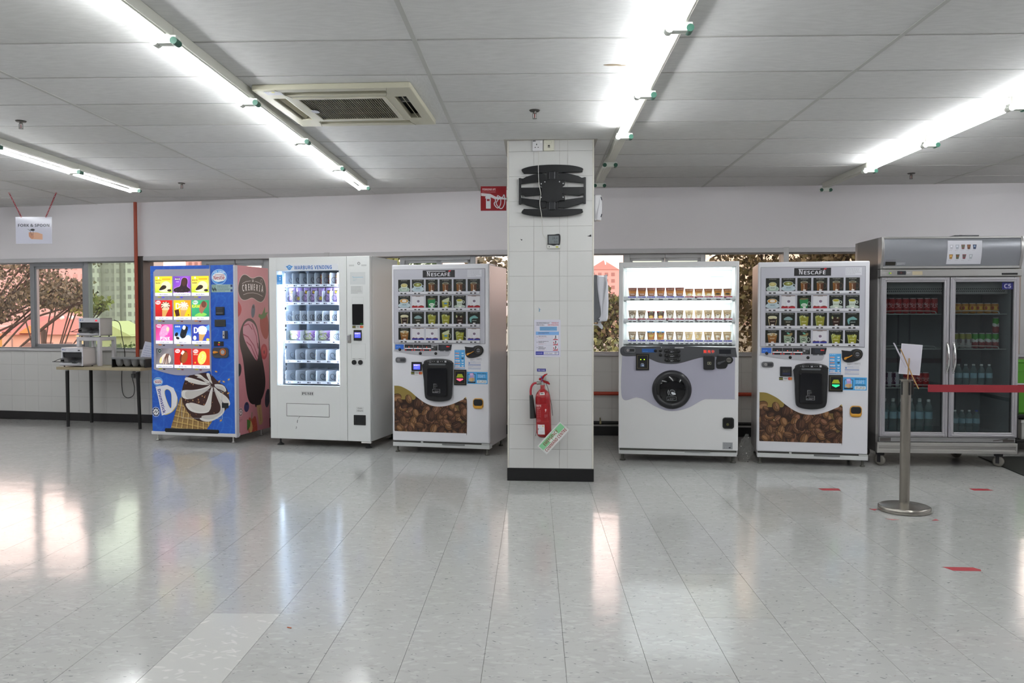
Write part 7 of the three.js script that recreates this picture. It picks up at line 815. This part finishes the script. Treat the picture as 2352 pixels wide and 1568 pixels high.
{ // red flag sign behind the pillar
  const c = sheetA.cell(240, 226, (g, w, h) => { rect(g, 0, 0, w, h, '#8e1a22'); T(g, 'PEMADAM API', 16, 30, 26, '#e0c8c8', { align: 'left', bold: 'bold', w: 124, }); T(g, 'FIRE EXTINGUISHER', 12, 52, 15, '#d0a4a4', { align: 'left', w: 128 }); poly(g, [[4, 62], [90, 70], [140, 96], [w, 110], [w, 124], [130, 118], [80, 96], [4, 88]], '#d8d2d4'); rect(g, 50, 92, 44, 114, '#d8d8dc', 4); rect(g, 60, 72, 22, 24, '#d8d8dc', 4); rect(g, 58, 118, 26, 18, '#8e1a22'); line(g, [[60, 84], [48, 96], [46, 110]], '#d8d8dc', 6); for (const [x, y, s] of [[150, 200, 1], [176, 206, 1.3]]) blob(g, [[x, y], [x - 30 * s, y - 40 * s], [x - 8 * s, y - 60 * s], [x - 20 * s, y - 100 * s], [x + 20 * s, y - 70 * s], [x + 34 * s, y - 110 * s], [x + 40 * s, y - 40 * s], [x + 20 * s, y]], null, '#d8d8dc', 8); });
  const t = thing('extinguisher_sign', 'red fire extinguisher sign showing past the pillar edge', 'sign', [-0.352, 2.196, -7.17], 0); plate(t, 'printed_panel', -0.111, 0, 0.111, 0.21, 0, c, { t: 0.003, rough: 0.15 }); part(t, 'mounting_tab', mg(B(0.06, 0.08, -0.003, 0.26, 0.12, -0.0005), B(0.215, 0.08, -0.003, 0.26, 0.12, 0.063)), steel);
}
{ // devices on the pillar's far flank
  const t = thing('wall_speaker', 'white wall speaker high on the flank of the pillar', 'speaker', onPillar(0.336, 2.043, -0.2), PT);
  part(t, 'back_plate', B(0, 0, -0.06, 0.012, 0.198, 0.06, 0.003), M('#8c8c8e', 0.5)); part(t, 'cover', ext(splineShape([[0.01, 0.196], [0.006, 0.1], [0.014, 0.004]], [[0.014, 0.004], [0.055, 0], [0.06, 0.03], [0.066, 0.1], [0.06, 0.185], [0.054, 0.197], [0.01, 0.196]]), 0.12, 0.006), M('#d4d4d8', 0.25), [0, 0, -0.06]); part(t, 'corner_inserts', mg(tr(bx(0.008, 0.026, 0.122), 0.0595, 0.168, 0, 0, 0, 0.3), tr(bx(0.008, 0.026, 0.122), 0.0595, 0.034, 0, 0, 0, -0.3)), M('#3a3c48', 0.4));
  const d = thing('soap_dispenser', 'white and grey lever soap dispenser on the flank of the pillar', 'dispenser', onPillar(0.336, 1.184, -0.2), PT), S = (pts) => pts.map(([a, b]) => [(a - 1472) * 0.00053, (85 - b) * 0.00053 + 0.424]);
  part(d, 'back_plate', ext(splineShape(S([[1472, 790], [1472, 85]]), S([[1472, 85], [1522, 85], [1530, 260], [1555, 450], [1580, 620], [1570, 700], [1540, 745], [1545, 775], [1472, 790]])), 0.1, 0.004), M('#66696d', 0.45), [0, 0, -0.05]);
  part(d, 'cover', ext(splineShape(S([[1522, 80], [1652, 86]]), S([[1652, 86], [1682, 200], [1693, 400], [1691, 600], [1678, 745], [1640, 768], [1600, 768], [1550, 777], [1531, 752], [1545, 728], [1572, 690], [1576, 620], [1548, 430], [1526, 260], [1522, 80]])), 0.13, 0.012), M('#d2d3da', 0.2), [0, 0, -0.065]); part(d, 'pivot', tr(cyl(0.008, 0.008, 0.134, 14), 0.041, 0.073, 0, PI / 2), M('#55585c', 0.4)); part(d, 'lever', ext(splineShape(S([[1545, 770], [1585, 770]]), S([[1585, 770], [1588, 800], [1612, 835], [1606, 885], [1570, 868], [1540, 835], [1472, 825], [1472, 810], [1530, 812], [1545, 770]])), 0.06, 0.004), M('#c9ccd0', 0.3), [0, 0, -0.03]);
}
// ---------- table with steriliser boxes ----------
{
  const base = [-4.99, 0, -9.31], turn = -0.2, world = (x, y, z) => { const c = Math.cos(turn), s = Math.sin(turn); return [base[0] + c * x + s * z, y, base[2] - s * x + c * z]; };
  const t = thing('utensil_table', 'light wood table on slim black legs under the window', 'table', base, turn), wood = dataTex(256, (u, v) => { const n = 0.5 + 0.5 * tn(u, v * 0.2, 30) * 0.5 + 0.12 * tn(u, v, 60, 3); return [0.58 + 0.14 * n, 0.54 + 0.13 * n, 0.44 + 0.12 * n]; }, true);
  part(t, 'tabletop', B(-0.56, 0.668, -0.48, 0.56, 0.702, 0, 0.004), new THREE.MeshStandardMaterial({ map: wood, roughness: 0.5 }));
  for (const [x, z, k] of [[-0.47, -0.07, 0], [0.46, -0.07, 0.03], [-0.47, -0.45, 0], [0.46, -0.45, 0.03]]) { const l = part(t, 'leg', tr(cyl(0.02, 0.018, 0.655, 16), 0, 0.3275, 0), black, [x + k, 0, z], [0, 0, k]); part(l, 'ferrule', tr(cyl(0.021, 0.021, 0.016, 16), 0, 0.66, 0), M('#a8a8a8', 0.3, 0.8)); }
  const sterile = (label, pos, on) => {
    const s = thing('utensil_steriliser', label, 'steriliser', world(...pos), turn), w = 0.29, h = 0.222, d = 0.2, m = M('#c2c0c0', 0.45), hw = w / 2;
    part(s, 'case', mg(B(-hw, 0.012, -d, hw, h, -d + 0.006), B(-hw, 0.012, -d, -hw + 0.008, h, 0), B(hw - 0.008, 0.012, -d, hw, h, 0), B(-hw, h - 0.008, -d, hw, h, 0), B(-hw, 0.012, -d, hw, 0.03, 0)), m);
    part(s, 'front_panel', mg(B(-hw, h - 0.052, -0.006, hw, h, 0.004, 0.003), B(-hw, 0.012, -0.006, -hw + 0.014, h, 0.003), B(hw - 0.014, 0.012, -0.006, hw, h, 0.003)), M('#d4d4da', 0.4));
    part(s, 'cover_pane', B(-hw + 0.014, 0.11, -0.02, hw - 0.014, h - 0.056, -0.014), M('#1c1e20', 0.1)); part(s, 'tray', tr(bx(w - 0.03, 0.004, 0.2), 0, 0.06, -0.1, 0.25), M('#b8b8bc', 0.3, 0.5));
    plate(s, 'caption', -hw + 0.01, h - 0.04, -hw + 0.19, h - 0.012, 0.004, sheetB.cell(140, 24, (g, q, e) => { rect(g, 0, 0, q, e, '#d2d2d8'); ell(g, 12, 10, 8, 6, '#5a70b0'); smallPrint(g, 26, 9, 24, 2, 7, '#5a6488', 3); smallPrint(g, 66, 9, 60, 2, 6, '#a8a8b4', 2); }), { t: 0.0008 });
    part(s, 'switch', B(hw - 0.062, h - 0.038, 0.003, hw - 0.036, h - 0.024, 0.009, 0.002), on ? M('#c02030', 0.3, 0, { emissive: '#ff2030', emissiveIntensity: 0.8 }) : M('#3a3c40', 0.4));
    part(s, 'wire_rack', mg(tube([[-hw - 0.06, 0.062, 0.07], [-hw + 0.02, 0.06, 0.06], [0.1, 0.056, 0.06]], 0.004, 16, 6), tube([[-hw - 0.04, 0.064, 0.07], [-hw, 0.09, 0.03], [-hw + 0.02, 0.1, -0.01]], 0.0035, 16, 6), tube([[0.07, 0.058, 0.06], [0.09, 0.085, 0.02], [0.125, 0.1, -0.01]], 0.0035, 16, 6), tube([[0.05, 0.05, 0.06], [0.09, 0.048, 0.062], [0.12, 0.054, 0.05]], 0.005, 12, 6)), M('#26282a', 0.4)); part(s, 'holder', mg(tr(bx(0.028, 0.034, 0.03, 0.004), -hw + 0.02, 0.07, 0.01)), black);
    part(s, 'lower_tray', B(-hw - 0.01, 0.02, -0.02, hw - 0.03, 0.045, 0.03, 0.008), M('#c9c9cf', 0.4)); for (const x of [-hw + 0.02, hw - 0.02]) for (const z of [-0.02, -d + 0.03]) part(s, 'foot', tr(cyl(0.009, 0.008, 0.013, 10), x, 0.0065, z), black);
  };
  sterile('lower white utensil steriliser box on the table top', [-0.345, 0.7025, -0.008], false);
  const st = thing('utensil_stand', 'small white stool shaped stand behind the lower steriliser box', 'stand', world(-0.3, 0.702, -0.212), turn), sm = M('#cccbd0', 0.45);
  part(st, 'top', B(-0.16, 0.295, -0.28, 0.16, 0.34, 0, 0.005), sm); for (const [x, z] of [[-0.14, -0.02], [0.14, -0.02], [-0.14, -0.26], [0.14, -0.26]]) part(st, 'leg', B(x - 0.02, 0, z - 0.02, x + 0.02, 0.3, z + 0.02, 0.004), sm); part(st, 'rail', mg(B(-0.12, 0.18, -0.27, 0.12, 0.215, -0.25), B(0.13, 0.18, -0.24, 0.15, 0.215, -0.04)), sm);
  sterile('upper white utensil steriliser box with a red switch on the stand', [-0.275, 1.0425, -0.21], true);
  { // grey rack of scoops
    const r = thing('utensil_rack', 'grey rack holding a row of deep utensil cups', 'rack', world(0.33, 0.702, -0.13), turn), m = M('#77797c', 0.45); const top = roundRect(-0.2, -0.07, 0.24, 0.07, 0.01); for (let i = 0; i < 4; i++) { const p = new THREE.Path(); p.absarc(-0.14 + i * 0.103, 0, 0.043, 0, 2 * PI, true); top.holes.push(p); }
    part(r, 'rack_plate', tr(ext(top, 0.02, 0.003), 0, 0, 0, -PI / 2), m, [0, 0.092, 0]); for (let i = 0; i < 4; i++) part(r, 'utensil_cup', lathe([[0.001, 0.012], [0.018, 0.013], [0.034, 0.035], [0.042, 0.07], [0.046, 0.1], [0.048, 0.115], [0.05, 0.115], [0.045, 0.075], [0.038, 0.035], [0.022, 0.01], [0.001, 0.008]], 24), M('#8b8d90', 0.35, 0.3), [-0.14 + i * 0.103, 0, 0]); part(r, 'rack_ends', mg(B(-0.2, 0, -0.06, -0.19, 0.096, 0.06), B(0.23, 0, -0.06, 0.24, 0.096, 0.06), B(-0.2, 0, -0.07, 0.24, 0.06, -0.062)), black);
  }
  { const g = thing('notice_stand', 'white notice leaning at the back of the table beside the blue machine', 'notice', world(0.44, 0.702, -0.28), turn); const p = plate(g, 'printed_sheet', -0.1, 0, 0.16, 0.26, 0, sheetB.cell(100, 100, (q, w, h) => { rect(q, 0, 0, w, h, '#c6c8d8'); smallPrint(q, 10, 20, 70, 7, 10, '#8a94b8', 2); rect(q, 46, 4, 40, 8, '#55586a'); }), { t: 0.003 }); p.rotation.set(-0.25, 0, -0.16); p.position.set(0.04, 0.145, -0.02); }
  { const g = thing('adapter_plug', 'grey plug adapter lying behind the steriliser on the table', 'adapter', world(-0.02, 0.702, -0.36), turn), m = M('#6b6d70', 0.5); part(g, 'body', mg(B(-0.06, 0, -0.03, 0.02, 0.035, 0.03, 0.004), B(0.06, 0, -0.03, 0.13, 0.042, 0.03, 0.004)), m); part(g, 'plug', B(-0.03, 0.034, -0.016, 0.015, 0.06, 0.016, 0.004), black); part(g, 'lead', tube([[-0.09, 0.07, -0.02], [-0.05, 0.048, 0], [0.03, 0.05, 0.01], [0.035, 0.09, 0]], 0.004, 16, 6), black); }
  const wl = (x, y, z) => { const c = Math.cos(TL), s = Math.sin(TL); return [KX + c * x + s * z, y, KZ - s * x + c * z]; };
  single('power_lead', tube([world(-0.12, 1.24, -0.43), world(-0.09, 1.21, -0.48), world(-0.07, 1.05, -0.5), world(-0.065, 0.8, -0.54), wl(-5.02, 0.65, 0.025), wl(-5.03, 0.42, 0.02), wl(-5.0, 0.33, 0.03), wl(-4.94, 0.3, 0.035), wl(-4.87, 0.33, 0.03), wl(-4.85, 0.42, 0.03), wl(-4.858, 0.526, 0.048)], 0.0045, 90, 6), M('#2a2c2c', 0.5), 'dark power lead looping under the table to the wall socket', 'cable');
  { const s = thing('power_socket', 'grey metal wall socket with plug under the table', 'socket', wl(-4.83, 0.535, 0), TL); part(s, 'box', bx(0.085, 0.085, 0.035, 0.004), M('#8b8c8e', 0.4, 0.3), [0, 0.045, 0.018]); part(s, 'plug', mg(tr(bx(0.04, 0.045, 0.03, 0.006), -0.022, 0.035, 0.048), tr(cyl(0.006, 0.006, 0.03, 8), -0.03, 0.008, 0.048)), M('#6d6e70', 0.5)); part(s, 'switch', bx(0.014, 0.02, 0.006, 0.002), M('#aaaaaa', 0.4), [0.024, 0.05, 0.037]); }
  single('riser_pipe', mg(tr(cyl(0.02, 0.02, 2.0, 16), 0, 1.645, 0)), M('#a04028', 0.45), 'red riser pipe running down the wall beside the table', 'pipe', wl(-4.79, 0, 0.045), [0, TL, 0]);
  const wr = (x, y, z) => { const c = Math.cos(TR), s = Math.sin(TR); return [KX + c * x + s * z, y, KZ - s * x + c * z]; };
  single('wall_pipe', tr(cyl(0.02, 0.02, 3.0, 16), 0, 0, 0, 0, 0, PI / 2), M('#a83c26', 0.45), 'red pipe running level along the tiled wall behind the machines', 'pipe', wr(1.8, 0.456, 0.04), [0, TR, 0]);
  { const c = thing('wall_conduit', 'black conduit pipe low on the wall behind the machines', 'pipe', wr(1.8, 0.142, 0.04), TR); part(c, 'conduit', tr(cyl(0.018, 0.018, 3.0, 14), 0, 0, 0, 0, 0, PI / 2), black); part(c, 'clip', mg(tr(cyl(0.022, 0.022, 0.02, 14), -1.04, 0, 0, 0, 0, PI / 2), tr(bx(0.014, 0.05, 0.01), -1.04, 0.025, -0.03)), M('#8c8468', 0.4, 0.5)); }
}
{ // hanging sign on red chains
  const t = thing('hanging_sign', 'white hanging sign on two red plastic chains', 'sign', [-5.51, 2.085, -9.0], 0.02);
  plate(t, 'printed_sheet', -0.2, 0, 0.2, 0.295, 0, sheetA.cell(420, 310, (g, w, h) => { rect(g, 0, 0, w, h, '#c9cad8'); T(g, 'FORK & SPOON', w / 2, 98, 44, '#2c2e38', { bold: 'bold', w: 372 }); poly(g, [[150, 176], [250, 180], [310, 200], [310, 262], [240, 258], [180, 256], [152, 226]], '#d0a48a'); blob(g, [[148, 180], [190, 176], [214, 230], [196, 258], [160, 240]], '#c08e74'); ell(g, 196, 150, 26, 13, '#33363c'); for (let i = 0; i < 4; i++) line(g, [[134 + i * 9, 138 + i * 2], [162 + i * 3, 160]], '#8c9098', 3); line(g, [[166, 160], [186, 214]], '#4a4c52', 4); line(g, [[204, 160], [198, 210]], '#4a4c52', 4); }), { t: 0.002, rough: 0.12 });
  for (const s of [-1, 1]) { const links = [], a = V(s * 0.135, 0.292, 0), b = V(s * 0.262, 0.56, 0.01), dir = b.clone().sub(a), n = 15, q = new THREE.Quaternion().setFromUnitVectors(V(0, 1, 0), dir.clone().normalize()); for (let i = 0; i < n; i++) { const g = new THREE.TorusGeometry(0.009, 0.0032, 6, 12); g.scale(0.72, 1.35, 1); if (i % 2) g.rotateY(PI / 2); g.applyQuaternion(q); const p = a.clone().addScaledVector(dir, (i + 0.5) / n); links.push(g.translate(p.x, p.y, p.z)); } part(t, 'chain', mg(links), M('#a03844', 0.4)); }
}
// ---------- ceiling fittings ----------
{
  const t = thing('ceiling_air_conditioner', 'cream ceiling cassette air conditioner with a dark grille', 'air conditioner', [-1.167, HC, -5.29], -0.04), m = M('#bdbaa6', 0.4), S = 0.47;
  const s = roundRect(-S, -S, S, S, 0.012); for (const [a, b, c, d] of [[-0.31, 0.335, 0.31, 0.405], [-0.31, -0.405, 0.31, -0.335], [0.335, -0.27, 0.405, 0.27], [-0.405, -0.27, -0.335, 0.27], [-0.262, -0.262, 0.262, 0.262]]) s.holes.push(new THREE.Path(shp([[a, b], [a, d], [c, d], [c, b]]).getPoints()));
  part(t, 'fascia', tr(ext(s, 0.034, 0.006), 0, 0, 0, PI / 2), m, [0, 0.0, 0]);
  part(t, 'inner_frame', tr(frame(-0.285, -0.285, 0.285, 0.285, 0.028, 0, 0.006, 0.002), 0, 0, 0, PI / 2), M('#c2bfae', 0.4), [0, -0.034, 0]);
  part(t, 'body', B(-0.43, 0.026, -0.42, 0.43, 0.032, 0.43), M('#14120e', 0.8));
  for (const [x, z, r] of [[0, 0.37, 0], [0, -0.37, PI], [0.37, 0, PI / 2], [-0.37, 0, -PI / 2]]) part(t, 'louvre', tr(bx(r % PI ? 0.53 : 0.61, 0.005, 0.034, 0.002), 0, 0, 0, 0.9), M('#a39f88', 0.45), [x, -0.016, z], [0, r, 0]);
  const bars = []; for (let i = 0; i < 36; i++) bars.push(tr(bx(0.004, 0.012, 0.524), -0.2555 + i * 0.0146, -0.028, 0)); for (const z of [-0.13, 0, 0.13]) bars.push(tr(bx(0.524, 0.008, 0.006), 0, -0.026, z)); part(t, 'grille_bars', mg(bars), M('#7d7866', 0.5));
  part(t, 'filter', B(-0.26, -0.016, -0.26, 0.26, -0.01, 0.26), M('#15130f', 0.8)); part(t, 'corner_seams', mg(...[-1, 1].flatMap((a) => [-1, 1].map((b) => tube([[a * 0.33, -0.0345, b * 0.468], [a * 0.318, -0.0345, b * 0.41], [a * 0.3, -0.0345, b * 0.33], [a * 0.288, -0.0345, b * 0.29]], 0.0012, 10, 4)))), M('#7c7866', 0.6));
  plate(t, 'rating_sticker', -0.41, 0.355, -0.31, 0.43, 0, sheetB.cell(90, 66, (g, w, h) => { rect(g, 0, 0, w, h, '#b9b9bd'); ell(g, 48, 14, 9, 9, '#c8c040'); smallPrint(g, 6, 14, 24, 2, 8, '#4a5a8c', 3); smallPrint(g, 8, 36, 66, 3, 9, '#7a7a80', 2); }), { t: 0.001 }).position.set(-0.36, -0.0348, 0.4); t.children[t.children.length - 1].rotation.x = PI / 2; part(t, 'badge', tr(cyl(0.03, 0.03, 0.002, 20), -0.3, -0.041, -0.02), M('#9a9ca4', 0.3)).scale.set(0.8, 1, 1.3);
}
[['ceiling sprinkler above the hanging sign', [-3.56, -5.69]], ['ceiling sprinkler above the blue ice cream machine', [-3.6, -8.4]], ['ceiling sprinkler in front of the pillar', [0.002, -5.5]], ['ceiling sprinkler above the display fridge', [3.6, -8.05]]].reduce((first, [label, [x, z]]) => {
  if (first) { copy(first, [x, HC, z], 0, label); return first; }
  const t = thing('sprinkler', label, 'sprinkler', [x, HC, z], 0), m = M('#6d6a66', 0.35, 0.7); part(t, 'flange', lathe([[0.001, -0.004], [0.03, -0.008], [0.036, 0], [0.001, 0]], 20), M('#55534f', 0.4, 0.6)); part(t, 'body', mg(tr(cyl(0.011, 0.011, 0.016, 12), 0, -0.014, 0), tr(bx(0.003, 0.034, 0.006), -0.012, -0.036, 0), tr(bx(0.003, 0.034, 0.006), 0.012, -0.036, 0)), m); part(t, 'glass_bulb', tr(cyl(0.003, 0.003, 0.026, 8), 0, -0.036, 0), M('#7a2a2a', 0.2)); part(t, 'deflector', tr(cyl(0.015, 0.015, 0.003, 16), 0, -0.054, 0), m); return t;
}, null);
// ---------- barrier post, belt, signs, tapes ----------
{
  const at = [2.45, 0, -5.51], t = thing('barrier_post', 'stainless steel barrier post with a round weighted base', 'barrier post', at, 0), brushed = M('#8f8a82', 0.3, 0.9), shiny = M('#a09c94', 0.24, 0.9);
  part(t, 'base_plate', lathe([[0.001, 0.06], [0.034, 0.058], [0.05, 0.05], [0.15, 0.036], [0.162, 0.03], [0.163, 0.004], [0.155, 0], [0.001, 0]], 56), shiny); part(t, 'pole', tr(cyl(0.0315, 0.0315, 0.83, 32), 0, 0.45, 0), brushed);
  const head = part(t, 'head', mg(tr(cyl(0.042, 0.042, 0.006, 32), 0, 0.868, 0)), shiny); for (const a of [0.3, 1.87, 3.44, 5.01]) part(head, 'belt_slot', tr(bx(0.012, 0.085, 0.01, 0.003), 0, 0.812, 0.0305), black, [0, 0, 0], [0, a, 0]);
  part(t, 'belt_cassette', tr(bx(0.02, 0.09, 0.03, 0.004), 0.035, 0.815, 0), black);
  const g = new THREE.PlaneGeometry(1.75, 0.048, 60, 1), p = g.attributes.position; for (let i = 0; i < p.count; i++) { const u = (p.getX(i) + 0.875) / 1.75; p.setZ(i, 0.002 * Math.sin(u * 9)); p.setY(i, p.getY(i) - 0.012 * Math.sin(u * PI * 0.6)); } g.computeVertexNormals();
  const weave = dataTex(64, (u, v) => { const n = 0.86 + 0.1 * Math.sin(v * 2 * PI * 16) + 0.05 * (rnd() - 0.5); return [n, n, n]; }, true); weave.repeat.set(30, 1);
  single('barrier_belt', g, new THREE.MeshStandardMaterial({ color: '#a52a35', roughness: 0.75, map: weave, side: THREE.DoubleSide }), 'red fabric belt stretched from the steel barrier post', 'belt', [2.52 + 0.86, 0.828, -5.41], [0, 0.09, 0]);
  const stick = M('#b08a58', 0.6);
  { const s = thing('paper_sign', 'white laminated card on a wooden stick standing on the barrier post', 'sign', [2.45, 0.871, -5.5], -0.15); s.rotation.z = -0.02; part(s, 'card', bx(0.13, 0.2, 0.002), M('#c9c6d0', 0.25), [0.018, 0.133, 0.004], [0, 0, -0.06]); part(s, 'card_border', tr(frame(-0.065, -0.1, 0.065, 0.1, 0.004, 0, 0.0006), 0, 0, 0, 0, 0, -0.06), M('#d8d8de', 0.2), [0.018, 0.133, 0.005]); part(s, 'stick', tr(cyl(0.0035, 0.0035, 0.14, 8), 0, 0.07, 0, 0, 0, -0.04), stick, [0.006, 0, 0.008]); }
  { const s = thing('paper_sign', 'edge-on white card on a wooden stick leaning past the barrier post', 'sign', [2.478, 0.815, -5.455], 0), k = tube([[0.02, 0, 0.02], [-0.02, 0.08, 0.02], [-0.072, 0.2, 0.02], [-0.1, 0.26, 0.02]], 0.0035, 10, 7); part(s, 'stick', k, stick); part(s, 'card', tr(bx(0.006, 0.17, 0.11), 0, 0, 0, 0, -0.36, 0.44), M('#b8b4be', 0.3), [-0.108, 0.22, 0.03]); }
  const tape = M('#9c2430', 0.5), tp = (pts, label) => single('floor_tape', tr(ext(shp(pts.map(([x, z]) => [x, -z])), 0.0008), 0, 0, 0, -PI / 2), tape, label, 'tape', [0, 0.0001, 0]);
  tp([[2.12, -6.2], [2.27, -6.2], [2.26, -6.128], [2.127, -6.13]], 'red tape strip on the floor between post and coffee machine'); tp([[3.243, -6.222], [3.37, -6.212], [3.385, -6.155], [3.243, -6.15]], 'red tape strip on the floor in front of the fridge'); tp([[2.1, -4.275], [2.25, -4.27], [2.272, -4.235], [2.262, -4.21], [2.125, -4.214]], 'red tape strip lying alone nearest the front of the floor');
  tp([[2.235, -5.548], [2.29, -5.548], [2.258, -5.508]], 'small red tape corner beside the post base towards the machines'); tp([[2.235, -5.29], [2.262, -5.27], [2.31, -5.262], [2.262, -5.252]], 'small red tape scrap in front of the post base'); tp([[2.505, -5.244], [2.551, -5.248], [2.548, -5.285]], 'small red tape triangle in front of the post base');
  single('litter_crumb', bx(0.022, 0.004, 0.006, 0.002), M('#b06040', 0.6), 'tiny orange scrap on the floor near the pale tiles', 'litter', [-1.018, 0.002, -3.37], [0, -0.4, 0]);
}
{ // clear plastic bag on the floor between two machines
  const g = new THREE.IcosahedronGeometry(1, 12), p = g.attributes.position; for (let i = 0; i < p.count; i++) { const x = p.getX(i), y = p.getY(i), z = p.getZ(i), n = 1 + 0.4 * Math.abs(noise.noise(x * 3.1 + 4, y * 2.6, z * 3.3)) + 0.14 * Math.abs(noise.noise(x * 9, y * 8, z * 9 + 3)), f = 1 - 0.45 * Math.max(0, y); p.setXYZ(i, x * 0.058 * n * f + 0.02 * y, Math.max(0.001, 0.105 + y * 0.115 * n), z * 0.06 * n * f); } g.computeVertexNormals();
  single('plastic_bag', g, new THREE.MeshPhysicalMaterial({ color: '#ececea', roughness: 0.05, transmission: 0.94, thickness: 0, ior: 1.45 }), 'crumpled clear plastic bag on the floor between two machines', 'bag', [1.862, 0, -7.33], [0, 0.4, 0]);
}
{ // black mat and trolley at the fridge's far side
  single('rubber_mat', tr(ext(shp([[4.045, 7.61], [3.82, 5.9], [5.6, 5.9], [5.6, 7.63]]), 0.006, 0.001), 0, 0, 0, -PI / 2), M('#0c0c0d', 0.6), 'black rubber mat on the floor beside the fridge', 'mat', [0, 0.0002, 0]);
  const t = thing('serving_trolley', 'dark trolley with a chrome rail standing past the fridge', 'trolley', [4.86, 0, -8.02], 0); part(t, 'deck', mg(B(-0.36, 0.33, -0.25, 0.36, 0.36, 0.2, 0.006), B(-0.36, 0.1, -0.25, 0.36, 0.125, 0.2, 0.006)), black); for (const x of [-0.34, 0.34]) for (const z of [-0.22, 0.17]) part(t, 'leg', tr(cyl(0.013, 0.013, 0.65, 12), x, 0.325, z), M('#3c3c3e', 0.4, 0.5)); part(t, 'rail', mg(tr(cyl(0.013, 0.013, 0.72, 14), 0, 0.645, 0.185, 0, 0, PI / 2), tr(cyl(0.013, 0.013, 0.72, 14), 0, 0.645, -0.22, 0, 0, PI / 2)), chrome);
  const b = thing('plastic_tub', 'lime green plastic tub standing on the trolley', 'tub', [4.86, 0.3605, -8.04], 0), m = M('#4f9a1e', 0.35); part(b, 'tub_body', mg(B(-0.33, 0, -0.17, 0.33, 0.012, 0.14), B(-0.33, 0, 0.128, 0.33, 0.49, 0.14, 0.004), B(-0.33, 0, -0.17, 0.33, 0.49, -0.158, 0.004), B(-0.33, 0, -0.17, -0.318, 0.49, 0.14, 0.004), B(0.318, 0, -0.17, 0.33, 0.49, 0.14, 0.004)), m); part(b, 'tub_rim', mg(frame(-0.342, -0.182, 0.342, 0.152, 0.022, 0, 0.02, 0.005)).applyMatrix4(new THREE.Matrix4().makeRotationX(-PI / 2)).translate(0, 0.48, -0.03), m); part(b, 'ridge', B(-0.33, 0.4, 0.138, 0.33, 0.412, 0.145, 0.002), m);
  const w = thing('storage_box', 'white storage box on the lower deck of the trolley', 'box', [4.86, 0.1255, -8.02], 0); part(w, 'box_body', B(-0.3, 0, -0.2, 0.3, 0.16, 0.18, 0.008), M('#b4b4b0', 0.5)); part(w, 'box_lid', B(-0.31, 0.155, -0.21, 0.31, 0.185, 0.19, 0.006), M('#c4c4c0', 0.5));
}
renderer.render(scene, camera);
